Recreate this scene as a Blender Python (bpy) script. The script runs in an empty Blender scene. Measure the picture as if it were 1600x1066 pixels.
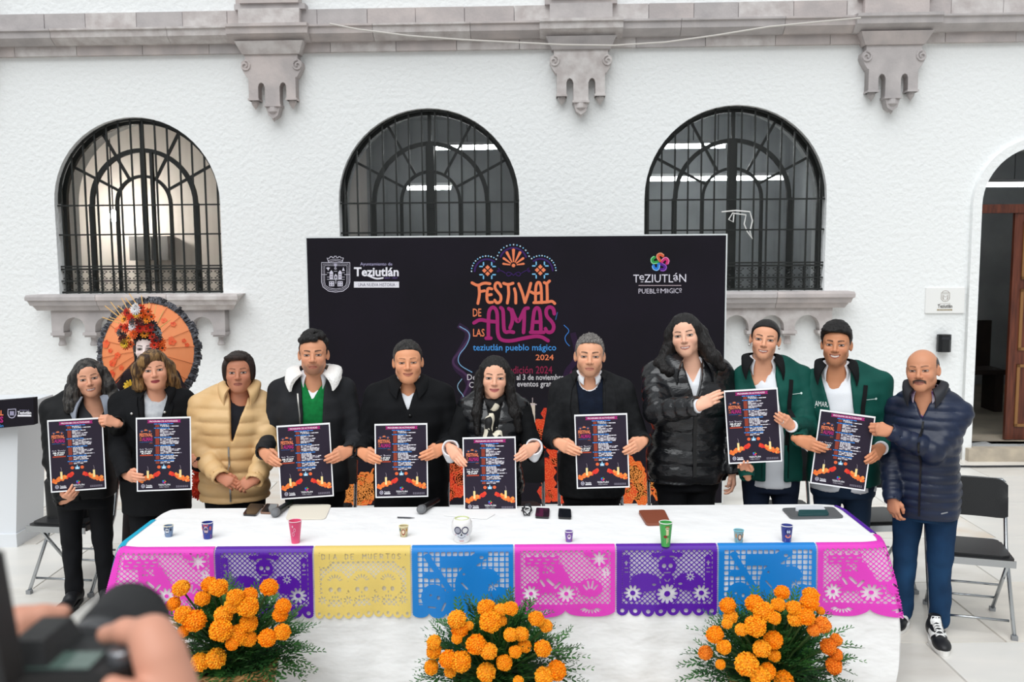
import bpy, math, random
import numpy as np
from mathutils import Vector, Matrix
from mathutils.bvhtree import BVHTree

random.seed(7); np.random.seed(7)
scn = bpy.context.scene
COL = scn.collection

# ------------------------------------------------------------------ camera
FPX, CAMH, PITCH, ROLL = 1412.0, 2.2, math.radians(5.78), math.radians(0.4)
cam_d = bpy.data.cameras.new('camera'); cam = bpy.data.objects.new('camera', cam_d); COL.objects.link(cam)
cam_d.sensor_width = 36.0; cam_d.lens = 36.0 * FPX / 1600.0
cam_d.clip_start = 0.05; cam_d.clip_end = 200
cam.matrix_world = (Matrix.Translation((0, 0, CAMH)) @ Matrix.Rotation(math.pi/2 - PITCH, 4, 'X') @ Matrix.Rotation(-ROLL, 4, 'Z'))
cam_d.dof.use_dof = True; cam_d.dof.focus_distance = 5.3; cam_d.dof.aperture_fstop = 3.6
scn.camera = cam

# ------------------------------------------------------------------ light: soft courtyard daylight
world = bpy.data.worlds.new('world'); scn.world = world; world.use_nodes = True
bg = world.node_tree.nodes['Background']; bg.inputs[0].default_value = (0.94, 0.98, 1.0, 1); bg.inputs[1].default_value = 0.45
sun_d = bpy.data.lights.new('sun', 'SUN'); sun_d.energy = 2.1; sun_d.angle = math.radians(60); sun_d.color = (0.97, 0.99, 1.0)
sun = bpy.data.objects.new('sun', sun_d); COL.objects.link(sun)
sun.rotation_euler = (math.radians(33), math.radians(-12), 0)
scn.view_settings.view_transform = 'Standard'; scn.view_settings.look = 'None'
scn.view_settings.gamma = 1.0; scn.view_settings.use_curve_mapping = False
scn.view_settings.exposure = 0.32

# ------------------------------------------------------------------ pixel -> place
_f = Vector((0, math.cos(PITCH), -math.sin(PITCH))); _u = Vector((0, math.sin(PITCH), math.cos(PITCH))); _r = Vector((1, 0, 0))
def ray(px, py):
    a, b = (px - 800) / FPX, (533 - py) / FPX
    c, s = math.cos(ROLL), math.sin(ROLL)
    a, b = a * c + b * s, -a * s + b * c
    return _r * a + _u * b + _f
def ony(px, py, Y):
    d = ray(px, py); return Vector((0, 0, CAMH)) + d * (Y / d.y)
def onz(px, py, z):
    d = ray(px, py); return Vector((0, 0, CAMH)) + d * ((z - CAMH) / d.z)

# ------------------------------------------------------------------ materials
def lin(c):
    if isinstance(c, str): c = tuple(int(c[i:i+2], 16) / 255 for i in (0, 2, 4))
    return tuple((v / 12.92 if v <= 0.04045 else ((v + 0.055) / 1.055) ** 2.4) for v in c[:3])
MATS = {}
def mat(name, color, rough=0.6, color2=None, nscale=8.0, stretch=(1, 1, 1), bump=0.0, bscale=60.0, metal=0.0, spec=0.5,
        contrast=(0.35, 0.65), bstretch=None, vcol=False, sheen=0.0, bdist=0.01, coat=0.0, trans=0.0, detail=4.0, emit=None, estr=0.0):
    if name in MATS: return MATS[name]
    m = bpy.data.materials.new(name); MATS[name] = m; m.use_nodes = True
    nt = m.node_tree; N = nt.nodes; L = nt.links; b = N['Principled BSDF']
    b.inputs['Roughness'].default_value = rough; b.inputs['Metallic'].default_value = metal
    b.inputs['Specular IOR Level'].default_value = spec
    b.inputs['Sheen Weight'].default_value = sheen; b.inputs['Coat Weight'].default_value = coat
    c1 = lin(color) + (1,)
    b.inputs['Base Color'].default_value = c1
    m.diffuse_color = c1
    tc = N.new('ShaderNodeTexCoord')
    def noise(sc, st):
        mp = N.new('ShaderNodeMapping'); mp.inputs['Scale'].default_value = st
        L.new(tc.outputs['Object'], mp.inputs['Vector'])
        n = N.new('ShaderNodeTexNoise'); n.inputs['Scale'].default_value = sc; n.inputs['Detail'].default_value = detail
        L.new(mp.outputs[0], n.inputs['Vector']); return n
    src = None
    if vcol:
        at = N.new('ShaderNodeAttribute'); at.attribute_name = 'Col'; src = at.outputs['Color']
        L.new(src, b.inputs['Base Color'])
    if color2 is not None:
        n = noise(nscale, stretch); r = N.new('ShaderNodeValToRGB')
        r.color_ramp.elements[0].position = contrast[0]; r.color_ramp.elements[1].position = contrast[1]
        r.color_ramp.elements[0].color = c1; r.color_ramp.elements[1].color = lin(color2) + (1,)
        L.new(n.outputs['Fac'], r.inputs[0]); L.new(r.outputs[0], b.inputs['Base Color'])
    if bump:
        n = noise(bscale, bstretch or stretch); bp = N.new('ShaderNodeBump')
        bp.inputs['Strength'].default_value = bump; bp.inputs['Distance'].default_value = bdist
        L.new(n.outputs['Fac'], bp.inputs['Height']); L.new(bp.outputs[0], b.inputs['Normal'])
    if trans:
        t = N.new('ShaderNodeBsdfTranslucent'); t.inputs[0].default_value = c1
        mx = N.new('ShaderNodeMixShader'); mx.inputs[0].default_value = trans
        L.new(b.outputs[0], mx.inputs[1]); L.new(t.outputs[0], mx.inputs[2]); L.new(mx.outputs[0], N['Material Output'].inputs[0])
    if emit:
        b.inputs['Emission Color'].default_value = lin(emit) + (1,); b.inputs['Emission Strength'].default_value = estr
    return m
def glass_mat(name, tint=(0.9, 0.93, 0.93), refl=0.5):
    m = bpy.data.materials.new(name); m.use_nodes = True; nt = m.node_tree; N = nt.nodes; L = nt.links
    N.remove(N['Principled BSDF'])
    t = N.new('ShaderNodeBsdfTransparent'); t.inputs[0].default_value = tint + (1,)
    g = N.new('ShaderNodeBsdfGlossy'); g.inputs['Roughness'].default_value = 0.02
    fr = N.new('ShaderNodeFresnel'); fr.inputs[0].default_value = 1.45
    mx = N.new('ShaderNodeMixShader'); L.new(fr.outputs[0], mx.inputs[0]); L.new(t.outputs[0], mx.inputs[1]); L.new(g.outputs[0], mx.inputs[2])
    L.new(mx.outputs[0], N['Material Output'].inputs[0]); return m

# ------------------------------------------------------------------ objects
def tag(o, label, cat, group=None):
    o['label'] = label; o['category'] = cat
    if group: o['group'] = group
    return o
def struct(o, label=None):
    o['kind'] = 'structure'
    if label: o['label'] = label
    return o
def empty(name, loc=(0, 0, 0), rz=0.0, parent=None):
    o = bpy.data.objects.new(name, None); COL.objects.link(o); o.location = loc; o.rotation_euler = (0, 0, rz)
    o.empty_display_size = 0.1; o.parent = parent; return o
def link(name, me, m=None, parent=None, loc=None):
    if m is not None and len(me.materials) == 0: me.materials.append(m)
    o = bpy.data.objects.new(name, me); COL.objects.link(o); o.parent = parent
    if loc is not None: o.location = loc
    return o
def npmesh(name, V, Fq, smooth=True, col=None):
    V = np.asarray(V, np.float32); Fq = np.asarray(Fq, np.int32); n = Fq.shape[1]
    me = bpy.data.meshes.new(name)
    me.vertices.add(len(V)); me.vertices.foreach_set('co', V.ravel())
    me.loops.add(Fq.size); me.loops.foreach_set('vertex_index', Fq.ravel())
    me.polygons.add(len(Fq)); me.polygons.foreach_set('loop_start', np.arange(0, Fq.size, n, dtype=np.int32))
    me.polygons.foreach_set('loop_total', np.full(len(Fq), n, np.int32))
    if smooth: me.polygons.foreach_set('use_smooth', np.ones(len(Fq), bool))
    me.update(calc_edges=True)
    if col is not None:
        a = me.color_attributes.new('Col', 'FLOAT_COLOR', 'POINT')
        c = np.ones((len(V), 4), np.float32); c[:, :3] = col; a.data.foreach_set('color', c.ravel())
    return me
class G:
    """collects simple solids into one mesh"""
    def __init__(s): s.v = []; s.f = []; s.c = []
    def add(s, vs, fs, c=None):
        n = len(s.v); s.v += [tuple(p) for p in vs]; s.f += [tuple(i + n for i in f) for f in fs]
        s.c += [c or (1, 1, 1)] * len(vs); return s
    def box(s, x0, x1, y0, y1, z0, z1, c=None, M=None, ch=0.0):
        if ch:   # chamfered along all edges in plan (octagonal plan)
            P = [(x0+ch, y0), (x1-ch, y0), (x1, y0+ch), (x1, y1-ch), (x1-ch, y1), (x0+ch, y1), (x0, y1-ch), (x0, y0+ch)]
            return s.prism([(p[0], p[1]) for p in P], z0, z1, c, M)
        vs = [(x, y, z) for z in (z0, z1) for y in (y0, y1) for x in (x0, x1)]
        if M: vs = [M @ Vector(v) for v in vs]
        return s.add(vs, [(0, 2, 3, 1), (4, 5, 7, 6), (0, 1, 5, 4), (2, 6, 7, 3), (0, 4, 6, 2), (1, 3, 7, 5)], c)
    def prism(s, poly, z0, z1, c=None, M=None):   # poly in xy, extruded in z
        n = len(poly); vs = [(x, y, z0) for x, y in poly] + [(x, y, z1) for x, y in poly]
        if M: vs = [M @ Vector(v) for v in vs]
        fs = [tuple(range(n - 1, -1, -1)), tuple(range(n, 2 * n))] + [(i, (i + 1) % n, n + (i + 1) % n, n + i) for i in range(n)]
        return s.add(vs, fs, c)
    def tube(s, path, r, n=8, c=None, closed=False, caps=True):
        path = [Vector(p) for p in path]; m = len(path); rs = r if isinstance(r, (list, tuple)) else [r] * m
        vs = []; ref = None
        for i, p in enumerate(path):
            if closed: t = path[(i + 1) % m] - path[i - 1]
            else: t = path[min(i + 1, m - 1)] - path[max(i - 1, 0)]
            t = t.normalized() if t.length > 1e-9 else Vector((0, 0, 1))
            if ref is None: ref = t.orthogonal().normalized()
            ref = (ref - t * ref.dot(t)); ref = ref.normalized() if ref.length > 1e-6 else t.orthogonal().normalized()
            b = t.cross(ref)
            vs += [p + (ref * math.cos(a) + b * math.sin(a)) * rs[i] for a in (2 * math.pi * k / n for k in range(n))]
        fs = []
        for i in range(m if closed else m - 1):
            j = (i + 1) % m
            fs += [(i * n + k, i * n + (k + 1) % n, j * n + (k + 1) % n, j * n + k) for k in range(n)]
        if caps and not closed: fs += [tuple(range(n - 1, -1, -1)), tuple((m - 1) * n + k for k in range(n))]
        return s.add(vs, fs, c)
    def lathe(s, prof, n=20, c=None, M=None, cols=None):   # prof: (r, z)
        vs = []
        for r, z in prof:
            vs += [(r * math.cos(2 * math.pi * k / n), r * math.sin(2 * math.pi * k / n), z) for k in range(n)]
        if M: vs = [M @ Vector(v) for v in vs]
        fs = [(i * n + k, i * n + (k + 1) % n, (i + 1) * n + (k + 1) % n, (i + 1) * n + k) for i in range(len(prof) - 1) for k in range(n)]
        if prof[0][0] > 1e-6: fs.append(tuple(range(n - 1, -1, -1)))
        if prof[-1][0] > 1e-6: fs.append(tuple((len(prof) - 1) * n + k for k in range(n)))
        return s.add(vs, fs, c)
    def grid(s, fn, nu, nv, c=None):
        vs = [fn(i / nu, j / nv) for j in range(nv + 1) for i in range(nu + 1)]
        fs = [(j * (nu + 1) + i, j * (nu + 1) + i + 1, (j + 1) * (nu + 1) + i + 1, (j + 1) * (nu + 1) + i) for j in range(nv) for i in range(nu)]
        return s.add(vs, fs, c)
    def mesh(s, name, smooth=False, vcol=False):
        me = bpy.data.meshes.new(name); me.from_pydata(s.v, [], s.f)
        if smooth: me.polygons.foreach_set('use_smooth', np.ones(len(me.polygons), bool))
        if vcol:
            a = me.color_attributes.new('Col', 'FLOAT_COLOR', 'POINT')
            c = np.ones((len(s.v), 4), np.float32); c[:, :3] = np.array(s.c, np.float32); a.data.foreach_set('color', c.ravel())
        me.update(); return me
    def build(s, name, m, parent=None, smooth=False, loc=None, vcol=False):
        return link(name, s.mesh(name, smooth, vcol), m, parent, loc)
def autosmooth(o, deg=40):
    me = o.data; me.polygons.foreach_set('use_smooth', np.ones(len(me.polygons), bool)); me.set_sharp_from_angle(angle=math.radians(deg)); return o
def copy_tree(o, parent=None):
    c = o.copy(); COL.objects.link(c); c.parent = parent
    for ch in list(o.children): copy_tree(ch, c)
    return c
def plate(outer, holes, depth, name='plate'):
    """flat plate with holes: outlines in (x, z), front at y=0, thickness depth towards +y"""
    cu = bpy.data.curves.new(name, 'CURVE'); cu.dimensions = '2D'; cu.fill_mode = 'BOTH'; cu.extrude = depth / 2
    for pl in [outer] + holes:
        sp = cu.splines.new('POLY'); sp.points.add(len(pl) - 1); sp.use_cyclic_u = True
        for i, p in enumerate(pl): sp.points[i].co = (p[0], p[1], 0, 1)
    ob = bpy.data.objects.new(name, cu); me0 = ob.to_mesh(); me = me0.copy(); ob.to_mesh_clear(); me.name = name
    bpy.data.objects.remove(ob); bpy.data.curves.remove(cu)
    me.transform(Matrix.Rotation(math.pi / 2, 4, 'X')); me.transform(Matrix.Translation((0, depth / 2, 0)))
    return me
_txt = {}
def text_geo(s, bold=0.0):
    k = (s, bold)
    if k not in _txt:
        cu = bpy.data.curves.new('t', 'FONT'); cu.body = s; cu.offset = bold; cu.resolution_u = 2
        ob = bpy.data.objects.new('t', cu); me = ob.to_mesh()
        V = np.array([v.co[:2] for v in me.vertices]); F = [tuple(p.vertices) for p in me.polygons]
        ob.to_mesh_clear(); bpy.data.objects.remove(ob); bpy.data.curves.remove(cu)
        lo, hi = V.min(0), V.max(0); V = (V - lo) / (hi - lo); _txt[k] = (V, F, (hi - lo))
    return _txt[k]
class Print:
    """flat print; coordinates in any 2-D frame with y down, turned into 3-D by pos(x, y, layer)"""
    nrib = 0
    def __init__(s, pos): s.pos = pos; s.g = G()
    def poly(s, pts, color, layer=1): s.g.add([s.pos(x, y, layer) for x, y in pts], [tuple(range(len(pts)))], lin(color))
    def rect(s, x0, y0, x1, y1, color, layer=1): s.poly([(x0, y0), (x1, y0), (x1, y1), (x0, y1)], color, layer)
    def disc(s, x, y, r, color, layer=1, n=14, ry=None):
        s.poly([(x + r * math.cos(a), y + (ry or r) * math.sin(a)) for a in (2 * math.pi * k / n for k in range(n))], color, layer)
    def ribbon(s, pts, w, color, layer=1, closed=False, smooth=2, caps=True):
        Print.nrib += 1; layer += 0.07 * (Print.nrib % 12); P = [Vector(p) for p in pts]
        for _ in range(smooth):
            Q = []
            m = len(P)
            rng = range(m) if closed else range(m - 1)
            if not closed: Q.append(P[0])
            for i in rng:
                a, b = P[i], P[(i + 1) % m]; Q += [a * .75 + b * .25, a * .25 + b * .75]
            if not closed: Q.append(P[-1])
            P = Q
        m = len(P); Lf = []; Rt = []
        for i in range(m):
            if closed: t = P[(i + 1) % m] - P[i - 1]
            else: t = P[min(i + 1, m - 1)] - P[max(i - 1, 0)]
            t = t.normalized() if t.length > 1e-9 else Vector((1, 0)); n = Vector((-t.y, t.x)) * (w / 2); Lf.append(P[i] + n); Rt.append(P[i] - n)
        for i in range(m if closed else m - 1):
            j = (i + 1) % m; s.poly([Lf[i], Lf[j], Rt[j], Rt[i]], color, layer)
        if caps and not closed:
            for e in (P[0], P[-1]): s.disc(e.x, e.y, w / 2, color, layer + 0.3, 8)
    def text(s, t, x0, y0, x1, y1, color, layer=2, bold=0.0, slope=0.0):
        V, F, _ = text_geo(t, bold)
        s.g.add([s.pos(x0 + (x1 - x0) * u, y1 - (y1 - y0) * v + slope * u, layer) for u, v in V], F, lin(color))
    def build(s, name, parent=None): return s.g.build(name, PRINT, parent, vcol=True)
PRINT = mat('printed_ink', 'ffffff', rough=0.55, vcol=True, spec=0.3)
# ================================================================== SETTING
M_STUCCO = mat('white_stucco', 'f0f2f2', rough=0.9, bump=0.55, bscale=22.0, bdist=0.02, detail=6.0, spec=0.2)
M_STONE = mat('grey_cantera_stone', 'c2bcbb', rough=0.85, color2='aca7a7', nscale=5.0, bump=0.3, bscale=40, contrast=(0.3, 0.7), spec=0.2)
M_STONE2 = mat('pinkish_cantera_stone', 'c9bfbc', rough=0.85, color2='b3acab', nscale=4.0, bump=0.3, bscale=40, spec=0.2)
M_STONE3 = mat('pale_cantera_stone', 'd2cdcb', rough=0.85, color2='bab2b0', nscale=9.0, bump=0.3, bscale=40, spec=0.2)
STONES = [M_STONE, M_STONE2, M_STONE3]
M_IRON = mat('black_wrought_iron', '121614', rough=0.45, bump=0.1, bscale=80)
M_GLASS = glass_mat('window_glass')
M_WOOD = mat('red_brown_wood', '6a3420', rough=0.45, color2='4a2012', nscale=6, stretch=(6, 6, 0.6), bump=0.1)

WALL = Matrix.Translation((0, 9.42, 0)) @ Matrix.Rotation(math.radians(-2.2), 4, 'Z')
WINV = WALL.inverted()
def wp(px, py, off=0.0):
    """pixel -> (u, z) on the courtyard wall, on the plane off metres into the wall"""
    o = WINV @ Vector((0, 0, CAMH)); d = WINV.to_3x3() @ ray(px, py); p = o + d * ((off - o.y) / d.y); return p.x, p.z
def onwall(o): o.matrix_world = WALL; return o

# ---- floor of stone tiles
M_TILES = [mat('floor_tile_%d' % i, a, rough=0.32, color2=b, nscale=1.6, stretch=(1, 2.6, 1), contrast=(0.35, 0.7), spec=0.45, detail=7)
           for i, (a, b) in enumerate([('e2ded7', 'cbc5bc'), ('dfdcd6', 'd2bfa9'), ('d9d7d2', 'e4e0d9'), ('e0dad0', 'c6c1ba')])]
floor = struct(G().box(-14, 14, -6, 14, -0.12, -0.012).build('floor', mat('tile_grout', '8d8880', rough=0.9)), 'stone tiled courtyard floor')
tm = []
for m in M_TILES:
    g = G(); T = 0.91; k = 0.0025; b = 0.004
    g.add([(k, k, -0.012), (T-k, k, -0.012), (T-k, T-k, -0.012), (k, T-k, -0.012), (k+b, k+b, 0), (T-k-b, k+b, 0), (T-k-b, T-k-b, 0), (k+b, T-k-b, 0)],
          [(4, 5, 6, 7), (0, 1, 5, 4), (1, 2, 6, 5), (2, 3, 7, 6), (3, 0, 4, 7)])
    me = g.mesh('tile'); me.materials.append(m); tm.append(me)
rr = random.Random(3)
far = G()
for j in range(-7, 6):
    y = 4.85 + j * 0.91
    for i in range(-8, 9):
        x = 2.75 + i * 0.91 - (0.455 if j % 2 else 0) - 0.91
        if y < 2.2 and abs(x) > 4.2: continue
        o = link('tile', tm[rr.randrange(4)], None, floor, (x, y, 0))
# ---- wall with arched openings
def arch(u0, u1, z0, ztop, n=28):
    r = (u1 - u0) / 2; c = (u0 + u1) / 2; zs = ztop - r
    return [(u0, z0), (u1, z0)] + [(c + r * math.cos(a), zs + r * math.sin(a)) for a in (math.pi * k / n for k in range(n + 1))]
def wbox(px0, px1, ptop, pbot, pymid=300):
    cx = (px0 + px1) / 2
    return wp(px0, pymid)[0], wp(px1, pymid)[0], wp(cx, pbot)[1], wp(cx, ptop)[1]
WIN = [wbox(84, 343, 183, 459), wbox(529, 811, 169, 457), wbox(1007, 1292, 164, 455)]
DU0, DZT = wp(1530, 330)[0], wp(1600, 229)[1]
DOOR = (DU0, DU0 + 1.16, 0.13, DZT)
wall = struct(onwall(link('wall_back', plate([(-11, 0), (10, 0), (10, 6.6), (-11, 6.6)], [arch(*w) for w in WIN] + [arch(*DOOR)], 0.5), M_STUCCO)), 'white stucco courtyard wall')
# plaster moulding around the door
u0, u1, z0, zt = DOOR
outer = arch(u0 - 0.09, u1 + 0.09, 0.0, zt + 0.09); inner = arch(u0, u1, 0.0, zt)
ring = outer[2:] + [(u0 - 0.09, 0.0), (u0, 0.0)] + inner[2:][::-1] + [(u1, 0.0), (u1 + 0.09, 0.0)]
me = plate(ring, [], 0.06); me.transform(Matrix.Translation((0, -0.06, 0)))
struct(onwall(link('trim_5', me, M_STUCCO)), 'raised white plaster moulding round the doorway')
# baseboards of grey stone
bz = 0.165
for nm, (a, b) in (('baseboard_left', (-11, u0 - 0.12)), ('baseboard_right', (u1 + 0.12, 10))):
    bb = struct(onwall(empty(nm)), 'grey stone baseboard %s of the doorway' % nm[10:])
    x = a
    while x < b - 0.05:
        w = min(0.62, b - x); link('stone_block', G().box(x + 0.003, x + w - 0.003, -0.035, 0.0, 0.0, bz).mesh('stone_block'), rr.choice(STONES), bb); x += w
struct(onwall(G().box(u0 - 0.06, u1 + 0.06, -0.14, 0.62, 0.0, 0.13).build('trim_6', mat('threshold_stone', 'c2b6a2', rough=0.6, color2='a89d8e', nscale=6))), 'pale stone doorstep')

# ---- windows
scroll = G()
def spiral(cx, cz, r, a0, turns, sgn):
    return [(cx + r * (1 - 0.8 * t) * math.cos(a0 + sgn * turns * 2 * math.pi * t), 0, cz + r * (1 - 0.8 * t) * math.sin(a0 + sgn * turns * 2 * math.pi * t)) for t in (k / 14 for k in range(15))]
for sx in (-1, 1):
    for sz in (-1, 1):
        scroll.tube(spiral(sx * 0.030, sz * 0.066, 0.034, math.pi / 2 * -sz, 1.1, -sx * sz), 0.0065, 5)
        scroll.tube([(sx * 0.030, 0, sz * 0.032), (sx * 0.012, 0, sz * 0.015), (0, 0, 0)], 0.0055, 5)
scroll.tube([(0, 0, -0.125), (0, 0, 0.125)], 0.005, 5)
SCROLL = scroll.mesh('scroll')
def bar(g, a, b, w=0.014, d=0.014, y=0.0):
    a, b = Vector((a[0], y, a[1])), Vector((b[0], y, b[1])); t = (b - a).normalized(); n = Vector((-t.z, 0, t.x)) * w / 2; e = Vector((0, d / 2, 0))
    vs = [a + n + e, a - n + e, a - n - e, a + n - e, b + n + e, b - n + e, b - n - e, b + n - e]
    return g.add(vs, [(0, 1, 2, 3), (7, 6, 5, 4), (0, 4, 5, 1), (1, 5, 6, 2), (2, 6, 7, 3), (3, 7, 4, 0)])
def arcpts(c, zs, r, a0=0, a1=math.pi, n=26): return [(c + r * math.cos(a0 + (a1 - a0) * k / n), zs + r * math.sin(a0 + (a1 - a0) * k / n)) for k in range(n + 1)]
def arcbar(g, c, zs, r, w, d, y):
    po, pi_ = arcpts(c, zs, r), arcpts(c, zs, r - w); n = len(po)
    vs = []
    for yy in (y - d / 2, y + d / 2): vs += [(p[0], yy, p[1]) for p in po] + [(p[0], yy, p[1]) for p in pi_]
    fs = []
    for i in range(n - 1):
        fs += [(i, i + 1, n + i + 1, n + i), (2*n + i, 3*n + i, 3*n + i + 1, 2*n + i + 1), (i, 2*n + i, 2*n + i + 1, i + 1), (n + i, n + i + 1, 3*n + i + 1, 3*n + i)]
    return g.add(vs, fs)
for wi, (a, b, z0, zt) in enumerate(WIN):
    W = struct(onwall(empty('window_%d' % (wi + 1))), ['arched window with lit room behind, above the orange parasol', 'arched window with black grille behind the backdrop centre', 'arched window with black grille and white cord tied to its bars'][wi])
    r = (b - a) / 2; c = (a + b) / 2; zs = zt - r; yf = 0.17; yg = 0.07
    # inner steel frame
    arcbar(G(), c, zs, r, 0.05, 0.05, yf).build('arch_frame', M_IRON, W)
    arcbar(G(), c, zs, r * 0.66, 0.045, 0.04, yf).build('arch_frame', M_IRON, W)
    arcbar(G(), c, zs, r * 0.345, 0.03, 0.04, yf).build('arch_frame', M_IRON, W)
    bar(G(), (a + 0.025, z0), (a + 0.025, zs), 0.05, 0.05, yf).build('jamb', M_IRON, W)
    bar(G(), (b - 0.025, z0), (b - 0.025, zs), 0.05, 0.05, yf).build('jamb', M_IRON, W)
    if wi == 0:
        bar(G(), (c + 0.01, z0), (c + 0.01, zs + r * 0.64), 0.045, 0.05, yf).build('mullion', M_IRON, W)
        bar(G(), (c + 0.13, z0), (c + 0.13, zs + r * 0.60), 0.03, 0.05, yf - 0.06).build('mullion', M_IRON, W)
        bar(G(), (c + 0.01, zs + r * 0.64), (c + 0.01, zt), 0.03, 0.05, yf).build('mullion', M_IRON, W)
    else:
        bar(G(), (c, z0), (c, zs + r * 0.66), 0.085, 0.05, yf).build('mullion', M_IRON, W)
        bar(G(), (c, zs + r * 0.66), (c, zt), 0.035, 0.05, yf).build('mullion', M_IRON, W)
    for s in (-1, 1):
        bar(G(), (c + s * r * 0.645, z0), (c + s * r * 0.645, zs), 0.05, 0.04, yf).build('mullion', M_IRON, W)
        bar(G(), (c + s * r * 0.33, z0), (c + s * r * 0.33, zs), 0.03, 0.04, yf).build('mullion', M_IRON, W)
        for ang in (28, 61):
            an = math.radians(ang); e = (s * math.cos(an), math.sin(an))
            bar(G(), (c + e[0] * r * 0.34, zs + e[1] * r * 0.34), (c + e[0] * r * 0.97, zs + e[1] * r * 0.97), 0.026, 0.03, yf).build('radial_bar', M_IRON, W)
    # panes: one per bay of the steel frame
    xs = [a + 0.04, c - r * 0.645, c - r * 0.33, c, c + r * 0.33, c + r * 0.645, b - 0.04]
    for i in range(6):
        for zz0, zz1 in ((z0 + 0.02, z0 + 0.45), (z0 + 0.45, zs)):
            G().add([(xs[i], yf, zz0), (xs[i+1], yf, zz0), (xs[i+1], yf, zz1), (xs[i], yf, zz1)], [(0, 1, 2, 3)]).build('pane', M_GLASS, W)
    an = [0, 28, 61, 90, 119, 152, 180]
    for ra, rb in ((0.0, 0.335), (0.335, 0.65), (0.65, 0.975)):
        for i in range(6):
            p = [(c + r * q * math.cos(math.radians(t)), yf, zs + r * q * math.sin(math.radians(t))) for q, t in
                 [(ra, an[i]), (rb, an[i]), (rb, an[i] * .67 + an[i+1] * .33), (rb, an[i] * .33 + an[i+1] * .67), (rb, an[i+1])] + ([(ra, an[i+1])] if ra else [])]
            G().add(p, [tuple(range(len(p)))]).build('pane', M_GLASS, W)
    # outer grille
    n = 14
    for k in range(n):
        u = a + (b - a) * (k + 0.35) / (n - 0.3)
        zz = zs + math.sqrt(max(r * r - (u - c) ** 2, 0.0))
        bar(G(), (u, z0), (u, zz), 0.016, 0.016, yg).build('grille_bar', M_IRON, W)
    band = z0 + 0.27
    for zz, w in ((zs - 0.02, 0.016), (zs - (zs - band) * 0.48, 0.016), (band + 0.02, 0.016), (band - 0.01, 0.02), (z0 + 0.135, 0.014), (z0 + 0.015, 0.02)):
        bar(G(), (a, zz), (b, zz), w, 0.016, yg - 0.01).build('grille_rail', M_IRON, W)
    arcbar(G(), c, zs, r - 0.004, 0.022, 0.016, yg).build('grille_arch', M_IRON, W)
    ns = 14; sw = (b - a) / ns
    for k in range(ns):
        for zz in (z0 + 0.075, z0 + 0.195):
            o = link('scroll', SCROLL, M_IRON, W, (a + sw * (k + 0.5), yg, zz)); o.scale = (1.0, 1.0, 0.5)
    # stone sill with an arcaded apron
    S = struct(onwall(empty('trim_%d' % (wi + 7))), 'carved stone window sill with arched apron under the %s window' % ('left', 'middle', 'right')[wi])
    e = 0.235
    nb = 3; L0, L1 = a - e, b + e
    for k in range(nb):
        p0, p1 = L0 + (L1 - L0) * k / nb, L0 + (L1 - L0) * (k + 1) / nb
        prof = [(-0.245, 0.0), (-0.255, -0.02), (-0.255, -0.055), (-0.235, -0.065), (-0.22, -0.11), (-0.20, -0.115), (-0.17, -0.165), (0.0, -0.165), (0.0, 0.0)]
        g = G(); ex0 = 0.0; n = len(prof)
        vs = [(p0 + 0.002, y, z0 + z) for y, z in prof] + [(p1 - 0.002, y, z0 + z) for y, z in prof]
        if k == 0: vs[:n] = [(p0 + (0.255 + y) * 0.9 if y > -0.25 else p0, y, z0 + z) for y, z in prof]; vs[n-2] = (p0 + 0.14, 0, z0 - 0.165); vs[n-1] = (p0, 0, z0)
        if k == nb - 1: vs[n:] = [(p1 - (0.255 + y) * 0.9 if y > -0.25 else p1, y, z0 + z) for y, z in prof]; vs[2*n-2] = (p1 - 0.14, 0, z0 - 0.165); vs[2*n-1] = (p1, 0, z0)
        g.add(vs, [tuple(range(n - 1, -1, -1)), tuple(range(n, 2 * n))] + [(i, (i + 1) % n, n + (i + 1) % n, n + i) for i in range(n)])
        g.build('sill_block', STONES[(k + wi) % 3], S)
    A0, A1 = a - 0.035, b + 0.05; zt_, zb_ = z0 - 0.165, z0 - 0.40; sp = (A1 - A0 - 0.14) / 5
    out = [(A1, zt_), (A0, zt_), (A0, zb_)]
    for k in range(5):
        pc = A0 + 0.07 + sp * (k + 0.5); rr_ = sp / 2 - 0.055
        out += [(pc - rr_, zb_)] + [(pc - rr_ * math.cos(t), zt_ - 0.075 - rr_ + rr_ * math.sin(t)) for t in (math.pi * q / 12 for q in range(13))] + [(pc + rr_, zb_)]
    out += [(A1, zb_)]
    me = plate(out, [], 0.13); me.transform(Matrix.Translation((0, -0.13, 0))); link('arcade', me, STONES[wi], S)
    for k in range(6):
        pc = A0 + 0.07 + sp * k
        g = G(); g.box(pc - 0.075, pc + 0.075, -0.15, 0, zb_ - 0.03, zb_); g.box(pc - 0.06, pc + 0.06, -0.135, 0, zb_ - 0.05, zb_ - 0.03)
        g.lathe([(0.032, zb_ - 0.05), (0.028, zb_ - 0.09), (0.042, zb_ - 0.13), (0.036, zb_ - 0.145), (0.0, zb_ - 0.148)], 10, M=Matrix.Translation((pc, -0.06, 0)))
        g.build('pendant', STONES[wi], S)

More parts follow.
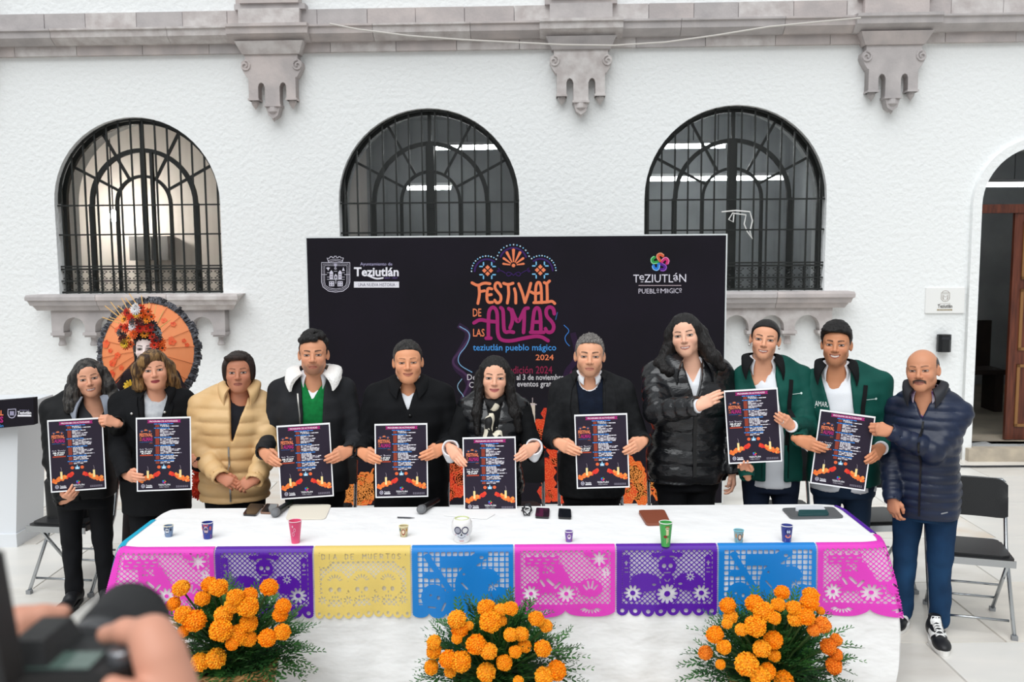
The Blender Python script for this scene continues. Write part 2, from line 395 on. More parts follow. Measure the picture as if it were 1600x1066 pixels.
# ---- cornice of stone blocks
CZ = [wp(1150, y)[1] for y in (6, 33, 51, 58, 73)]
T1 = struct(onwall(empty('trim_1')), 'grey stone cornice of long blocks across the wall')
PIL = [wp(x, 60)[0] for x in (-60, 428, 907, 1391)]; PIL.append(PIL[-1] + (PIL[-1] - PIL[-2]))
def blocks(z0, z1, y0, y1, step, name, ph=0.0):
    x = -9 + ph
    while x < 9:
        w = step * rr.uniform(0.85, 1.15); j = rr.uniform(0, 0.006)
        link(name, G().box(x + 0.0025, x + w - 0.0025, y0 - j, y1, z0, z1).mesh(name), rr.choice(STONES), T1); x += w
blocks(CZ[1], CZ[0], -0.07, 0.0, 0.48, 'frieze_block')
x = -9
while x < 9:     # the projecting moulding, block by block
    w = rr.uniform(0.9, 1.2)
    prof = [(-0.10, CZ[1]), (-0.21, CZ[1] - 0.012), (-0.21, CZ[1] - 0.03), (-0.19, CZ[1] - 0.04), (-0.185, CZ[2] + 0.015), (-0.16, CZ[2] - 0.005), (-0.10, CZ[3]), (0, CZ[3]), (0, CZ[1])]
    n = len(prof); g = G(); g.add([(x + 0.002, p, q) for p, q in prof] + [(x + w - 0.002, p, q) for p, q in prof], [tuple(range(n - 1, -1, -1)), tuple(range(n, 2 * n))] + [(i, (i + 1) % n, n + (i + 1) % n, n + i) for i in range(n)])
    g.build('moulding_block', rr.choice(STONES), T1); x += w
blocks(CZ[4], CZ[3], -0.05, 0.0, 0.62, 'architrave_block', 0.2)
# ---- pilaster feet above the cornice and corbels below it
sc = 0.00268
for k, u in enumerate(PIL):
    P = struct(onwall(empty('trim_%d' % (20 + k))), 'carved grey stone corbel hanging below the cornice, %s from the left' % ('first', 'second', 'third', 'fourth', 'fifth')[k])
    w = 0.41
    prof = [(-0.14, CZ[1] + 0.004), (-0.27, CZ[1] - 0.006), (-0.27, CZ[1] - 0.035), (-0.25, CZ[1] - 0.045), (-0.245, CZ[2] + 0.012), (-0.21, CZ[2] - 0.01), (-0.14, CZ[3] - 0.005), (0, CZ[3] - 0.005), (0, CZ[1] + 0.004)]
    n = len(prof); g = G(); g.add([(u - w, p, q) for p, q in prof] + [(u + w, p, q) for p, q in prof], [tuple(range(n - 1, -1, -1)), tuple(range(n, 2 * n))] + [(i, (i + 1) % n, n + (i + 1) % n, n + i) for i in range(n)])
    g.build('moulding_block', STONES[k % 3], P)
    G().box(u - 0.31, u + 0.31, -0.16, 0, CZ[1] + 0.002, CZ[0] - 0.005).build('pilaster_foot', STONES[(k + 1) % 3], P)
    G().box(u - 0.36, u + 0.36, -0.12, 0, CZ[0] - 0.004, CZ[0] + 0.05).build('pilaster_step', STONES[(k + 2) % 3], P)
    G().box(u - 0.30, u + 0.30, -0.15, 0, CZ[0] + 0.051, CZ[0] + 1.2).build('pilaster', STONES[k % 3], P)
    G().box(u - 0.35, u - 0.302, -0.10, 0, CZ[0] + 0.051, CZ[0] + 1.2).build('pilaster', STONES[k % 3], P)
    g = G(); zt_ = CZ[3] - 0.006; zb_ = CZ[4] - 0.03
    g.add([(u + x, y, z) for x, y, z in [(-.35, -.2, zt_), (.35, -.2, zt_), (.35, 0, zt_), (-.35, 0, zt_), (-.29, -.14, zb_), (.29, -.14, zb_), (.29, 0, zb_), (-.29, 0, zb_)]],
          [(0, 1, 2, 3), (4, 7, 6, 5), (0, 4, 5, 1), (1, 5, 6, 2), (2, 6, 7, 3), (3, 7, 4, 0)]); g.build('corbel_cap', STONES[(k + 1) % 3], P)
    half = [(102, 210), (100, 226), (115, 238), (117, 255), (106, 278), (96, 294), (90, 296), (90, 380), (54, 380), (54, 330), (50, 318), (42, 313), (33, 318), (28, 330), (28, 400), (18, 436), (0, 448)]
    out = [(u + x * sc, zb_ - (y - 210) * sc) for x, y in half] + [(u - x * sc, zb_ - (y - 210) * sc) for x, y in half[::-1]][1:]
    me = plate(out, [], 0.12); me.transform(Matrix.Translation((0, -0.12, 0))); link('corbel_body', me, STONES[k % 3], P)
    for s in (-1, 1):
        g = G(); cx, cz = u + s * 100 * sc, zb_ - 42 * sc
        g.tube([(p[0], -0.125, p[2]) for p in spiral(cx, cz, 0.055, math.pi / 2, 1.4, s)], 0.010, 6); g.build('volute', STONES[k % 3], P)
        g = G(); x = u + s * 72 * sc; z = zb_ - 170 * sc
        g.box(x - 0.056, x + 0.056, -0.135, 0, z, z + 0.02); g.lathe([(0.042, z), (0.038, z - 0.03), (0.0, z - 0.085)], 8, M=Matrix.Translation((x, -0.065, 0))); g.build('pendant', STONES[k % 3], P)
    g = G(); z = zb_ - 190 * sc
    g.box(u - 0.085, u + 0.085, -0.14, 0, z - 0.01, z + 0.012); g.lathe([(0.06, z), (0.066, z - 0.06), (0.045, z - 0.085), (0.0, z - 0.16)], 10, M=Matrix.Translation((u, -0.08, 0))); g.build('pendant', STONES[k % 3], P)

# ---- rooms behind the openings
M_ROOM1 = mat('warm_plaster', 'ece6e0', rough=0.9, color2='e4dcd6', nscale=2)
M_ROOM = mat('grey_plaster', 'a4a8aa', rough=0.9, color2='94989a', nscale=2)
M_TUBE = mat('lamp_tube', 'ffffff', emit='ffffff', estr=22.0); M_TUBE2 = mat('lamp_globe', 'ffffff', emit='fff5ea', estr=240.0)
seps = [-11, (WIN[0][1] + WIN[1][0]) / 2, (WIN[1][1] + WIN[2][0]) / 2, (WIN[2][1] + DOOR[0]) / 2, 10]
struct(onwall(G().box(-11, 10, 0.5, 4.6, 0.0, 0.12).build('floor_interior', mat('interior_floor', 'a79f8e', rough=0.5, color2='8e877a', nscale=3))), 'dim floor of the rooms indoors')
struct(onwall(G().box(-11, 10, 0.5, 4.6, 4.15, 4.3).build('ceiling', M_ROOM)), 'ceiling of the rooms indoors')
for k in range(4):
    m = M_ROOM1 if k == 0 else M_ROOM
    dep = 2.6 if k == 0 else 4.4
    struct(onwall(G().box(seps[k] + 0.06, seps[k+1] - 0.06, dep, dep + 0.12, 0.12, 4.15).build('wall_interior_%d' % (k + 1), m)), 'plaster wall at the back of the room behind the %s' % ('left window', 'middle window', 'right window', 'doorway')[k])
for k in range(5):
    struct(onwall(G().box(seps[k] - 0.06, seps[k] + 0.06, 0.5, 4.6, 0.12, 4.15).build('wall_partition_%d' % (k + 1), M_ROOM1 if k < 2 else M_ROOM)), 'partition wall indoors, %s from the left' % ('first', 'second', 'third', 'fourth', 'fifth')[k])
def tube_lamp(px0, px1, py, off, label, group='strip lights indoors', t=0.024, z=None):
    a, zz = wp(px0, py, off); b, _ = wp(px1, py, off)
    L = empty('strip_light'); onwall(L)
    G().box(a, b, off, off + 0.06, zz + 0.03, zz + 0.07).build('housing', mat('lamp_housing', 'e8e8e8'), L)
    G().tube([(a + 0.02, off + 0.03, zz), (b - 0.02, off + 0.03, zz)], t, 8).build('tube', M_TUBE, L)
    G().tube([((a + b) / 2, off + 0.03, zz + 0.07), ((a + b) / 2, off + 0.03, 4.15)], 0.006, 5).build('hanger', M_IRON, L)
    tag(L, label, 'light', group)
tube_lamp(678, 782, 231, 2.2, 'upper strip light glowing inside the middle window'); tube_lamp(634, 706, 294, 3.2, 'lower strip light glowing inside the middle window')
tube_lamp(1032, 1136, 229, 2.0, 'upper short strip light glowing inside the right window'); tube_lamp(1012, 1232, 280, 3.0, 'long lower strip light glowing inside the right window')
tube_lamp(1533, 1640, 289, 2.6, 'strip light glowing above the doorway interior')
L = empty('ceiling_lamp'); onwall(L); uu, zz = wp(177, 338, 2.0)
G().lathe([(0, -0.07), (0.035, -0.055), (0.05, -0.02), (0.05, 0.02), (0.03, 0.065), (0.0, 0.08)], 14, M=Matrix.Translation((uu, 2.0, zz))).build('globe', M_TUBE2, L, True)
G().tube([(uu, 2.0, zz + 0.07), (uu, 2.0, 4.15)], 0.008, 6).build('cord', M_IRON, L); tag(L, 'glowing round lamp inside the left arched window', 'lamp')
cb = empty('wall_cabinet'); onwall(cb); uu, zz = wp(232, 388, 2.4)
G().box(uu - 0.25, uu + 0.27, 2.38, 2.598, zz - 0.16, zz + 0.16).build('body', mat('grey_cabinet', '6b6a6a', rough=0.5), cb); G().box(uu - 0.13, uu + 0.06, 2.36, 2.38, zz - 0.15, zz + 0.15).build('door', mat('dark_cabinet', '474747', rough=0.5), cb)
tag(cb, 'grey wall box seen through the left arched window', 'box')

# ---- doorway: wooden frame, open leaf, dark bench inside
D = struct(onwall(empty('door_1')), 'red brown wooden door standing open in the arched doorway')
u0, u1, z0, zt = DOOR; zl = wp(1560, 322)[1]
G().box(u0, u1, 0.28, 0.38, zl - 0.06, zl + 0.03).build('transom', M_WOOD, D)
G().box(u0 + 0.0, u0 + 0.03, 0.28, 0.38, z0, zl - 0.06).build('frame_post', M_WOOD, D); G().box(u1 - 0.05, u1, 0.28, 0.38, z0, zl - 0.06).build('frame_post', M_WOOD, D)
lu = wp(1577, 500, 0.32)[0]
G().box(lu, u1 - 0.05, 0.30, 0.345, z0 + 0.01, zl - 0.06).build('leaf', M_WOOD, D)
for zz0, zz1 in ((0.28, 0.95), (1.1, 1.75), (1.85, zl - 0.15)):
    g = G(); x0, x1 = lu + 0.09, u1 - 0.14
    for q in ((x0, x1, zz0, zz0 + 0.03), (x0, x1, zz1 - 0.03, zz1), (x0, x0 + 0.03, zz0, zz1), (x1 - 0.03, x1, zz0, zz1)): g.box(q[0], q[1], 0.285, 0.30, q[2], q[3])
    g.build('panel_moulding', mat('worn_wood', '8a6034', rough=0.5), D)
g = G(); p = [(u0, zl + 0.03), (u1, zl + 0.03)] + arch(u0, u1, 0, zt)[2:]
G().add([(x, 0.33, z) for x, z in p], [tuple(range(len(p)))]).build('pane', M_GLASS, D)
B = empty('wooden_bench'); onwall(B); bu = u0 + 0.05; M_DK = mat('dark_bench_wood', '241a16', rough=0.6, color2='30241e', nscale=5)
G().box(bu, bu + 1.3, 2.0, 2.45, 0.60, 0.66).build('seat', M_DK, B); G().box(bu + 0.25, bu + 1.3, 2.42, 2.48, 0.66, 1.25).build('backrest', M_DK, B); G().box(bu + 0.02, bu + 0.3, 1.98, 2.05, 0.66, 0.85).build('armrest', M_DK, B)
for x in (bu + 0.05, bu + 0.5, bu + 1.2): G().box(x, x + 0.1, 2.05, 2.4, 0.12, 0.60).build('leg', M_DK, B)
tag(B, 'dark wooden bench in the shade inside the doorway', 'bench')

# ---- fixtures on the wall
def wall_thing(name, px0, py0, px1, py1):
    a, zt = wp(px0, py0); b, zb = wp(px1, py1); return a, b, zb, zt
a, b, zb, zt = wall_thing('sign', 1446, 450, 1505, 489)
pl = empty('wall_plaque'); onwall(pl)
G().box(a, b, -0.02, 0, zb, zt).build('board', mat('white_acrylic', 'eeeeec', rough=0.3), pl)
def ppos(x, y, l): return (a + (b - a) * (x - 912) / 174, -0.0205 - 0.0006 * l, zt - (zt - zb) * (y - 180) / 126)
pr = Print(ppos); gc = '9b8f86'
pr.ribbon([(980, 205), (1018, 205), (1018, 235), (1010, 245), (999, 248), (988, 245), (980, 235)], 2.5, gc, 1, True, 0)
pr.ribbon([(985, 210), (1013, 210), (1013, 232), (999, 242), (985, 232)], 1.5, gc, 1, True, 0)
pr.ribbon([(984, 205), (986, 197), (999, 194), (1012, 197), (1014, 205)], 2, gc, 1); pr.ribbon([(990, 238), (990, 216), (999, 226), (1008, 216), (1008, 238)], 3, gc, 1, False, 0)
pr.text('Ayuntamiento de', 975, 256, 1022, 262, gc); pr.text('Teziutlán', 966, 262, 1032, 280, '4a4440', bold=0.02); pr.rect(964, 286, 1032, 294, '9a8a6a'); pr.text('UNA NUEVA HISTORIA', 970, 288, 1026, 292, 'f0eee8', 2)
pr.build('print', pl); tag(pl, 'white wall plaque with crest beside the doorway', 'sign')
a2, b2, zb2, zt2 = wall_thing('lamp', 1462, 522, 1481, 549)
wl = empty('wall_sensor_box'); onwall(wl)
autosmooth(G().box(a2, b2, -0.10, 0, zb2, zt2, ch=0.03).build('body', mat('black_plastic', '15171a', rough=0.4), wl)); G().box(a2 + 0.02, b2 - 0.02, -0.105, -0.098, zt2 - 0.05, zt2 - 0.02).build('lens', mat('dark_lens', '2a2d33', rough=0.15), wl)
tag(wl, 'small black box lamp fixed to the wall below the plaque', 'lamp')
# thin white cable slung along the cornice, and cord tied to the right grille
pts = [(515, 37), (560, 46), (640, 56), (720, 62), (800, 66), (880, 70), (960, 71), (1040, 66), (1120, 55), (1200, 42), (1290, 33), (1345, 28)]
tag(G().tube([WALL @ Vector((wp(x, y, -0.30)[0], -0.30, wp(x, y, -0.30)[1])) for x, y in pts], 0.008, 6).build('cable', mat('white_cable', 'cfcac4', rough=0.6)), 'thin white cable slung along the stone cornice', 'cable')
pts = [(1128, 331), (1150, 329), (1172, 331), (1176, 345), (1172, 362), (1176, 373), (1168, 362), (1163, 350), (1166, 336), (1145, 333), (1139, 343), (1146, 347), (1147, 335)]
tag(G().tube([WALL @ Vector((wp(x, y, 0.05)[0], 0.06, wp(x, y, 0.05)[1])) for x, y in pts], 0.007, 5).build('cord', mat('white_cord', 'ecebe8')), 'white cord knotted to the bars of the right window', 'cord')
pts = [(-8.0, 9.3), (-5.0, 9.2), (-4.2, 9.12), (-3.2, 9.22), (-2.2, 9.2), (2.0, 9.0), (3.5, 8.95), (4.6, 8.85), (5.6, 8.85), (7, 8.8)]
tag(G().tube([(x, y, 0.012) for x, y in pts], 0.011, 6).build('floor_cable', mat('black_cable', '24262a')), 'dark cable lying on the tiles along the wall base', 'cable')
# ================================================================== BACKDROP
YB = 7.55
bx0, bx1 = ony(485, 580, YB).x, ony(1131, 580, YB).x; bzt = ony(800, 370, YB).z; bzb = 0.03
BD = empty('festival_backdrop', ((bx0 + bx1) / 2, YB, 0)); bc = (bx0 + bx1) / 2
M_CANVAS = mat('dark_printed_canvas', '15121a', rough=0.85, color2='1a1520', nscale=1.5, bump=0.05, bscale=300, spec=0.25)
G().box(bx0 - bc, bx1 - bc, 0, 0.05, bzb, bzt).build('canvas', M_CANVAS, BD)
G().box(bx0 - bc, bx1 - bc, 0, 0.055, bzt, bzt + 0.012).build('top_edge', mat('white_canvas_edge', 'dfe3e4'), BD)
G().box(bx0 - bc - 0.01, bx0 - bc, 0, 0.055, bzb, bzt + 0.012).build('side_edge', MATS['white_canvas_edge'], BD); G().box(bx1 - bc, bx1 - bc + 0.012, 0, 0.055, bzb, bzt + 0.012).build('side_edge', MATS['white_canvas_edge'], BD)
G().box(bx0 - bc, bx1 - bc, -0.002, 0.05, 0.0, bzb).build('bottom_edge', MATS['white_canvas_edge'], BD)
for x in (-1.4, 0, 1.4):
    G().box(x - 0.03, x + 0.03, 0.05, 0.55, 0, 0.04).build('foot', mat('grey_frame', '777777', metal=0.6, rough=0.4), BD); G().tube([(x, 0.52, 0.03), (x, 0.07, 1.5)], 0.015, 6).build('brace', MATS['grey_frame'], BD)
def bpos(x, y, l):
    p = ony(x, y, YB); return (p.x - bc, -0.001 - 0.0007 * l, p.z)
pr = Print(bpos)
class Sub(Print):
    """draws in the frame of an enlarged view: origin and scale"""
    def __init__(s, base, ox, oy, k): s.g = base.g; s.pos = lambda x, y, l: base.pos(ox + x / k, oy + y / k, l)
Q = Sub(pr, 720, 370, 1010 / 180)
OR, MG, PU, CY = 'f4875c', 'a8236f', '38195f', '7fc4ee'
for cx, cy, r, a0, a1 in ((228, 303, 134, 180, 52), (460, 216, 146, 160, 18), (700, 300, 134, 126, 2)):
    n = 13
    for k in range(n):
        a = math.radians(a0 + (a1 - a0) * k / (n - 1)); Q.disc(cx + r * math.cos(a), cy - r * math.sin(a), 6.5, CY if k % 2 else 'cfe6f4', 2, 8)
    Q.ribbon([(cx + (r - 28) * math.cos(math.radians(t)), cy - (r - 28) * math.sin(math.radians(t))) for t in np.linspace(a0, a1, 14)], 16, PU, 1, False, 1)
for k in range(7):
    a = math.radians(172 - k * 27.3); L = 92 + 48 * math.sin(a) ** 2
    Q.poly([(462 + 28 * math.cos(a + .18), 250 - 28 * math.sin(a + .18)), (462 + L * math.cos(a + .1), 250 - L * math.sin(a + .1)), (462 + (L + 8) * math.cos(a), 250 - (L + 8) * math.sin(a)), (462 + L * math.cos(a - .1), 250 - L * math.sin(a - .1)), (462 + 28 * math.cos(a - .18), 250 - 28 * math.sin(a - .18))], OR, 2)
Q.disc(462, 252, 16, OR, 2)
for cx, cy in ((235, 297), (697, 292)):
    for dx, dy in ((0, -28), (0, 28), (-28, 0), (28, 0)): Q.poly([(cx + dx, cy + dy - 21), (cx + dx + 21, cy + dy), (cx + dx, cy + dy + 21), (cx + dx - 21, cy + dy)], OR, 2)
    for sx in (-1, 1):
        for sy in (-1, 1):
            Q.ribbon([(cx + sx * 36, cy + sy * 70), (cx + sx * 36, cy + sy * 48)], 12, CY, 2); Q.ribbon([(cx + sx * 68, cy + sy * 36), (cx + sx * 46, cy + sy * 36)], 12, CY, 2)
for s in (-1, 1):
    Q.ribbon([(462 + s * x, y) for x, y in ((20, 330), (45, 350), (65, 330), (50, 308), (20, 318), (0, 340))], 7, PU, 1)
    Q.ribbon([(462 + s * x, y) for x, y in ((70, 320), (100, 300), (140, 290), (145, 310), (125, 305), (120, 285), (135, 275))], 7, PU, 1)
def strokes(lst, w, c, l=2):
    for p in lst: Q.ribbon(p, w, c, l)
strokes([[(158, 430), (166, 500), (150, 586)], [(98, 404), (150, 432), (200, 404), (256, 412)], [(165, 482), (208, 474)],
         [(272, 458), (240, 448), (230, 480), (228, 545), (240, 578), (278, 574)], [(230, 512), (268, 507)],
         [(352, 438), (338, 404), (305, 404), (296, 450), (325, 485), (354, 520), (350, 570), (315, 584), (297, 556)],
         [(375, 408), (415, 422), (458, 408)], [(415, 422), (422, 500), (408, 582)], [(470, 456), (482, 500), (482, 582)],
         [(508, 412), (540, 490), (562, 578)], [(562, 578), (592, 490), (614, 408)], [(655, 578), (655, 450), (668, 400), (694, 400), (706, 450), (708, 578)], [(616, 484), (650, 502), (706, 488)],
         [(732, 402), (752, 412), (778, 388)], [(754, 410), (758, 500), (758, 572)], [(640, 578), (760, 574), (800, 562), (824, 586)]], 25, OR)
strokes([[(242, 888), (242, 700), (250, 640), (285, 612), (318, 650), (322, 740), (322, 850), (345, 905), (430, 918), (560, 888), (690, 866), (765, 912)], [(116, 756), (165, 724), (242, 742), (322, 746)], [(222, 890), (264, 890)],
         [(350, 622), (372, 640), (374, 740), (380, 842), (430, 830), (462, 838)], [(420, 630), (448, 650), (455, 740), (432, 800)], [(448, 640), (480, 720), (502, 752), (530, 700), (560, 628), (590, 626)], [(556, 650), (556, 740), (550, 840)],
         [(622, 836), (636, 700), (645, 640), (668, 618), (692, 640), (700, 720), (702, 838)], [(636, 748), (702, 748)], [(612, 838), (728, 838)],
         [(820, 676), (812, 628), (775, 612), (745, 640), (752, 700), (800, 745), (820, 790), (800, 838), (755, 838), (742, 806)]], 32, MG)
Q.text('DE', 106, 630, 180, 700, OR, bold=0.01); Q.text('LAS', 108, 808, 208, 876, OR, bold=0.01)
pr.text('teziutlán pueblo mágico', 739, 538, 869, 551, '4a9be6', bold=0.008); pr.text('2024', 837, 554, 865, 563, OR, bold=0.01)
pr.text('edición 2024', 795, 572, 863, 584, '8e2347', bold=0.01)
pr.text('Del', 730, 585, 746, 594, 'd8d4d8'); pr.text('al 3 de noviembre', 807, 585, 881, 594, 'd8d4d8', bold=0.01)
pr.text('Con', 733, 597, 752, 606, 'd8d4d8'); pr.text('eventos gratuitos', 808, 596, 882, 607, 'd8d4d8', bold=0.01)
# smoke wisps
for pts, w, c, l in (([(716, 508), (735, 520), (722, 545), (705, 570), (735, 595), (728, 625), (705, 660)], 9, '2c1a36', 0.2), ([(716, 510), (738, 522), (720, 548), (702, 568), (738, 590), (722, 622), (700, 665)], 3.5, '4a2f52', 0.5),
                     ([(718, 510), (736, 520), (730, 540), (716, 555), (716, 570), (738, 582)], 1.3, '7fb0d8', 0.8), ([(722, 592), (712, 605), (728, 622), (720, 645), (712, 660)], 1.2, '8fb6d0', 0.8),
                     ([(895, 520), (905, 560), (880, 585), (893, 610)], 9, '2a1634', 0.2), ([(900, 560), (888, 580), (900, 606)], 5, '5a2c4e', 0.5),
                     ([(881, 508), (891, 517), (882, 526), (884, 535), (890, 541)], 1.2, '3f7fd0', 0.8), ([(871, 488), (868, 500)], 1.0, '3f6fb0', 0.8)):
    pr.ribbon(pts, w, c, l, False, 3, False)
# left crest and lettering
Q = Sub(pr, 480, 380, 1600 / 180); WH = 'd9d5e4'
for d, w in ((0, 9), (22, 5), (42, 6)):
    Q.ribbon([(200 + d, 270 + d), (592 - d, 270 + d), (592 - d, 540), (570 - d * .8, 610 - d * .5), (500 - d * .3, 665 - d), (398, 680 - d), (296 + d * .3, 665 - d), (222 + d * .8, 610 - d * .5), (200 + d, 540)], w, WH, 1, True, 0)
Q.ribbon([(296, 258), (276, 205), (300, 212), (318, 200), (322, 186), (345, 190), (352, 203), (375, 200), (378, 182), (405, 182), (408, 200), (430, 203), (438, 188), (462, 190), (464, 206), (504, 205), (488, 258)], 9, WH, 1, False, 0)
Q.ribbon([(300, 262), (390, 238), (484, 262)], 6, WH, 1); Q.ribbon([(298, 240), (390, 218), (488, 240)], 5, WH, 1)
for x in (336, 456):
    Q.poly([(x - 24, 500), (x - 24, 405), (x, 375), (x + 24, 405), (x + 24, 500)], WH, 1)
    for y in (430, 462): Q.rect(x - 14, y, x - 4, y + 14, '2a2634', 2); Q.rect(x + 4, y, x + 14, y + 14, '2a2634', 2)
Q.poly([(376, 500), (376, 455), (396, 425), (418, 455), (418, 500)], WH, 1); Q.poly([(388, 490), (388, 465), (396, 452), (406, 465), (406, 490)], '2a2634', 2)
for y in (408, 468, 500): Q.rect(275, y, 312, y + 6, WH, 1); Q.rect(482, y, 522, y + 6, WH, 1)
Q.rect(372, 388, 416, 394, WH); Q.rect(394, 505, 402, 565, WH); Q.rect(300, 502, 494, 508, WH)
for x in (340, 458):
    Q.rect(x - 36, 530, x + 36, 600, WH, 1)
    for i in range(2):
        for j in range(2): Q.disc(x - 16 + 32 * i, 549 + 32 * j, 9, '2a2634', 2, 8)
Q.poly([(372, 282), (414, 282), (414, 315), (393, 335), (372, 315)], 'aaa6bb', 1); Q.disc(393, 352, 16, WH, 1); Q.disc(393, 352, 8, '2a2634', 2)
Q.poly([(262, 345), (290, 335), (320, 345), (304, 360), (292, 385), (280, 362)], WH, 1); Q.poly([(502, 332), (522, 385), (484, 385)], WH, 1); Q.rect(205, 434, 275, 440, WH); Q.rect(515, 434, 585, 440, WH)
Q.text('Ayuntamiento de', 736, 268, 1182, 324, 'b9b2d6', bold=0.0); Q.text('Teziutlán', 650, 335, 1272, 462, 'f2f0f8', bold=0.028)
Q.ribbon([(850, 452), (900, 475), (970, 498), (1052, 484)], 22, 'f2f0f8', 2); Q.text('2024 - 2027', 1075, 472, 1255, 496, '6b5a94')
Q.rect(650, 535, 1276, 618, 'f0eef6'); Q.text('· UNA NUEVA HISTORIA ·', 682, 556, 1245, 600, '5a5468', 2)
# right logo
Q = Sub(pr, 960, 380, 1600 / 180)
for k, (c1, c2) in enumerate((('e0603f', 'f3a07c'), ('d63277', 'ef86b4'), ('5a2390', '9a62c4'), ('2a7fe0', '8fc4f4'), ('2f9a48', '92dba4'))):
    a = math.radians(80 - 72 * k)
    def pp(r, t): return (630 + r * math.cos(a + t), 268 - r * math.sin(a + t))
    Q.ribbon([pp(25, .1), pp(70, .55), pp(104, .42), pp(116, .02), pp(100, -.28)], 40, c1, 1, False, 3); Q.ribbon([pp(40, .75), pp(88, .72), pp(122, .48), pp(136, .06), pp(118, -.30)], 13, c2, 2.4, False, 3)
Q.text('T', 262, 438, 342, 548, 'e6e2ee', bold=0.0); Q.text('e', 345, 445, 412, 515, 'e6e2ee'); Q.rect(365, 535, 400, 543, 'e6e2ee')
Q.text('ZIUTL', 415, 435, 815, 546, 'e6e2ee'); Q.text('á', 815, 415, 888, 510, 'e6e2ee'); Q.rect(832, 520, 865, 528, 'e6e2ee'); Q.text('N', 900, 430, 995, 540, 'e6e2ee')
Q.rect(335, 583, 928, 594, 'b9a6ae'); Q.text('PUEBL', 335, 634, 575, 700, 'd6d0de'); Q.text('o', 585, 630, 620, 672, 'd6d0de'); Q.rect(588, 684, 618, 690, 'd6d0de')
Q.text('M', 640, 630, 712, 696, 'd6d0de'); Q.text('a', 718, 635, 755, 675, 'd6d0de'); Q.rect(722, 684, 752, 690, 'd6d0de'); Q.text('GIC', 762, 628, 890, 696, 'd6d0de'); Q.text('o', 898, 625, 935, 665, 'd6d0de'); Q.rect(902, 676, 932, 682, 'd6d0de')
# printed marigolds and candles along the foot
rf = random.Random(11)
def printed_flower(x, y, r, red):
    base = ['e0421f', 'c9291f', 'd8361c'][rf.randrange(3)] if red else ['ef6a2a', 'f0803a', 'e8582a'][rf.randrange(3)]
    l0 = rf.choice((1, 1.8, 2.6))
    n = 12; pr.poly([(x + r * (1 + .10 * math.cos(6 * t)) * math.cos(t), y + r * (1 + .10 * math.cos(6 * t)) * math.sin(t)) for t in (2 * math.pi * k / 24 for k in range(24))], base, l0)
    for q in range(3):
        rr2 = r * (0.82 - 0.26 * q)
        for k in range(7 - q):
            t = 2 * math.pi * k / (7 - q) + q * .4
            pr.ribbon([(x + rr2 * math.cos(t - .38), y + rr2 * math.sin(t - .38)), (x + rr2 * 1.12 * math.cos(t), y + rr2 * 1.12 * math.sin(t)), (x + rr2 * math.cos(t + .38), y + rr2 * math.sin(t + .38))], r * .09, 'f79a4a' if not red else 'ee6a3c', l0 + 0.3, False, 1, False)
for i in range(430):
    t = rf.random(); s = rf.choice((-1, 1)); cx = 808
    x = cx + s * (28 + 300 * t); top = 640 + 130 * abs(t - 0.1) + 30 * (t > .5)
    y = rf.uniform(top, 786)
    if abs(x - cx) > 314 or y > 780: continue
    printed_flower(x, y, rf.uniform(8, 14), t < .38)
for x in (832, 694): pr.rect(x - 4, 630, x + 4, 690, 'd9c9b8', 4); pr.ribbon([(x, 630), (x, 622)], 1.2, 'b9a9a9', 4); pr.ribbon([(x - 6, 632), (x + 6, 632)], 1.6, 'c9b9c0', 4)
pr.build('print', BD); tag(BD, 'dark printed festival backdrop banner standing behind the people', 'backdrop')

# ================================================================== TABLE AND CLOTH
TX0, TX1, TY0, TY1, TZ = -1.955, 1.835, 4.30, 5.00, 0.75
M_FOLD = mat('table_plastic', 'e2e2de', rough=0.5); M_STEEL = mat('grey_steel_tube', '9a9da0', rough=0.3, metal=0.9)
tm_ = (TX0 + TX1) / 2
for k, (a, b) in enumerate(((TX0 + 0.01, tm_ - 0.002), (tm_ + 0.002, TX1 - 0.01))):
    t = empty('folding_table', ((a + b) / 2, (TY0 + TY1) / 2, 0)); w = (b - a) / 2; d = (TY1 - TY0) / 2 - 0.01
    G().box(-w, w, -d, d, TZ - 0.05, TZ - 0.003, ch=0.03).build('table_top', M_FOLD, t)
    for sx in (-1, 1):
        for sy in (-1, 1): G().tube([(sx * (w - 0.2), sy * (d - 0.08), 0), (sx * (w - 0.2), sy * (d - 0.08), TZ - 0.05)], 0.014, 8).build('leg', M_STEEL, t)
        G().tube([(sx * (w - 0.2), -d + 0.08, 0.2), (sx * (w - 0.2), d - 0.08, 0.2)], 0.01, 6).build('stretcher', M_STEEL, t)
    tag(t, ['white folding table under the cloth, %s half of the long table' % s for s in ('left', 'right')][k], 'table', 'folding tables under the cloth')
LF, LS = TX1 - TX0, TY1 - TY0
def peri(s):
    """point and outward normal along the table edge; s=0 at the front left corner, growing to the right"""
    tot = 2 * (LF + LS); s = s % tot; R = 0.035
    segs = [(LF, (TX0, TY0), (1, 0), (0, -1)), (LS, (TX1, TY0), (0, 1), (1, 0)), (LF, (TX1, TY1), (-1, 0), (0, 1)), (LS, (TX0, TY1), (0, -1), (-1, 0))]
    for i, (L, o, d, n) in enumerate(segs):
        if s <= L + 1e-9:
            p = Vector((o[0] + d[0] * s, o[1] + d[1] * s)); nn = Vector(n)
            cw = 0.0
            if s < 0.14: pn = Vector(segs[i - 1][3]); f = 0.5 * (1 - s / 0.14); nn = (nn * (1 - f) + pn * f).normalized(); cw = 1 - s / 0.14
            if L - s < 0.14: pn = Vector(segs[(i + 1) % 4][3]); f = 0.5 * (1 - (L - s) / 0.14); nn = (nn * (1 - f) + pn * f).normalized(); cw = 1 - (L - s) / 0.14
            if cw > 0: p = p - nn * R * cw * cw
            return p, nn, cw
        s -= L
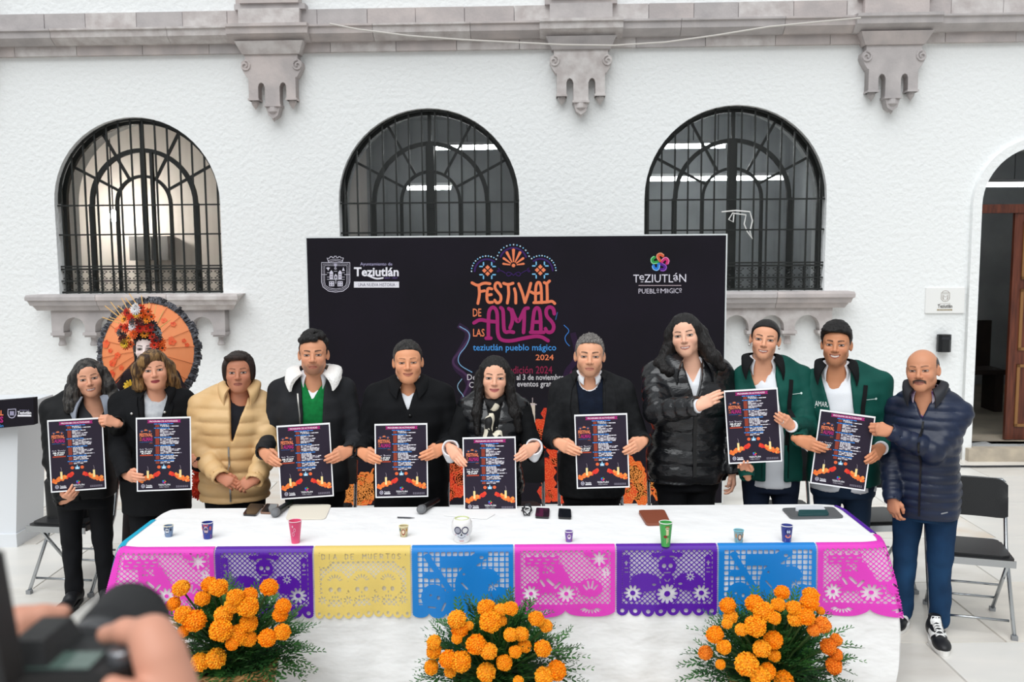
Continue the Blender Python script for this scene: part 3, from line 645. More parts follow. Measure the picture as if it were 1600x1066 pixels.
def drape(s, t, off=0.0):
    p, n, cw = peri(s)
    rip = 0.010 * math.sin(s * 7.3 + .5) + 0.008 * math.sin(s * 17.1 + 2 * math.sin(t * 3)) + 0.005 * math.sin(s * 31 + t * 6)
    fl = 0.006 + 0.022 * t + rip * min(t * 1.6, 1.0) + 0.11 * cw * cw * math.sin(min(t / 0.75, 1) * 2.4)
    z = TZ + 0.004 - t
    e = max(0.0, 1 - t / 0.03)
    q = p + n * (fl + off - 0.012 * e * e); return Vector((q.x, q.y, max(z - 0.004 * e * 0, 0.004)))
M_CLOTH = mat('white_tablecloth', 'f1f1f1', rough=0.8, bump=0.6, bscale=4.0, bdist=0.04, detail=3.5, spec=0.2, stretch=(1, 1, 1.8))
tot = 2 * (LF + LS); NS = 520; NT = 26; V = []; F = []
for i in range(NS):
    for j in range(NT + 1):
        t = 0.745 * (j / NT) ** 1.15; v = drape(tot * i / NS, t)
        w = 0.006 * math.sin(v.x * 9 + v.z * 14) * math.sin(v.z * 11 - v.x * 4) * min(1, t * 3) if j else 0
        V.append((v.x, v.y + w, v.z))
for i in range(NS):
    for j in range(NT): a = i * (NT + 1) + j; b = ((i + 1) % NS) * (NT + 1) + j; F.append((a, a + 1, b + 1, b))
g = G(); g.add(V, F); g.add([V[i * (NT + 1)] for i in range(NS)], [tuple(range(NS))])
cl = autosmooth(g.build('tablecloth', M_CLOTH), 50); tag(cl, 'long white tablecloth hanging to the floor over the table', 'tablecloth')

# ---- papel picado: cut paper panels (marching squares over a drawn 2-D field)
def squares(S, h):
    """S: field (<0 solid) on a grid; returns polygons as vertex list and faces"""
    ny, nx = S.shape; V = []; Fc = []
    full = (S[:-1, :-1] < 0) & (S[1:, :-1] < 0) & (S[:-1, 1:] < 0) & (S[1:, 1:] < 0)
    none = (S[:-1, :-1] >= 0) & (S[1:, :-1] >= 0) & (S[:-1, 1:] >= 0) & (S[1:, 1:] >= 0)
    # runs of full cells become long quads (kept short so they can bend)
    for j in range(ny - 1):
        i = 0
        while i < nx - 1:
            if full[j, i]:
                k = i
                while k < nx - 1 and full[j, k] and k - i < 6: k += 1
                n = len(V); V += [(i, j), (k, j), (k, j + 1), (i, j + 1)]; Fc.append((n, n + 1, n + 2, n + 3)); i = k
            else:
                if not none[j, i]:
                    c = [(i, j), (i + 1, j), (i + 1, j + 1), (i, j + 1)]; d = [S[j, i], S[j, i + 1], S[j + 1, i + 1], S[j + 1, i]]; P = []
                    for q in range(4):
                        a, b = d[q], d[(q + 1) % 4]
                        if a < 0: P.append(c[q])
                        if (a < 0) != (b < 0):
                            t = a / (a - b); P.append((c[q][0] + (c[(q + 1) % 4][0] - c[q][0]) * t, c[q][1] + (c[(q + 1) % 4][1] - c[q][1]) * t))
                    if len(P) >= 3: n = len(V); V += P; Fc.append(tuple(range(n, n + len(P))))
                i += 1
    return [(x * h, y * h) for x, y in V], Fc
PW, PH, ph = 0.462, 0.372, 0.0036
uu, vv = np.meshgrid(np.arange(0, PW + ph, ph), np.arange(0, PH + ph, ph)); uu = uu[:, :]; 
def seg(ax, ay, bx, by, r):
    dx, dy = bx - ax, by - ay; t = np.clip(((uu - ax) * dx + (vv - ay) * dy) / (dx * dx + dy * dy), 0, 1); return np.hypot(uu - ax - t * dx, vv - ay - t * dy) - r
def disc(x, y, r, ry=None):
    ry = ry or r; return (np.sqrt(((uu - x) / r) ** 2 + ((vv - y) / ry) ** 2) - 1) * min(r, ry)
def rect(x0, y0, x1, y1): return np.maximum(np.abs(uu - (x0 + x1) / 2) - (x1 - x0) / 2, np.abs(vv - (y0 + y1) / 2) - (y1 - y0) / 2)
U, Cut = np.minimum, (lambda a, b: np.maximum(a, -b))
def rosette(S, x, y, r, n, hole=True):
    S = U(S, disc(x, y, r))
    for k in range(n):
        a = 2 * math.pi * k / n; S = Cut(S, seg(x + .38 * r * math.cos(a), y + .38 * r * math.sin(a), x + .78 * r * math.cos(a), y + .78 * r * math.sin(a), r * .13))
    return S
def wheel(S, x, y, r, n=10):
    S = U(S, disc(x, y, r * 1.08))
    for k in range(n):
        a = 2 * math.pi * k / n + .1; S = Cut(S, seg(x + .36 * r * math.cos(a), y + .36 * r * math.sin(a), x + .84 * r * math.cos(a), y + .84 * r * math.sin(a), r * .14))
    return S
def base(kind):
    m = 0.026; topb = 0.03; botb = 0.30
    S = U(U(m - 0 - uu + 0 * vv, 0) * 0 + np.maximum(uu - m, 0 - uu - 1), np.maximum(PW - m - uu, -1 + 0 * uu)); S = U(U(uu - m, PW - m - uu), U(vv - topb, botb - vv))   # >0 inside the field
    S = S * 1.0      # solid outside the window (negative)
    if kind == 'diamond':
        p = 0.0235; a = (uu + vv) / p; b = (uu - vv) / p
        L = np.minimum(np.abs(a - np.round(a)), np.abs(b - np.round(b))) * p * .707 - 0.0021
    else:
        p = 0.0262; a = (uu - 0.026) / p; b = (vv - 0.03) / p
        L = np.minimum(np.abs(a - np.round(a)), np.abs(b - np.round(b))) * p - 0.0031
    return U(S, L)
def fringe(S, n, depth, y0=0.325):
    """scalloped lower edge"""
    k = np.abs(((uu / PW * n) % 1) - 0.5) * 2
    edge = y0 + depth * np.sqrt(np.clip(1 - k ** 2, 0, 1)); S = np.maximum(S, vv - edge)
    side = 0.004 * np.abs(np.sin(vv * 300)); return np.maximum(S, np.maximum(side - uu, uu - (PW - 0.003) + side))
def design(kind):
    if kind == 'pink':
        S = base('diamond')
        S = U(S, rect(.05, .055, .20, .105))
        for i in range(4):
            for j in range(3): S = Cut(S, disc(.066 + .036 * i + .012 * (j % 2), .058 + .017 * j, .011, .0042))
        S = U(S, seg(.12, .10, .13, .23, .010)); S = U(S, disc(.16, .19, .055, .05)); S = U(S, seg(.07, .20, .30, .20, .008)); S = U(S, disc(.14, .14, .022)); S = Cut(S, disc(.133, .138, .006)); S = Cut(S, disc(.149, .138, .006))
        S = U(S, seg(.20, .12, .26, .24, .022)); S = Cut(S, seg(.15, .175, .175, .20, .007)); S = Cut(S, seg(.185, .215, .205, .19, .006)); S = Cut(S, seg(.12, .18, .135, .205, .006))
        S = U(S, disc(.345, .22, .055, .045))
        for a in (-.9, -.3, .3, .9): S = Cut(S, seg(.345 + .02 * math.sin(a), .24 - .02 * math.cos(a), .345 + .04 * math.sin(a), .24 - .055 * math.cos(a), .0045))
        S = wheel(S, .075, .245, .042); S = wheel(S, .235, .245, .044)
        S = rosette(S, .385, .072, .042, 8); S = Cut(S, disc(.385, .072, .010)); S = U(S, disc(.335, .045, .02, .013)); S = Cut(S, seg(.405, .125, .41, .155, .004)); S = Cut(S, seg(.42, .12, .426, .15, .004))
        S = fringe(S, 2, 0.045, 0.322)
        for c in (.25, .75):
            for a in np.linspace(-1.1, 1.1, 8): S = Cut(S, seg(PW * c + .030 * math.sin(a), .316 + .018 * math.cos(a), PW * c + .052 * math.sin(a), .316 + .032 * math.cos(a), .0034))
        return S
    if kind == 'purple':
        S = base('diamond'); c = PW / 2
        S = U(S, disc(c, .055, .028, .03)); S = U(S, seg(c - .06, .055, c + .06, .055, .010)); S = U(S, disc(c, .11, .040, .042))
        S = Cut(S, disc(c - .015, .108, .010, .011)); S = Cut(S, disc(c + .015, .108, .010, .011)); S = Cut(S, seg(c, .122, c, .126, .004)); S = Cut(S, seg(c - .014, .142, c + .014, .142, .003))
        for s in (-1, 1):
            S = Cut(S, seg(c + s * .012, .062, c + s * .03, .064, .0035)); S = U(S, disc(c + s * .10, .19, .065, .045)); S = rosette(S, c + s * .105, .165, .024, 8) if s > 0 else S
            S = U(S, seg(c + s * .185, .07, c + s * .185, .23, .015)); S = Cut(S, seg(c + s * .185, .085, c + s * .185, .105, .003)); S = Cut(S, seg(c + s * .178, .093, c + s * .192, .093, .003))
            S = Cut(S, seg(c + s * .178, .12, c + s * .192, .12, .003)); S = Cut(S, seg(c + s * .178, .14, c + s * .192, .14, .003)); S = rosette(S, c + s * .155, .245, .045, 10); S = Cut(S, disc(c + s * .06, .20, .01, .006))
        S = U(S, disc(c, .185, .03, .035)); S = Cut(S, seg(c - .012, .175, c - .004, .185, .003)); S = Cut(S, seg(c + .012, .175, c + .004, .185, .003)); S = rosette(S, c, .248, .055, 12)
        S = fringe(S, 8, 0.034, 0.325)
        for k in range(8): S = Cut(S, disc(PW * (k + .5) / 8, .334, .010, .010))
        return S
    if kind == 'yellow':
        S = base('diamond')
        S = U(S, rect(.03, .03, PW - .03, .075)); S = U(S, disc(.045, .075, .03)); S = U(S, disc(PW - .045, .075, .03))
        gl = {'D': [(0, 0, 0, 2), (0, 0, .7, .3), (.7, .3, .7, 1.7), (.7, 1.7, 0, 2)], 'I': [(.4, 0, .4, 2)], 'A': [(0, 2, .4, 0), (.4, 0, .8, 2), (.2, 1.3, .6, 1.3)], 'E': [(0, 0, 0, 2), (0, 0, .7, 0), (0, 1, .6, 1), (0, 2, .7, 2)], 'M': [(0, 2, 0, 0), (0, 0, .45, 1), (.45, 1, .9, 0), (.9, 0, .9, 2)], 'U': [(0, 0, 0, 1.6), (0, 1.6, .35, 2), (.35, 2, .7, 1.6), (.7, 1.6, .7, 0)], 'R': [(0, 2, 0, 0), (0, 0, .7, .3), (.7, .3, .6, .9), (.6, .9, 0, 1), (.2, 1, .75, 2)], 'T': [(0, 0, .9, 0), (.45, 0, .45, 2)], 'O': [(.1, .3, .1, 1.7), (.1, 1.7, .4, 2), (.4, 2, .7, 1.7), (.7, 1.7, .7, .3), (.7, .3, .4, 0), (.4, 0, .1, .3)], 'S': [(.7, .2, .2, 0), (.2, 0, 0, .5), (0, .5, .7, 1.4), (.7, 1.4, .5, 2), (.5, 2, 0, 1.8)]}
        for i, chh in enumerate('DIA DE MUERTOS'):
            for x0, y0, x1, y1 in gl.get(chh, []): S = Cut(S, seg(.040 + i * .0275 + x0 * .019, .040 + y0 * .013, .040 + i * .0275 + x1 * .019, .040 + y1 * .013 + 1e-5, .0021))
        for k, x in enumerate((.10, .225, .35)):
            S = U(S, disc(x, .195, .064, .07)); S = Cut(S, disc(x - .02, .215, .010, .012)); S = Cut(S, disc(x + .02, .215, .010, .012)); S = Cut(S, seg(x, .228, x, .234, .003))
            for a in np.linspace(-1.2, 1.2, 7): S = Cut(S, seg(x + .022 * math.sin(a), .178 - .022 * math.cos(a), x + .036 * math.sin(a), .178 - .036 * math.cos(a), .003))
            for q in (-1, 0, 1): S = Cut(S, seg(x + q * .012, .248, x + q * .012, .255, .003))
        for x in (.16, .29, .04, .42): S = U(S, disc(x, .27, .03, .035)); S = rosette(S, x, .268, .024, 7)
        S = fringe(S, 10, 0.030, 0.330)
        for k in range(10): S = Cut(S, disc(PW * (k + .5) / 10, .338, .007, .009))
        return S
    S = base('square')
    S = U(S, seg(.07, .055, .17, .22, .013)); S = U(S, disc(.075, .055, .017, .013)); S = U(S, rect(.13, .06, .27, .105)); S = U(S, disc(.085, .15, .030, .018))
    S = U(S, seg(.25, .10, .32, .045, .026)); S = Cut(S, disc(.315, .062, .010, .008)); S = U(S, disc(.27, .20, .075, .10)); S = U(S, disc(.34, .16, .05, .045)); S = U(S, disc(.10, .26, .058, .065)); S = U(S, disc(.39, .25, .05, .045))
    S = U(S, disc(.22, .27, .09, .045)); S = Cut(S, seg(.225, .19, .25, .22, .004)); S = Cut(S, disc(.235, .145, .006)); S = Cut(S, seg(.075, .31, .105, .312, .004)); S = Cut(S, seg(.15, .29, .135, .325, .005)); S = Cut(S, disc(.085, .25, .006)); S = Cut(S, disc(.12, .262, .007, .01))
    for a in np.linspace(0, 5.5, 7): S = Cut(S, seg(.365 + .008 * math.cos(a), .205 + .008 * math.sin(a), .365 + .02 * math.cos(a), .205 + .02 * math.sin(a), .0025))
    S = fringe(S, 6, 0.03, 0.335); return S
DES = {}
def panel(kind, s0, s1, m, label, droop=0.0, seed=0):
    if kind not in DES:
        S = design(kind); DES[kind] = squares(S, ph)
    P, Fc = DES[kind]; out = []
    for x, y in P:
        s = s0 + (s1 - s0) * x / PW
        wv = 0.004 * math.sin(s * 21 + seed) * min(y * 4, 1)
        if y < 0.014:     # folded over the table edge onto the top
            pt, n, cw = peri(s); q = pt - n * (0.020 * (1 - y / 0.014)); out.append((q.x, q.y, TZ + 0.0075))
        else:
            v = drape(s, y - 0.014, 0.011 + wv + 0.004); out.append((v.x, v.y, v.z))
    me = bpy.data.meshes.new('papel_picado'); me.from_pydata(out, [], Fc); me.update()
    o = link('papel_picado', me, m); tag(o, label, 'paper banner', 'cut paper banners round the table'); return o
M_PINK = mat('pink_cut_paper', 'ea3fc6', rough=0.45, trans=0.15); M_PURP = mat('purple_cut_paper', '5a10a8', rough=0.45, trans=0.12)
M_YELL = mat('yellow_cut_paper', 'f3d87a', rough=0.5, trans=0.2); M_BLUE = mat('blue_cut_paper', '1488dc', rough=0.45, trans=0.15); M_CYAN = mat('cyan_cut_paper', '18b8dc', rough=0.45, trans=0.15)
bnd = [onz(x, 855, TZ).x - TX0 for x in (190, 340, 492, 643, 803, 962, 1122, 1278)]; bnd[0] = 0.004; bnd.append(bnd[-1] + 0.50)
seq = [('pink', M_PINK, 'pink cut paper banner at the left front corner of the table'), ('purple', M_PURP, 'purple cut paper banner beside the leftmost pink one'), ('yellow', M_YELL, 'yellow cut paper banner on the table front'),
       ('blue', M_BLUE, 'blue cut paper banner next to the yellow one'), ('pink', M_PINK, 'pink cut paper banner in the middle of the table front'), ('purple', M_PURP, 'purple cut paper banner right of the middle pink one'),
       ('blue', M_BLUE, 'blue cut paper banner behind the right marigold basket'), ('pink', M_PINK, 'pink cut paper banner wrapping the right corner of the table')]
for k, (kd, m, lb) in enumerate(seq): panel(kd, bnd[k] + 0.001, bnd[k+1] + 0.002, m, lb, seed=k * 1.7)
panel('blue', tot - 0.48, tot - 0.01, M_CYAN, 'cyan cut paper banner on the left end of the table', seed=4)
panel('purple', bnd[8] + 0.02, LF + LS - 0.02, M_PURP, 'purple cut paper banner on the right end of the table', seed=9)

# ================================================================== POSTERS
pw2, ph2 = 0.1485, 0.21
def qpos(x, y, l): return ((x - 360) / 616 * 2 * pw2, -0.0016 - 0.00035 * l, -(y - 530) / 930 * 2 * ph2)
pr = Print(qpos); pr.rect(66, 86, 654, 978, '231a2c', 0.5)
pr.poly([(178, 98), (556, 98), (546, 118), (556, 136), (178, 136), (188, 118)], 'a3216f', 1); pr.text('PROGRAMA DE ACTIVIDADES', 205, 106, 520, 126, 'f6e6f0', 2, bold=0.015)
Q = Sub(pr, 92, 190, 5.6)
pr.text('FESTIVAL', 92, 262, 236, 306, 'f4875c', 2, bold=0.03); pr.text('ALMAS', 118, 312, 236, 362, 'a8236f', 2, bold=0.04); pr.text('DE', 94, 312, 112, 330, 'f4875c', 2); pr.text('LAS', 94, 336, 114, 356, 'f4875c', 2); pr.text('teziutlán pueblo mágico', 92, 368, 236, 380, '3f7fd0', 2); pr.text('2024', 200, 384, 234, 394, 'e0703c', 2)
for k in range(7):
    a = math.radians(170 - k * 26.6); pr.ribbon([(162 + 5 * math.cos(a), 232 - 5 * math.sin(a)), (162 + 20 * math.cos(a), 232 - 20 * math.sin(a))], 4, 'f4875c', 2, False, 0)
for cx in (118, 206): pr.disc(cx, 241, 10, 'd07a5c', 2, 8); pr.ribbon([(cx + 22 * math.cos(t), 246 - 22 * math.sin(t)) for t in np.linspace(.2, 2.9, 8)], 3, '4a6fae', 2)
pr.ribbon([(90, 466), (98, 454), (102, 472), (112, 460), (120, 470), (128, 456), (134, 470)], 4, 'cfc8d4', 2); pr.ribbon([(150, 456), (172, 454), (160, 456), (160, 474), (172, 462), (182, 470), (192, 460), (204, 470), (214, 456), (224, 468), (236, 462)], 4, 'cfc8d4', 2); pr.text('DEL 27 OCT', 98, 482, 228, 504, 'ffffff', 2, bold=0.04); pr.text('AL 2 NOV', 108, 508, 216, 526, 'ffffff', 2, bold=0.04); pr.rect(92, 534, 236, 548, 'b8452a', 2)
rp = random.Random(5); y = 148
for blk, n in ((0, 2), (1, 6), (2, 5), (3, 6), (4, 3), (5, 2)):
    x = 254
    while x < 254 + rp.uniform(170, 205):
        q_ = rp.uniform(16, 46); pr.rect(x, y - 5, x + q_, y + 6, '3f86d8', 2); x += q_ + 6
    y += 16
    for k in range(n):
        pr.rect(268, y - 4, 310, y + 6, 'b2492c', 2); w = rp.uniform(90, 230); x = 320
        while x < 320 + w:
            q = rp.uniform(14, 40); pr.rect(x, y - 5, min(x + q, 636), y + 5, 'e6e2ea' if rp.random() < .75 else '8d8696', 2); x += q + 4
        y += 16.2
    y += 5
for s in (-1, 1):
    cx = 360
    for i in range(46):
        t = rp.random(); x = cx + s * (60 + 226 * t); yy = 770 + 95 * t + rp.uniform(-28, 34) * (0.5 + t * .6)
        if x < 80 or x > 640: continue
        pr.disc(x, yy, rp.uniform(13, 20), ['e0332a', 'e8452a'][rp.randrange(2)] if t < .3 else ['f0813a', 'f49a4c', 'ee6c32'][rp.randrange(3)], 1 + 0.02 * i, 9)
    x = cx + s * 182; pr.rect(x - 13, 735, x + 11, 830, 'f2dc9a', 2.4); pr.ribbon([(x, 735), (x + 4, 705), (x - 4, 680)], 5, '8a7f8a', 2.4)
pr.disc(302, 693, 20, 'e8683a', 1.5); pr.disc(412, 693, 20, 'e8683a', 1.5); pr.poly([(335, 715), (332, 680), (345, 690), (357, 655), (370, 690), (384, 680), (380, 715)], '8fc4e4', 1.8); pr.disc(357, 700, 12, 'dceaf4', 2.2)
for k, c in enumerate(('e0603f', 'd63277', '7a43b0', '2a7fe0', '2f9a48')): a = 2 * math.pi * k / 5; pr.disc(358 + 14 * math.cos(a), 880 + 14 * math.sin(a), 10, c, 2, 8)
pr.text('TEZIUTLÁN', 292, 904, 426, 930, 'f0eef4', 2, bold=0.02); pr.text('PUEBLO MÁGICO', 305, 938, 412, 954, 'd0ccd6', 2)
pr.ribbon([(122 + 18 * math.cos(t), 928 + 22 * math.sin(t)) for t in np.linspace(0, 6.0, 12)], 6, 'c9c5d4', 2, True, 0); pr.rect(112, 918, 132, 940, '9a96a8', 2); pr.text('Teziutlán', 154, 912, 222, 932, 'f0eef4', 2, bold=0.02); pr.rect(154, 938, 226, 950, 'f0eef4', 2)

for x in range(490, 620, 20): pr.rect(x, 936, x + 15, 943, '8d8696', 2); pr.rect(x, 950, x + 16, 957, '8d8696', 2)
PRT = pr.g.mesh('print', vcol=True); PRT.materials.append(PRINT)
SHT = G().box(-pw2, pw2, -0.0015, 0.0015, -ph2, ph2).mesh('sheet'); SHT.materials.append(mat('white_card', 'f4f4f6', rough=0.5))
POST = [[(78, 652), (160, 655), (163, 766), (80, 770), 5.15, 'festival poster held by the leftmost woman with curly hair'], [(215, 649), (300, 651), (297, 769), (213, 769), 5.05, 'festival poster held by the woman with blonde streaked hair'],
        [(433, 659), (515, 659), (521, 781), (439, 784), 5.02, 'festival poster held by the man with fleece collar'], [(587, 660), (667, 659), (667, 781), (588, 779), 5.02, 'festival poster held by the man in black overcoat'],
        [(723, 681), (807, 680), (807, 801), (724, 803), 4.96, 'festival poster held lowest, by the woman with patterned scarf'], [(897, 645), (980, 642), (983, 765), (902, 768), 5.0, 'festival poster held by the grey haired man in blazer'],
        [(1132, 610), (1213, 603), (1221, 722), (1140, 728), 5.05, 'festival poster tilted left, shared by two women'], [(1280, 638), (1364, 648), (1352, 771), (1270, 757), 4.95, 'festival poster tilted right, held by the two rightmost men']]
POS = []
for a, b, c, d, Y, lb in POST:
    cx, cy = (a[0] + b[0] + c[0] + d[0]) / 4, (a[1] + b[1] + c[1] + d[1]) / 4
    ang = math.atan2(-(b[1] - a[1] + c[1] - d[1]) / 2, (b[0] - a[0] + c[0] - d[0]) / 2); ang2 = math.atan2((c[0] - b[0] + d[0] - a[0]) / 2, (c[1] - b[1] + d[1] - a[1]) / 2)
    p = ony(cx, cy, Y); o = empty('poster', p); yaw = math.atan2(p.x, 5.2) * -0.5
    o.rotation_euler = (math.radians(-4), -(ang + ang2) / 2, yaw)
    link('sheet', SHT, None, o); link('print', PRT, None, o); tag(o, lb, 'poster', 'festival programme posters'); POS.append((p, (ang + ang2) / 2))

# ================================================================== THINGS ON THE TABLE
def tz(px, py): return onz(px, py, TZ + 0.005)
def cup(px, py, h, r0, r1, body, rim, marks, label):
    o = empty('paper_cup', tz(px, py)); m = mat('cup_' + body, body, rough=0.4)
    g = G(); g.lathe([(r0, 0), (r1, h), (r1 - 0.002, h), (r0 - 0.002, 0.004), (0.0, 0.004)], 24); autosmooth(g.build('body', m, o))
    G().tube([((r1) * math.cos(t), (r1) * math.sin(t), h) for t in (2 * math.pi * k / 24 for k in range(24))], 0.0022, 6, closed=True).build('rim', mat('cup_rim_' + rim, rim, rough=0.4), o, True)
    def cpos(x, y, l):
        r = r0 + (r1 - r0) * (1 - y) + 0.0006 + 0.0004 * l; t = -math.pi / 2 + x; return (r * math.cos(t), r * math.sin(t), h * (1 - y))
    q = Print(cpos)
    for kind, x, y, a, b, c, l in marks:
        if kind == 'd': q.disc(x, y, a, c, l, 12, b)
        elif kind == 'r': q.rect(x, y, a, b, c, l)
        else: q.ribbon(x, y, a, l)if False else None
    q.build('print', o); tag(o, label, 'cup', 'paper cups on the table')
skullish = lambda bgc, c1, c2, c3: [('r', -1.0, .72, 1.0, .97, c2, 1), ('d', 0, .40, .42, .24, c1, 2), ('d', -.17, .36, .13, .08, c3, 3), ('d', .17, .36, .13, .08, c3, 3), ('r', -.2, .56, .2, .62, c3, 3), ('d', -.8, .3, .22, .14, c2, 2), ('d', .8, .3, .22, .14, c2, 2), ('d', 0, .10, .5, .07, c2, 2)]
cup(264, 838, 0.056, 0.018, 0.024, '6f86a8', 'f0ead0', skullish('', 'd8dce4', '3a4458', '33384a'), 'small grey blue paper cup, leftmost on the table')
cup(325, 841, 0.082, 0.021, 0.029, '2c3c92', 'e8e8ee', skullish('', 'c9b4bc', 'c8585a', '22285a'), 'blue paper cup with skull print near the left end')
cup(462, 848, 0.112, 0.020, 0.032, 'e8547e', 'f0d0d8', [('d', -.2, .2, .12, .06, 'f6c6d4', 2), ('d', .1, .36, .20, .09, 'f6c6d4', 2), ('d', .1, .36, .13, .06, 'e8547e', 3), ('d', -.15, .55, .22, .10, 'f6c6d4', 2), ('d', -.15, .55, .15, .07, 'e8547e', 3)], 'tall pink paper cup with pale outlines')
cup(631, 838, 0.054, 0.018, 0.024, 'c8b890', 'f4ecc0', [('d', 0, .5, .45, .3, '9a4030', 2), ('d', 0, .48, .3, .2, 'ead8b8', 3), ('r', -.8, .75, .8, .97, '4a7a58', 2), ('d', -.8, .3, .2, .15, '3a6a5a', 2), ('d', .8, .3, .2, .15, 'b8863a', 2)], 'small beige paper cup near the middle microphone')
cup(889, 846, 0.052, 0.016, 0.021, '7a58a8', 'f0f0f4', [('d', 0, .45, .45, .26, 'e8e0ee', 2), ('d', -.15, .4, .12, .08, '3a2458', 3), ('d', .15, .4, .12, .08, '3a2458', 3), ('r', -1, .74, 1, .95, 'c8486a', 2)], 'tiny purple paper cup in front of the grey haired man')
cup(1040, 853, 0.118, 0.021, 0.032, '4fae5a', 'f4f4f0', [('d', .1, .22, .28, .09, 'ece4c0', 2), ('d', .0, .21, .07, .03, '3a3a30', 3), ('d', .22, .21, .07, .03, '3a3a30', 3), ('r', -.1, .30, .35, .5, 'dcd4a8', 2), ('d', -.2, .55, .35, .06, '8a3a2a', 3), ('r', 0, .6, .12, .85, 'dcd4a8', 2), ('r', .25, .6, .36, .8, 'dcd4a8', 2), ('d', .1, .12, .4, .03, '9a6a3a', 3)], 'tall green paper cup with skeleton print')
cup(1154, 847, 0.060, 0.019, 0.024, '8fb4bc', '7fd0e0', [('d', 0, .5, .42, .28, '8a5038', 2), ('d', 0, .48, .28, .2, 'f0d4b8', 3), ('r', -.9, .78, .9, .97, '3a8a8a', 2), ('d', -.8, .4, .2, .2, 'c89a6a', 2), ('d', .8, .4, .2, .2, 'c89a6a', 2)], 'small light blue rimmed paper cup')
cup(1229, 846, 0.082, 0.021, 0.029, '3a4496', 'e8e8ee', [('d', 0, .28, .6, .2, '2a2f6a', 2), ('d', -.15, .32, .16, .1, 'c8d0e8', 3), ('d', .2, .32, .16, .1, 'c8d0e8', 3), ('d', 0, .6, .6, .12, 'e08a7a', 2), ('r', -.6, .78, .6, .95, '7a8ac0', 2)], 'blue paper cup with mask print near the right end')
# sugar skull jar
sk = empty('skull_jar', tz(722, 846)); g = G()
g.lathe([(0.0, 0), (0.034, 0.0), (0.040, 0.012), (0.041, 0.03), (0.050, 0.05), (0.053, 0.075), (0.050, 0.10), (0.042, 0.115), (0.036, 0.118), (0.030, 0.112), (0, 0.108)], 28); g.build('jar', mat('white_ceramic', 'f4f2f0', rough=0.25, coat=0.3), sk, True)
G().tube([(0.034 * math.cos(t), 0.034 * math.sin(t), 0.117) for t in (2 * math.pi * k / 24 for k in range(24))], 0.003, 6, closed=True).build('rim', mat('pale_green_rim', 'cfd89a', rough=0.4), sk, True)
def kpos(x, y, l):
    zz = 0.118 * (1 - y); r = np.interp(zz, [0, .012, .03, .05, .075, .10, .118], [.034, .040, .041, .050, .053, .050, .042]) + 0.0005 * l + 0.0008; t = -math.pi / 2 + x; return (r * math.cos(t), r * math.sin(t), zz)
q = Print(kpos)
for s in (-1, 1):
    for k in range(14): a = 2 * math.pi * k / 14; q.disc(s * .36 + .30 * math.cos(a), .40 + .145 * math.sin(a), .055, '30305a', 2, 8, .028)
    q.ribbon([(s * .36 + .30 * math.cos(t), .40 + .14 * math.sin(t)) for t in np.linspace(0, 2 * math.pi, 18)[:-1]], .03, '2a2a50', 2, True, 0)
    q.disc(s * .36, .40, .24, 'a9a9b4' if s < 0 else 'f4f2f0', 1.5, 14, .11); q.ribbon([(s * .72, .60), (s * .62, .625), (s * .55, .60)], .02, 'd0506a', 2)
q.poly([(0, .52), (.11, .63), (-.11, .63)], '20202c', 2)
for k in range(7): x = -.36 + .12 * k; q.disc(x, .745 - .06 * (x / .36) ** 2 + .0, .035, '30303c', 2, 8, .022)
for k in range(5): q.disc(-.22 + .11 * k, .87 + .02 * (k % 2), .04, 'c8304a', 2, 8, .02)
q.build('print', sk); tag(sk, 'white sugar skull jar with round painted eyes on the table', 'jar')
# microphones
def mic(px, py, tx, ty, label):
    a = tz(px, py); a.z = TZ + 0.03; b = tz(tx, ty); b.z = TZ + 0.022; d = (b - a).normalized(); L = 0.24
    M = Matrix.Translation(a) @ d.to_track_quat('Z', 'Y').to_matrix().to_4x4(); o = empty('microphone', (a.x, a.y, TZ + 0.005)); I = Matrix.Translation(-Vector((a.x, a.y, TZ + 0.005)))
    G().lathe([(0, -0.026), (0.014, -0.023), (0.0235, -0.01), (0.025, 0.005), (0.0225, 0.022), (0.02, 0.03)], 16, M=I @ M).build('grille', mat('mic_grille', '8b8d90', rough=0.45, metal=0.6, bump=0.6, bscale=500), o, True)
    G().lathe([(0.0215, 0.028), (0.022, 0.036), (0.0195, 0.045), (0.0145, L), (0.0, L)], 16, M=I @ M).build('handle', mat('mic_black', '17181a', rough=0.35), o, True)
    tag(o, label, 'microphone', 'handheld microphones on the table')
mic(430, 808, 452, 791, 'black microphone lying in front of the folded paper'); mic(658, 803, 678, 789, 'black microphone lying near the centre, beside a pen')
M_BLK = mat('glossy_black_phone', '131519', rough=0.15, coat=0.4)
def slab(name, corners, h, m, label, cat, z0=TZ + 0.006, extra=None, group=None):
    P = [onz(x, y, z0) for x, y in corners]; c = sum(P, Vector()) / 4; o = empty(name, (c.x, c.y, z0)); g = G()
    def rounded(Q, f=0.1):
        R = []
        for i in range(len(Q)): p, a, b = Q[i], Q[i - 1], Q[(i + 1) % len(Q)]; R += [p + (a - p) * f, p + (a - p) * f * .3 + (b - p) * f * .3, p + (b - p) * f]
        return R
    R = rounded([p - c for p in P]); g.prism([(p.x, p.y) for p in R], 0, h); g.build('body', m, o)
    R2 = rounded([(p - c) * 0.90 for p in P]); G().prism([(p.x, p.y) for p in R2], h, h + 0.0006).build('face', extra or m, o); tag(o, label, cat, group); return o
M_SCR = mat('dark_screen', '1c1f26', rough=0.08, coat=0.5)
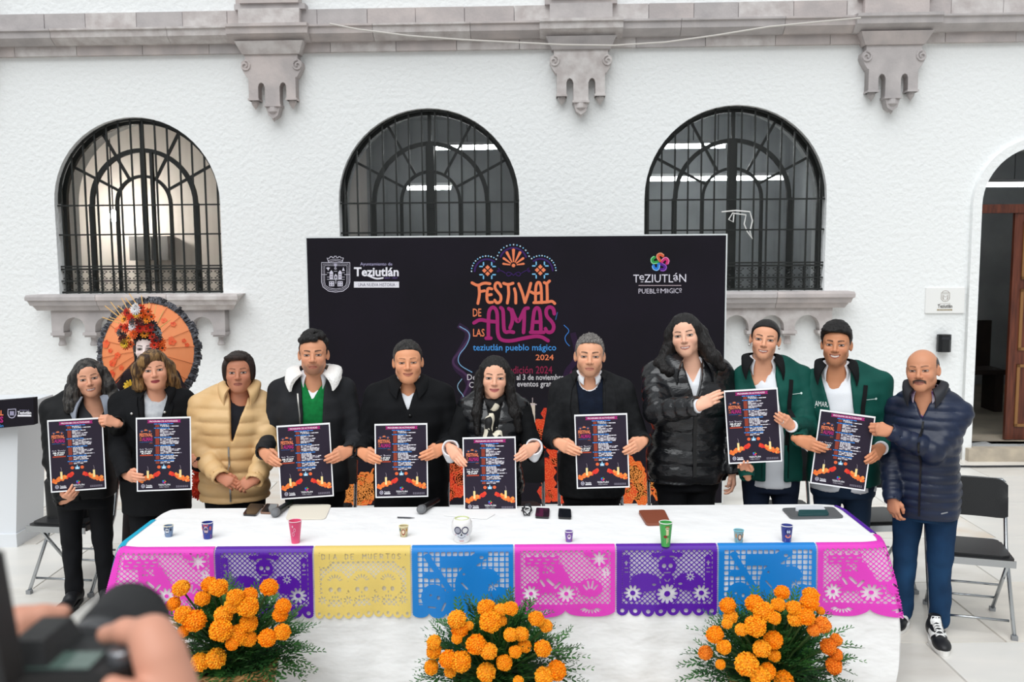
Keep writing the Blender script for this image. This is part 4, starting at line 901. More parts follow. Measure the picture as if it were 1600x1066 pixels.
slab('phone', [(379, 806), (400, 807), (414, 790), (391, 789)], 0.009, M_BLK, 'black phone at the left of the microphone', 'phone', extra=M_SCR); slab('phone', [(406, 803), (428, 804), (436, 790), (416, 789)], 0.009, mat('tan_case', '8a6a58', rough=0.5), 'dark phone in tan case beside the microphone handle', 'phone', extra=M_SCR)
slab('phone', [(836, 810), (858, 811), (859, 797), (838, 796)], 0.01, M_BLK, 'black phone beside the coiled cable', 'phone', extra=M_SCR); slab('phone', [(872, 811), (893, 812), (892, 798), (873, 797)], 0.01, M_BLK, 'black phone right of the other black phone, before the grey haired man', 'phone', extra=M_SCR)
tag(slab('notebook', [(1010, 822), (1048, 821), (1038, 800), (997, 801)], 0.014, mat('brown_leather', '8a4a34', rough=0.5, bump=0.2, bscale=90), 'brown leather notebook behind the green cup', 'notebook'), 'brown leather notebook behind the green cup', 'notebook')
slab('folder', [(1236, 812), (1319, 810), (1302, 794), (1221, 796)], 0.008, mat('grey_folder', '5c5e60', rough=0.6), 'dark grey folder at the right end of the table', 'folder')
slab('phone', [(1247, 807), (1295, 806), (1292, 800), (1248, 800)], 0.012, mat('teal_case', '1d4a4c', rough=0.35), 'teal phone lying on the grey folder', 'phone', z0=TZ + 0.0155)
slab('phone', [(1243, 799), (1290, 799), (1284, 793), (1243, 794)], 0.012, mat('white_case', 'e4e6ea', rough=0.35), 'white phone lying on the grey folder behind the teal one', 'phone', z0=TZ + 0.0155)
slab('paper_sheet', [(446, 813), (508, 812), (518, 789), (454, 789)], 0.003, mat('cream_paper', 'e9e2d2', rough=0.8), 'cream folded paper lying right of the left microphone', 'paper')
slab('paper_sheet', [(690, 806), (760, 812), (775, 803), (716, 794)], 0.0015, mat('white_paper', 'f3f3f2', rough=0.8), 'white paper lying behind the skull jar', 'paper')
slab('paper_sheet', [(680, 830), (716, 832), (714, 820), (676, 818)], 0.0012, MATS['white_paper'], 'white paper lying left of the skull jar', 'paper') if False else None
a, b = tz(621, 810), tz(648, 811); g = G().tube([a + Vector((0, 0, .005)), a.lerp(b, .7) + Vector((0, 0, .005)), b + Vector((0, 0, .005))], [0.004, 0.004, 0.001], 8); tag(g.build('pen', mat('dark_pen', '3a3c44', rough=0.3)), 'dark pen lying on the cloth near the centre microphone', 'pen')
pts = [tz(x, y) + Vector((0, 0, z)) for x, y, z in ((815, 800, .006), (820, 796, .02), (828, 795, .03), (831, 801, .012), (824, 806, .006), (817, 803, .02), (822, 797, .035), (830, 799, .02), (827, 807, .006), (819, 808, .01), (816, 802, .03), (826, 798, .012))]
P = []
for i in range(len(pts)): P += [pts[i], pts[i].lerp(pts[(i + 1) % len(pts)], .5)]
tag(G().tube(P, 0.0035, 6).build('coiled_cable', MATS['black_cable'], None, True), 'black cable coiled on the table beside the black phones', 'cable')

# ================================================================== CHAIRS
M_CHR = mat('chrome_tube', 'b4b8bc', rough=0.22, metal=1.0); M_VIN = mat('black_vinyl', '1d1e20', rough=0.4, bump=0.1, bscale=200)
def chair_proto():
    o = empty('folding_chair'); w = 0.215
    for s in (-1, 1):
        G().tube([(s * w, 0.20, 0.80), (s * w, 0.19, 0.76), (s * w, 0.10, 0.45), (s * w, -0.20, 0.02)], 0.0115, 8).build('leg', M_CHR, o, True)
        G().tube([(s * (w - 0.03), -0.12, 0.42), (s * (w - 0.03), 0.22, 0.02)], 0.0115, 8).build('leg', M_CHR, o, True)
        for y in (-0.203, 0.222): G().box(s * (w - (0.03 if y > 0 else 0)) - 0.016, s * (w - (0.03 if y > 0 else 0)) + 0.016, y - 0.014, y + 0.014, 0, 0.025).build('rubber_foot', mat('grey_rubber', '8a8c8e'), o)
    G().tube([(-w, 0.20, 0.80), (-w + 0.015, 0.205, 0.815), (w - 0.015, 0.205, 0.815), (w, 0.20, 0.80)], 0.0115, 8).build('top_rail', M_CHR, o, True)
    for y, z in ((-0.155, 0.09), (0.15, 0.11), (0.12, 0.2)): G().tube([(-w + .02, y, z), (w - .02, y, z)], 0.008, 6).build('stretcher', M_CHR, o, True)
    def bk(u, v): x = (u - .5) * 2; z = 0.60 + 0.225 * v; e = min(1, (1 - abs(x)) * 6 + .0); z2 = z - (0.03 * (1 - min(1, (1 - abs(x)) / .22)) ** 2 if v > .5 else -0.015 * (1 - min(1, (1 - abs(x)) / .2)) ** 2); return (x * 0.225, 0.155 + 0.035 * v + 0.035 * (1 - x * x), z2)
    g = G(); g.grid(bk, 16, 6); n = len(g.v); g.add([(x, y - 0.032, z) for x, y, z in g.v[:n]], [tuple(f[::-1]) for f in g.f]); 
    m = 17; ring = [i for i in range(m)] + [m * j + 16 for j in range(1, 7)] + [m * 6 + 15 - i for i in range(16)] + [m * j for j in range(5, 0, -1)]
    g.f += [(ring[i], ring[i - 1], ring[i - 1] + n, ring[i] + n) for i in range(len(ring))]; autosmooth(g.build('backrest', M_VIN, o), 50)
    g = G(); g.prism([(-.20, -.18), (-.15, -.21), (.15, -.21), (.20, -.18), (.195, .12), (.16, .15), (-.16, .15), (-.195, .12)], 0.425, 0.46); g.prism([(-.18, -.165), (-.14, -.19), (.14, -.19), (.18, -.165), (.175, .11), (.15, .13), (-.15, .13), (-.175, .11)], 0.46, 0.474); g.build('seat', M_VIN, o)
    G().box(-0.205, 0.205, -0.212, -0.206, 0.415, 0.455).build('seat_rail', M_CHR, o); return o
ch0 = chair_proto(); first = True
CH = [(-2.90, 5.84, -8, 'black folding chair at far left with handbag on its seat'), (2.66, 5.13, -17, 'black folding chair at far right beside the man in jeans'), (2.33, 5.75, 4, 'black folding chair behind the man in jeans, left of the far right chair')]
for px, nm in ((500, 'behind the man with fleece collar'), (648, 'behind the man in black overcoat'), (800, 'behind the woman with patterned scarf'), (925, 'behind the grey haired man'), (1068, 'behind the woman in glossy puffer jacket'), (1222, 'behind the young woman in green jacket')):
    p = ony(px, 760, 5.95); CH.append((p.x, 5.95, 0, 'black folding chair ' + nm))
for x, y, r, lb in CH:
    o = ch0 if first else copy_tree(ch0); first = False
    o.location = (x, y, 0); o.rotation_euler = (0, 0, math.radians(r)); tag(o, lb, 'chair', 'black folding chairs')
# handbag on the left chair
hb = empty('handbag', (-2.92, 5.82, 0.474)); M_BAG = mat('black_leather_bag', '121214', rough=0.35, bump=0.2, bscale=60)
def bag(u, v): a = 2 * math.pi * u; k = 0.9 + 0.1 * v; return (0.155 * k * abs(math.cos(a)) ** .5 * math.copysign(1, math.cos(a)), 0.075 * (1.1 - .5 * v) * abs(math.sin(a)) ** .6 * math.copysign(1, math.sin(a)), 0.24 * v + 0.012 * math.sin(3 * a) * v)
g = G(); g.grid(bag, 32, 6); g.add([bag(i / 32, 1) for i in range(32)], [tuple(range(32))]); g.add([bag(i / 32, 0) for i in range(32)], [tuple(range(31, -1, -1))]); g.build('body', M_BAG, hb, True)
G().tube([(-0.09, -0.05, .22), (-0.06, -0.09, .12), (0.0, -0.10, 0.03), (0.06, -0.095, 0.02), (0.11, -0.06, .1), (0.10, -0.04, .22)], 0.008, 6).build('strap', M_BAG, hb, True); G().box(-0.02, 0.02, -0.065, -0.058, 0.16, 0.19).build('clasp', mat('silver_clasp', 'c8c8c8', metal=0.9, rough=0.3), hb); tag(hb, 'black leather handbag sitting on the far left chair', 'bag')
# lectern at the left edge
le = empty('lectern', (-3.98, 6.62, 0)); M_WP = mat('white_painted_board', 'dfe2e6', rough=0.5)
p1, p2 = onz(35, 848, 0), ony(22, 668, 6.55); g = G(); x1, x2 = p1.x + 3.98, p2.x + 3.98
g.add([(-.45, 0, 0), (x1, 0, 0), (x1, .4, 0), (-.45, .4, 0), (-.38, 0, 1.05), (x2, 0, 1.05), (x2, .4, 1.05), (-.38, .4, 1.05)], [(3, 2, 1, 0), (4, 5, 6, 7), (0, 1, 5, 4), (1, 2, 6, 5), (2, 3, 7, 6), (3, 0, 4, 7)]); g.build('body', M_WP, le)
G().box(-.47, x1 + 0.02, -0.02, .42, 0, 0.1).build('plinth', M_WP, le)
sa, sb, sc_, sd = ony(52, 622, 6.5), ony(53, 664, 6.5), ony(-70, 632, 6.5), ony(-70, 676, 6.5); O = Vector((-3.98, 6.62, 0))
g = G(); Ps = [p - O for p in (sc_, sd, sb, sa)]; g.add(Ps + [p + Vector((0, .06, 0)) for p in Ps], [(0, 1, 2, 3), (7, 6, 5, 4), (0, 4, 5, 1), (1, 5, 6, 2), (2, 6, 7, 3), (3, 7, 4, 0)]); g.build('sign_panel', M_CANVAS, le)
G().box(-.42, x2 + 0.05, 0.0, .42, 1.05, 1.09).build('top_board', M_WP, le)
def lpos(x, y, l): p = ony(x * 130 / 385, 600 + y * 130 / 385, 6.5) - O; return (p.x, p.y - 0.002 - 0.001 * l, p.z)
q = Print(lpos); q.text('FESTIVAL', -95, 122, 17, 146, OR, 2, bold=0.03); q.text('ALMAS', -95, 150, 17, 180, MG, 2, bold=0.04); q.text('teziutlán', -60, 186, 17, 200, '4a9be6', 2)
q.ribbon([(38, 118), (74, 116), (74, 142), (66, 154), (56, 158), (45, 154), (38, 142)], 4, 'b9b5cc', 1, True, 0); q.rect(46, 126, 66, 146, '9a96b0', 1); q.text('Ayuntamiento de', 92, 119, 136, 125, 'b9b2d6'); q.text('Teziutlán', 82, 126, 146, 140, 'f0eef6', bold=0.03); q.rect(82, 143, 146, 151, 'f0eef6', 1)
q.build('print', le); tag(le, 'white lectern with dark festival sign at the left edge', 'lectern')
# ================================================================== SOLID MODELLING FOR FIGURES
def smin(a, b, k):
    h = np.clip(k - np.abs(a - b), 0, None) / k; return np.minimum(a, b) - h * h * k * 0.25
def smax(a, b, k): return -smin(-a, -b, k)
class Field:
    """signed distance grid; add and carve smooth solids, then polygonise (surface nets)"""
    def __init__(s, lo, hi, h):
        s.lo = np.array(lo, float); s.h = h; n = np.ceil((np.array(hi) - s.lo) / h).astype(int) + 1
        s.ax = [(s.lo[i] + h * np.arange(n[i])).astype(np.float32) for i in range(3)]; s.D = np.full(tuple(n), 0.2, np.float32)
    def sub(s, lo, hi, m):
        sl = []
        for i in range(3):
            a = int(np.clip(np.floor((lo[i] - m - s.lo[i]) / s.h), 0, len(s.ax[i]))); b = int(np.clip(np.ceil((hi[i] + m - s.lo[i]) / s.h) + 1, 0, len(s.ax[i]))); sl.append(slice(a, b))
        return tuple(sl), s.ax[0][sl[0]][:, None, None], s.ax[1][sl[1]][None, :, None], s.ax[2][sl[2]][None, None, :]
    def op(s, fn, lo, hi, k=0.01, cut=False, disp=None):
        sl, X, Y, Z = s.sub(lo, hi, k + 3 * s.h)
        if min(X.size, Y.size, Z.size) == 0: return
        d = fn(X, Y, Z)
        if disp is not None: d = d + disp(X, Y, Z)
        d = d.astype(np.float32)
        s.D[sl] = smax(s.D[sl], -d, k) if cut else smin(s.D[sl], d, k)
    def cone(s, a, b, ra, rb, k=0.01, cut=False, disp=None, quilt=None):
        a = np.array(a, float); b = np.array(b, float); ba = b - a; L2 = max(float(ba @ ba), 1e-9)
        def fn(X, Y, Z):
            t = np.clip(((X - a[0]) * ba[0] + (Y - a[1]) * ba[1] + (Z - a[2]) * ba[2]) / L2, 0, 1)
            d = np.sqrt((X - a[0] - t * ba[0]) ** 2 + (Y - a[1] - t * ba[1]) ** 2 + (Z - a[2] - t * ba[2]) ** 2) - (ra + (rb - ra) * t)
            if quilt: d = d - quilt[1] * (np.abs(np.sin(np.pi * t * math.sqrt(L2) / quilt[0])) ** 0.6 - 0.7)
            return d
        r = max(ra, rb); s.op(fn, np.minimum(a, b) - r, np.maximum(a, b) + r, k, cut, disp)
    def ell(s, c, r, k=0.01, cut=False, disp=None, rot=None):
        c = np.array(c, float); r = np.array(r, float); R = None if rot is None else np.array(Matrix.Rotation(rot[1], 3, rot[0]))
        def fn(X, Y, Z):
            x, y, z = X - c[0], Y - c[1], Z - c[2]
            if R is not None: x, y, z = (R[0, 0] * x + R[1, 0] * y + R[2, 0] * z, R[0, 1] * x + R[1, 1] * y + R[2, 1] * z, R[0, 2] * x + R[1, 2] * y + R[2, 2] * z)
            k0 = np.sqrt((x / r[0]) ** 2 + (y / r[1]) ** 2 + (z / r[2]) ** 2); k1 = np.sqrt((x / r[0] ** 2) ** 2 + (y / r[1] ** 2) ** 2 + (z / r[2] ** 2) ** 2) + 1e-9
            return k0 * (k0 - 1) / k1
        m = r if rot is None else np.full(3, r.max()); s.op(fn, c - m, c + m, k, cut, disp)
    def prof(s, zs, a, b, cy, k=0.02, p=2.3, disp=None, quilt=None):
        """stack of superellipse sections: half widths a, half depths b, centre cy at heights zs"""
        def fn(X, Y, Z):
            A = np.interp(Z, zs, a); B = np.interp(Z, zs, b); C = np.interp(Z, zs, cy)
            q = (np.abs(X / A) ** p + np.abs((Y - C) / B) ** p) ** (1 / p); d = (q - 1) * np.minimum(A, B)
            if quilt: d = d - quilt[1] * (np.abs(np.sin(np.pi * Z / quilt[0] + 0.4 * np.sin(X * 9) * quilt[2])) ** 0.6 - 0.7)
            return np.maximum(d, np.maximum(zs[0] - Z, Z - zs[-1]))
        m = max(max(a), max(b)) + 0.02; s.op(fn, (-m, min(cy) - m, zs[0]), (m, max(cy) + m, zs[-1]), k, False, disp)
    def mesh(s):
        D = s.D; D = np.pad(D, 1, constant_values=0.2); n = D.shape; inside = D < 0
        cnt = sum(inside[i:n[0]-1+i, j:n[1]-1+j, k:n[2]-1+k].astype(np.int8) for i in (0, 1) for j in (0, 1) for k in (0, 1))
        act = np.argwhere((cnt > 0) & (cnt < 8)); idx = np.full(cnt.shape, -1, np.int32); idx[tuple(act.T)] = np.arange(len(act))
        acc = np.zeros((len(act), 3)); num = np.zeros(len(act))
        for ax in range(3):
            o1, o2 = [q for q in range(3) if q != ax]
            for i in (0, 1):
                for j in (0, 1):
                    off = np.zeros(3, int); off[o1] = i; off[o2] = j; p = act + off; q = p.copy(); q[:, ax] += 1
                    da, db = D[tuple(p.T)], D[tuple(q.T)]; m = (da < 0) != (db < 0); t = np.where(m, da / np.where(m, da - db, 1), 0)
                    v = off[None, :].astype(float) + 0 * acc; v[:, ax] = t; acc[m] += v[m]; num[m] += 1
        V = (act + acc / num[:, None] - 1) * s.h + s.lo
        F = []
        for ax in range(3):
            o1, o2 = (ax + 1) % 3, (ax + 2) % 3
            A = np.take(inside, np.arange(n[ax] - 1), ax); B = np.take(inside, np.arange(1, n[ax]), ax); e = np.argwhere(A != B)
            e = e[(e[:, o1] > 0) & (e[:, o2] > 0) & (e[:, o1] < n[o1] - 1) & (e[:, o2] < n[o2] - 1)]
            def at(d1, d2): p = e.copy(); p[:, o1] -= d1; p[:, o2] -= d2; return idx[tuple(p.T)]
            q = np.stack([at(1, 1), at(0, 1), at(0, 0), at(1, 0)], 1); fl = ~inside[tuple(e.T)]; q[fl] = q[fl][:, ::-1]; F.append(q)
        return V, np.concatenate(F)
def wob(sc, amp, seed=0.0, ax=(1, 1, 1)):
    def f(X, Y, Z):
        x, y, z = X * ax[0] * sc, Y * ax[1] * sc, Z * ax[2] * sc
        return amp * (np.sin(x + 1.7 * np.sin(y * .8 + seed) + seed) * np.sin(z * .9 + 1.3 * np.sin(x * .6 + 2 * seed)) * .6 + .4 * np.sin(2.1 * y + 1.1 * z + seed * 3) * np.sin(1.9 * x - 1.4 * z))
    return f
def sstep(a, b, x): t = np.clip((x - a) / (b - a), 0, 1); return t * t * (3 - 2 * t)

M_SKIN = mat('skin', 'ffffff', rough=0.5, vcol=True, spec=0.35)
MATS['skin'].node_tree.nodes['Principled BSDF'].inputs['Subsurface Weight'].default_value = 0.0
# ------------------------------------------------------------------ head
def head_mesh(P):
    """head and neck in head space: origin at eye level, face towards -y, chin at z=-0.1125"""
    fw, jw = P.get('fw', 1), P.get('jw', 1); h = 0.003; nz = P.get('nose', 1.0); sm = P.get('smile', 0.0); op = P.get('teeth', 0.0)
    f = Field((-0.125, -0.135, -0.305), (0.125, 0.125, 0.135), h)
    f.ell((0, .014, .028), (.074, .094, .086), .01); f.ell((0, -.034, .035), (.060, .055, .055), .03)
    f.ell((0, -.022, -.034), (.060 * fw, .070, .078), .03)
    for s in (-1, 1):
        f.cone((s * .043 * jw, -.005, -.060), (s * .011 * jw, -.070, -.095), .0175, .017, .025); f.ell((s * .036 * fw, -.064, -.030), (.024, .024, .024), .022); f.cone((s * .012, -.087 + P.get('ridge', 0), .019), (s * .044, -.070 + P.get('ridge', 0), .018), .007, .007, .014)
        f.ell((s * .0755, .012, -.006), (.009, .017, .030), .006, rot=('Z', -s * .35)); f.ell((s * .0815, .008, -.006), (.004, .009, .019), .004, True)
    f.ell((0, -.074, -.096), (.020 * jw, .016, .016), .02); f.ell((0, -.066, -.066), (.034, .030, .032), .02)
    for s in (-1, 1):
        f.ell((s * .031, -.102, -.001), (.019, .017, .013), .012, True)
    f.cone((0, -.088, .010), (0, -.109, -.030), .0075, .0095, .010); f.ell((0, -.109, -.033), (.0105 * nz, .0105, .0095), .006)
    for s in (-1, 1):
        f.ell((s * .0125 * nz, -.099, -.036), (.0085 * nz, .0105, .0075), .005); f.ell((s * .031, -.0765, -.001), (.0165, .0135, .0115), .003)
        f.cone((s * .016, -.0885, .0078), (s * .044, -.078, .0062), .0032, .0028, .006)
    zc = lambda x: -.0665 + sm * .008 * (abs(x) / .024) ** 1.6; w = .0225 + .004 * sm
    for q0, q1 in ((-1, -.5), (-.5, 0), (0, .5), (.5, 1)):
        a, b = q0 * w, q1 * w
        def yy(x): return -.0945 + .0145 * (abs(x) / w) ** 2
        f.cone((a, yy(a), zc(a) + .0035 + .002 * op), (b, yy(b), zc(b) + .0035 + .002 * op), .0045, .0045, .004); f.cone((a * .9, yy(a) , zc(a) - .0055 - .003 * op), (b * .9, yy(b), zc(b) - .0055 - .003 * op), .0052, .0052, .004)
        f.cone((a, yy(a) - .006, zc(a) - .0008), (b, yy(b) - .006, zc(b) - .0008), .0016 + .0016 * op, .0016 + .0016 * op, .002, True)
    if P.get('jowl'): f.ell((0, -.035, -.103), (.036, .040, .018), .03)
    nr = P.get('neck', .052)
    f.cone((0, .012, -.07), (0, .034, -.175), nr, nr * 1.04, .022); f.cone((0, .034, -.175), (0, .04, -.26), nr * 1.06, nr * 1.4, .03); f.ell((0, .058, -.275), (.095, .060, .075), .03)
    V, F = f.mesh(); x, y, z = V.T; ax = np.abs(x)
    skin = np.array(lin(P['skin'])) * np.array((1.28, 1.32, 1.36)); C = np.tile(skin, (len(V), 1))
    def mix(m, c): C[:] = C * (1 - m[:, None]) + np.array(lin(c)) * m[:, None]
    front = sstep(-.02, -.05, y)
    mix(.20 * np.exp(-(((ax - .038) / .018) ** 2 + ((z + .032) / .016) ** 2)) * front, P.get('blush', 'c4685a')); mix(.14 * np.exp(-((x / .014) ** 2 + ((z + .034) / .012) ** 2)) * front, 'b85a48')
    if P.get('stubble'): mix(P['stubble'] * front * sstep(-.040, -.062, z + .010 * (ax > .03)) * sstep(-.135, -.10, z) * (1 - .8 * np.exp(-((x / .022) ** 2 + ((z + .069) / .010) ** 2))), '2c221e')
    if P.get('mustache'): mix(.95 * sstep(.036, .030, ax) * sstep(-.066, -.061, z + .010 * (ax / .03) ** 2) * sstep(-.045, -.050, z + .007 * (ax / .03) ** 2) * sstep(-.07, -.08, y), P['mustache'])
    u = (ax - .0125) / .034; bz = P.get('browz', .0205) + .0045 * np.sin(np.clip(u, 0, 1) * 2.2) + P.get('browtilt', 0) * u; th = P.get('browt', .0036) * (1.05 - .5 * np.clip(u, 0, 1))
    mix(P.get('browa', .9) * sstep(-.08, .05, u) * sstep(1.06, .92, u) * sstep(1.5, .5, np.abs(z - bz) / th) * front, P.get('brow', '1c1512'))
    ex = ax - .031; eo = P.get('eye', 1.0); lid = .0046 * eo * np.sqrt(np.clip(1 - (ex / .0155) ** 2, 0, 1)); ze = z + .0015 - .0012 * (ex / .015)
    ef = sstep(-.075, -.082, y) * sstep(.0165, .0145, np.abs(ex))
    mix(.30 * ef * sstep(.012, .006, np.abs(ze)), P.get('eyeshade', '5a3a30'))
    mix(ef * sstep(1.15, .85, np.abs(ze) / np.maximum(lid, 1e-4)), 'c4b8b2'); mix(ef * sstep(.0078, .0060, np.hypot(ex - P.get('gaze', 0) * np.sign(x), ze)) * sstep(1.2, .9, np.abs(ze) / np.maximum(lid, 1e-4)), '120c0a')
    mix(P.get('lash', .85) * ef * sstep(.0030, .0012, np.abs(ze - lid - .0010)), '1a1210'); mix(.4 * ef * sstep(.0022, .0008, np.abs(ze + lid)), '4a3028')
    zm = z - (-.0665 + sm * .008 * (ax / .024) ** 1.6); lf = sstep(-.068, -.075, y) * sstep(w + .003, w - .001, ax); tap = np.sqrt(np.clip(1 - (ax / (w + .003)) ** 2, 0, 1))
    mix(P.get('lipa', .75) * lf * sstep(.0082 * tap + .001 + .002 * op, .0062 * tap + .001 * op, zm) * sstep(-.0125 * tap - .002 - .003 * op, -.0100 * tap - .002 * op, zm), P.get('lip', 'a8564e'))
    if op: mix(lf * sstep(.86 * w, .74 * w, ax) * sstep(.0026 + .002 * op, .0014 + .0015 * op, np.abs(zm + .0010)), 'e2d8d0')
    mix(.75 * lf * sstep(.0020, .0008, np.abs(zm + (.0010 if not op else .0045 + .002 * op))), '5a2822')
    mix(.5 * sstep(-.085, -.095, y) * np.exp(-(((ax - .0075 * nz) / .0042) ** 2 + ((z + .0415) / .0028) ** 2)), '3a1c16')
    if P.get('paint'): P['paint'](C, x, y, z, mix)
    return V, F, C
# ------------------------------------------------------------------ hair, in head space
HL_M = ([-.10, -.075, -.052, -.040, -.030, -.012, -.004, .024, .034, .06, .13], [.078, .072, .058, .030, -.022, -.026, .030, .034, -.03, -.062, -.07])
def hair_mesh(P):
    st = P['hair']; t = P.get('hvol', .012); h = P.get('hres', .0040); sd = P.get('seed', 1.0)
    if st in ('short', 'bald', 'quiff', 'spiky', 'curlytop'):
        f = Field((-.115, -.145, -.10), (.115, .14, .175), h); sidet = .004
        if st == 'bald':
            f.ell((0, .016, .026), (.078, .098, .086), .004)
            f.D = smax(f.D, ((f.ax[2][None, None, :] - (.058 + .30 * f.ax[1][None, :, None])) * .8 + 0 * f.ax[0][:, None, None]).astype(np.float32), .006)
        else:
            f.ell((0, .015, .030), (.0795, .101, .090), .004, disp=wob(240, .0014, sd))
            if st == 'short': f.ell((0, .004, .052), (.070, .090, .066 + t), .02, disp=wob(190, .004, sd, (1, .2, .8)))
            if st == 'quiff':
                f.ell((-.003, -.005, .064), (.080, .098, .062 + t), .02, disp=wob(150, .005, sd, (.35, .9, 1))); f.ell((-.012, -.062, .082), (.062, .034, .032), .018, disp=wob(150, .005, sd, (.35, .9, 1))); f.ell((.045, -.045, .065), (.03, .03, .03), .02)
            if st == 'spiky':
                f.ell((0, -.004, .058), (.066, .088, .062 + t), .015, disp=wob(230, .009, sd, (1, 1, .12)))
            if st == 'curlytop':
                rg = np.random.RandomState(4)
                for _ in range(70):
                    a, e = rg.uniform(0, 6.28), rg.uniform(.25, 1.5); p = np.array([.068 * math.cos(a) * math.cos(e), .002 + .090 * math.sin(a) * math.cos(e), .050 + .082 * math.sin(e)]); f.ell(p, (.019, .019, .017), .007, disp=wob(160, .003, sd))
        zb = P.get('hairline', 0.0)
        if st != 'bald':
            def keep(X, Y, Z): 
                b = np.interp(Y - .0, HL_M[0], HL_M[1]) + np.where(Y < -.03, zb + .0 * X, 0) - np.where(Y < -.05, P.get('peak', .25) * np.abs(X) * 0.0, 0)
                return (b - Z) * .6 + 0 * X
        else:
            def keep(X, Y, Z):
                b = np.interp(Y, [-.10, -.045, -.036, -.02, -.004, .024, .034, .06, .13], [.2, .2, .02, -.012, .030, .034, -.03, -.062, -.07]); return (b - Z) * .6 + 0 * X
        f.D = smax(f.D, keep(f.ax[0][:, None, None], f.ax[1][None, :, None], f.ax[2][None, None, :]).astype(np.float32), .004)
        # leave the skull itself out where it is only skin deep
        return f.mesh()
    lo, hi = P.get('hbox', ((-.20, -.13, -.36), (.20, .16, .15))); f = Field(lo, hi, h)
    if st == 'slick':
        f.ell((0, .014, .030), (.0775, .107, .090), .004, disp=wob(230, .0010, sd, (1, .08, .6))); f.ell((0, .10, -.01), (.034, .03, .034), .012, disp=wob(60, .003, sd)); f.ell((0, -.034, .038), (.067, .0605, .0605), .03, disp=wob(230, .0010, sd, (1, .08, .6)))
    elif st == 'bowl':
        f.ell((0, .012, .030), (.0885, .106, .099), .01, disp=wob(200, .0028, sd, (1, .7, .15))); f.ell((.0, .03, -.02), (.080, .075, .070), .03, disp=wob(55, .003, sd))
        for s in (-1, 1): f.ell((s * .070, -.014, -.004), (.018, .032, .055), .02, disp=wob(55, .003, sd, (1, 1, .4)))
        f.ell((-.015, -.065, .088), (.06, .035, .022), .02)
    else:
        f.ell((0, .014, .032), (.0845, .105, .096), .01, disp=wob(230, .0022, sd, (1, .5, .1)))
        for a, b, ra, rb in P['locks']: f.cone(a, b, ra, rb, P.get('lk', .03), disp=lambda X, Y, Z: wob(P.get('wfreq', 40), P.get('wamp', .004), sd, P.get('wax', (1, 1, .35)))(X, Y, Z) + wob(220, .0032, sd, (1, 1, .12))(X + .012 * np.sin(Z * 45 + sd), Y, Z))
        if st == 'wavy':
            rg = np.random.RandomState(int(sd * 10))
            for a, b, ra, rb in P['locks']:
                for _ in range(P.get('curls', 10)):
                    q = rg.rand(); p = np.array(a) * (1 - q) + np.array(b) * q; r = ra * (1 - q) + rb * q; d = rg.randn(3); d /= np.linalg.norm(d); f.ell(p + d * r * .85, np.array((.016, .016, .022)) * rg.uniform(.7, 1.25), .01)
    # opening for the face
    fo = P.get('face', ((0, -.115, -.035), (.058, .085, .107)))
    f.ell(fo[0], fo[1], .012, True)
    if P.get('face2'): f.ell(P['face2'][0], P['face2'][1], .012, True)
    if P.get('part') is not None:
        px_ = P['part']; f.cone((px_, -.10, .10), (px_ * .8, .03, .135), .006, .003, .006, True)
    if st == 'slick' or st == 'bowl':
        zs = ([-.12, -.078, -.055, -.035, -.012, .0, .022, .036, .14], [.082, .076, .050, -.006, -.035, .014, .03, -.05, -.06]) if st == 'slick' else ([-.12, -.07, -.04, -.02, 0, .02, .05, .14], [.080, .070, -.03, -.055, -.05, -.06, -.085, -.09])
        K = (np.interp(f.ax[1], zs[0], zs[1])[None, :, None] - f.ax[2][None, None, :]) * .6 + 0 * f.ax[0][:, None, None]; f.D = smax(f.D, K.astype(np.float32), .004)
    return f.mesh()
# ------------------------------------------------------------------ hands: right hand, wrist at origin, fingers +x, thumb +y, back of hand +z
def hand_geo(curl, thumb, spread=0.0, h=0.0026):
    f = Field((-.075, -.065, -.085), (.20, .085, .045), h)
    f.cone((-.030, 0, 0), (0, 0, 0), .023, .024, .01); K = [(.082, .028, .002), (.087, .009, .004), (.083, -.010, .002), (.074, -.027, -.002)]
    for k in K: f.cone((.005, k[1] * .55, -.002), k, .019, .0125, .014)
    f.ell((.035, .018, -.012), (.030, .018, .014), .012)
    Ls = [(.042, .025, .019), (.046, .029, .020), (.043, .026, .019), (.033, .020, .017)]
    for i, (k, L) in enumerate(zip(K, Ls)):
        p = np.array(k); an = 0.0; r = [.0100, .0092, .0084, .0072]; sp = spread * (1.5 - i) * .12
        if i == 3: r = [q * .88 for q in r]
        for j in range(3):
            an += math.radians(curl[i][j]); q = p + L[j] * np.array([math.cos(an) * math.cos(sp), math.sin(sp), -math.sin(an)]); f.cone(p, q, r[j], r[j + 1], .004); p = q
    for a, b, ra, rb in zip(thumb[:-1], thumb[1:], (.0165, .0125, .0105), (.0125, .0105, .0085)): f.cone(a, b, ra, rb, .007)
    return f.mesh()
G_GRIP = hand_geo([(6, 14, 10), (9, 17, 12), (12, 21, 14), (15, 25, 16)], [(.018, .022, -.010), (.048, .036, -.030), (.078, .032, -.040), (.098, .026, -.040)])
G_LAX = hand_geo([(24, 30, 20), (28, 34, 22), (32, 36, 22), (36, 38, 24)], [(.018, .022, -.008), (.048, .044, -.016), (.075, .046, -.026), (.095, .042, -.034)], .5)
G_FIST = hand_geo([(50, 60, 40), (54, 62, 40), (58, 64, 40), (60, 64, 42)], [(.018, .022, -.012), (.050, .040, -.022), (.080, .030, -.036), (.098, .016, -.040)])
HANDS = {'grip': G_GRIP, 'lax': G_LAX, 'fist': G_FIST}
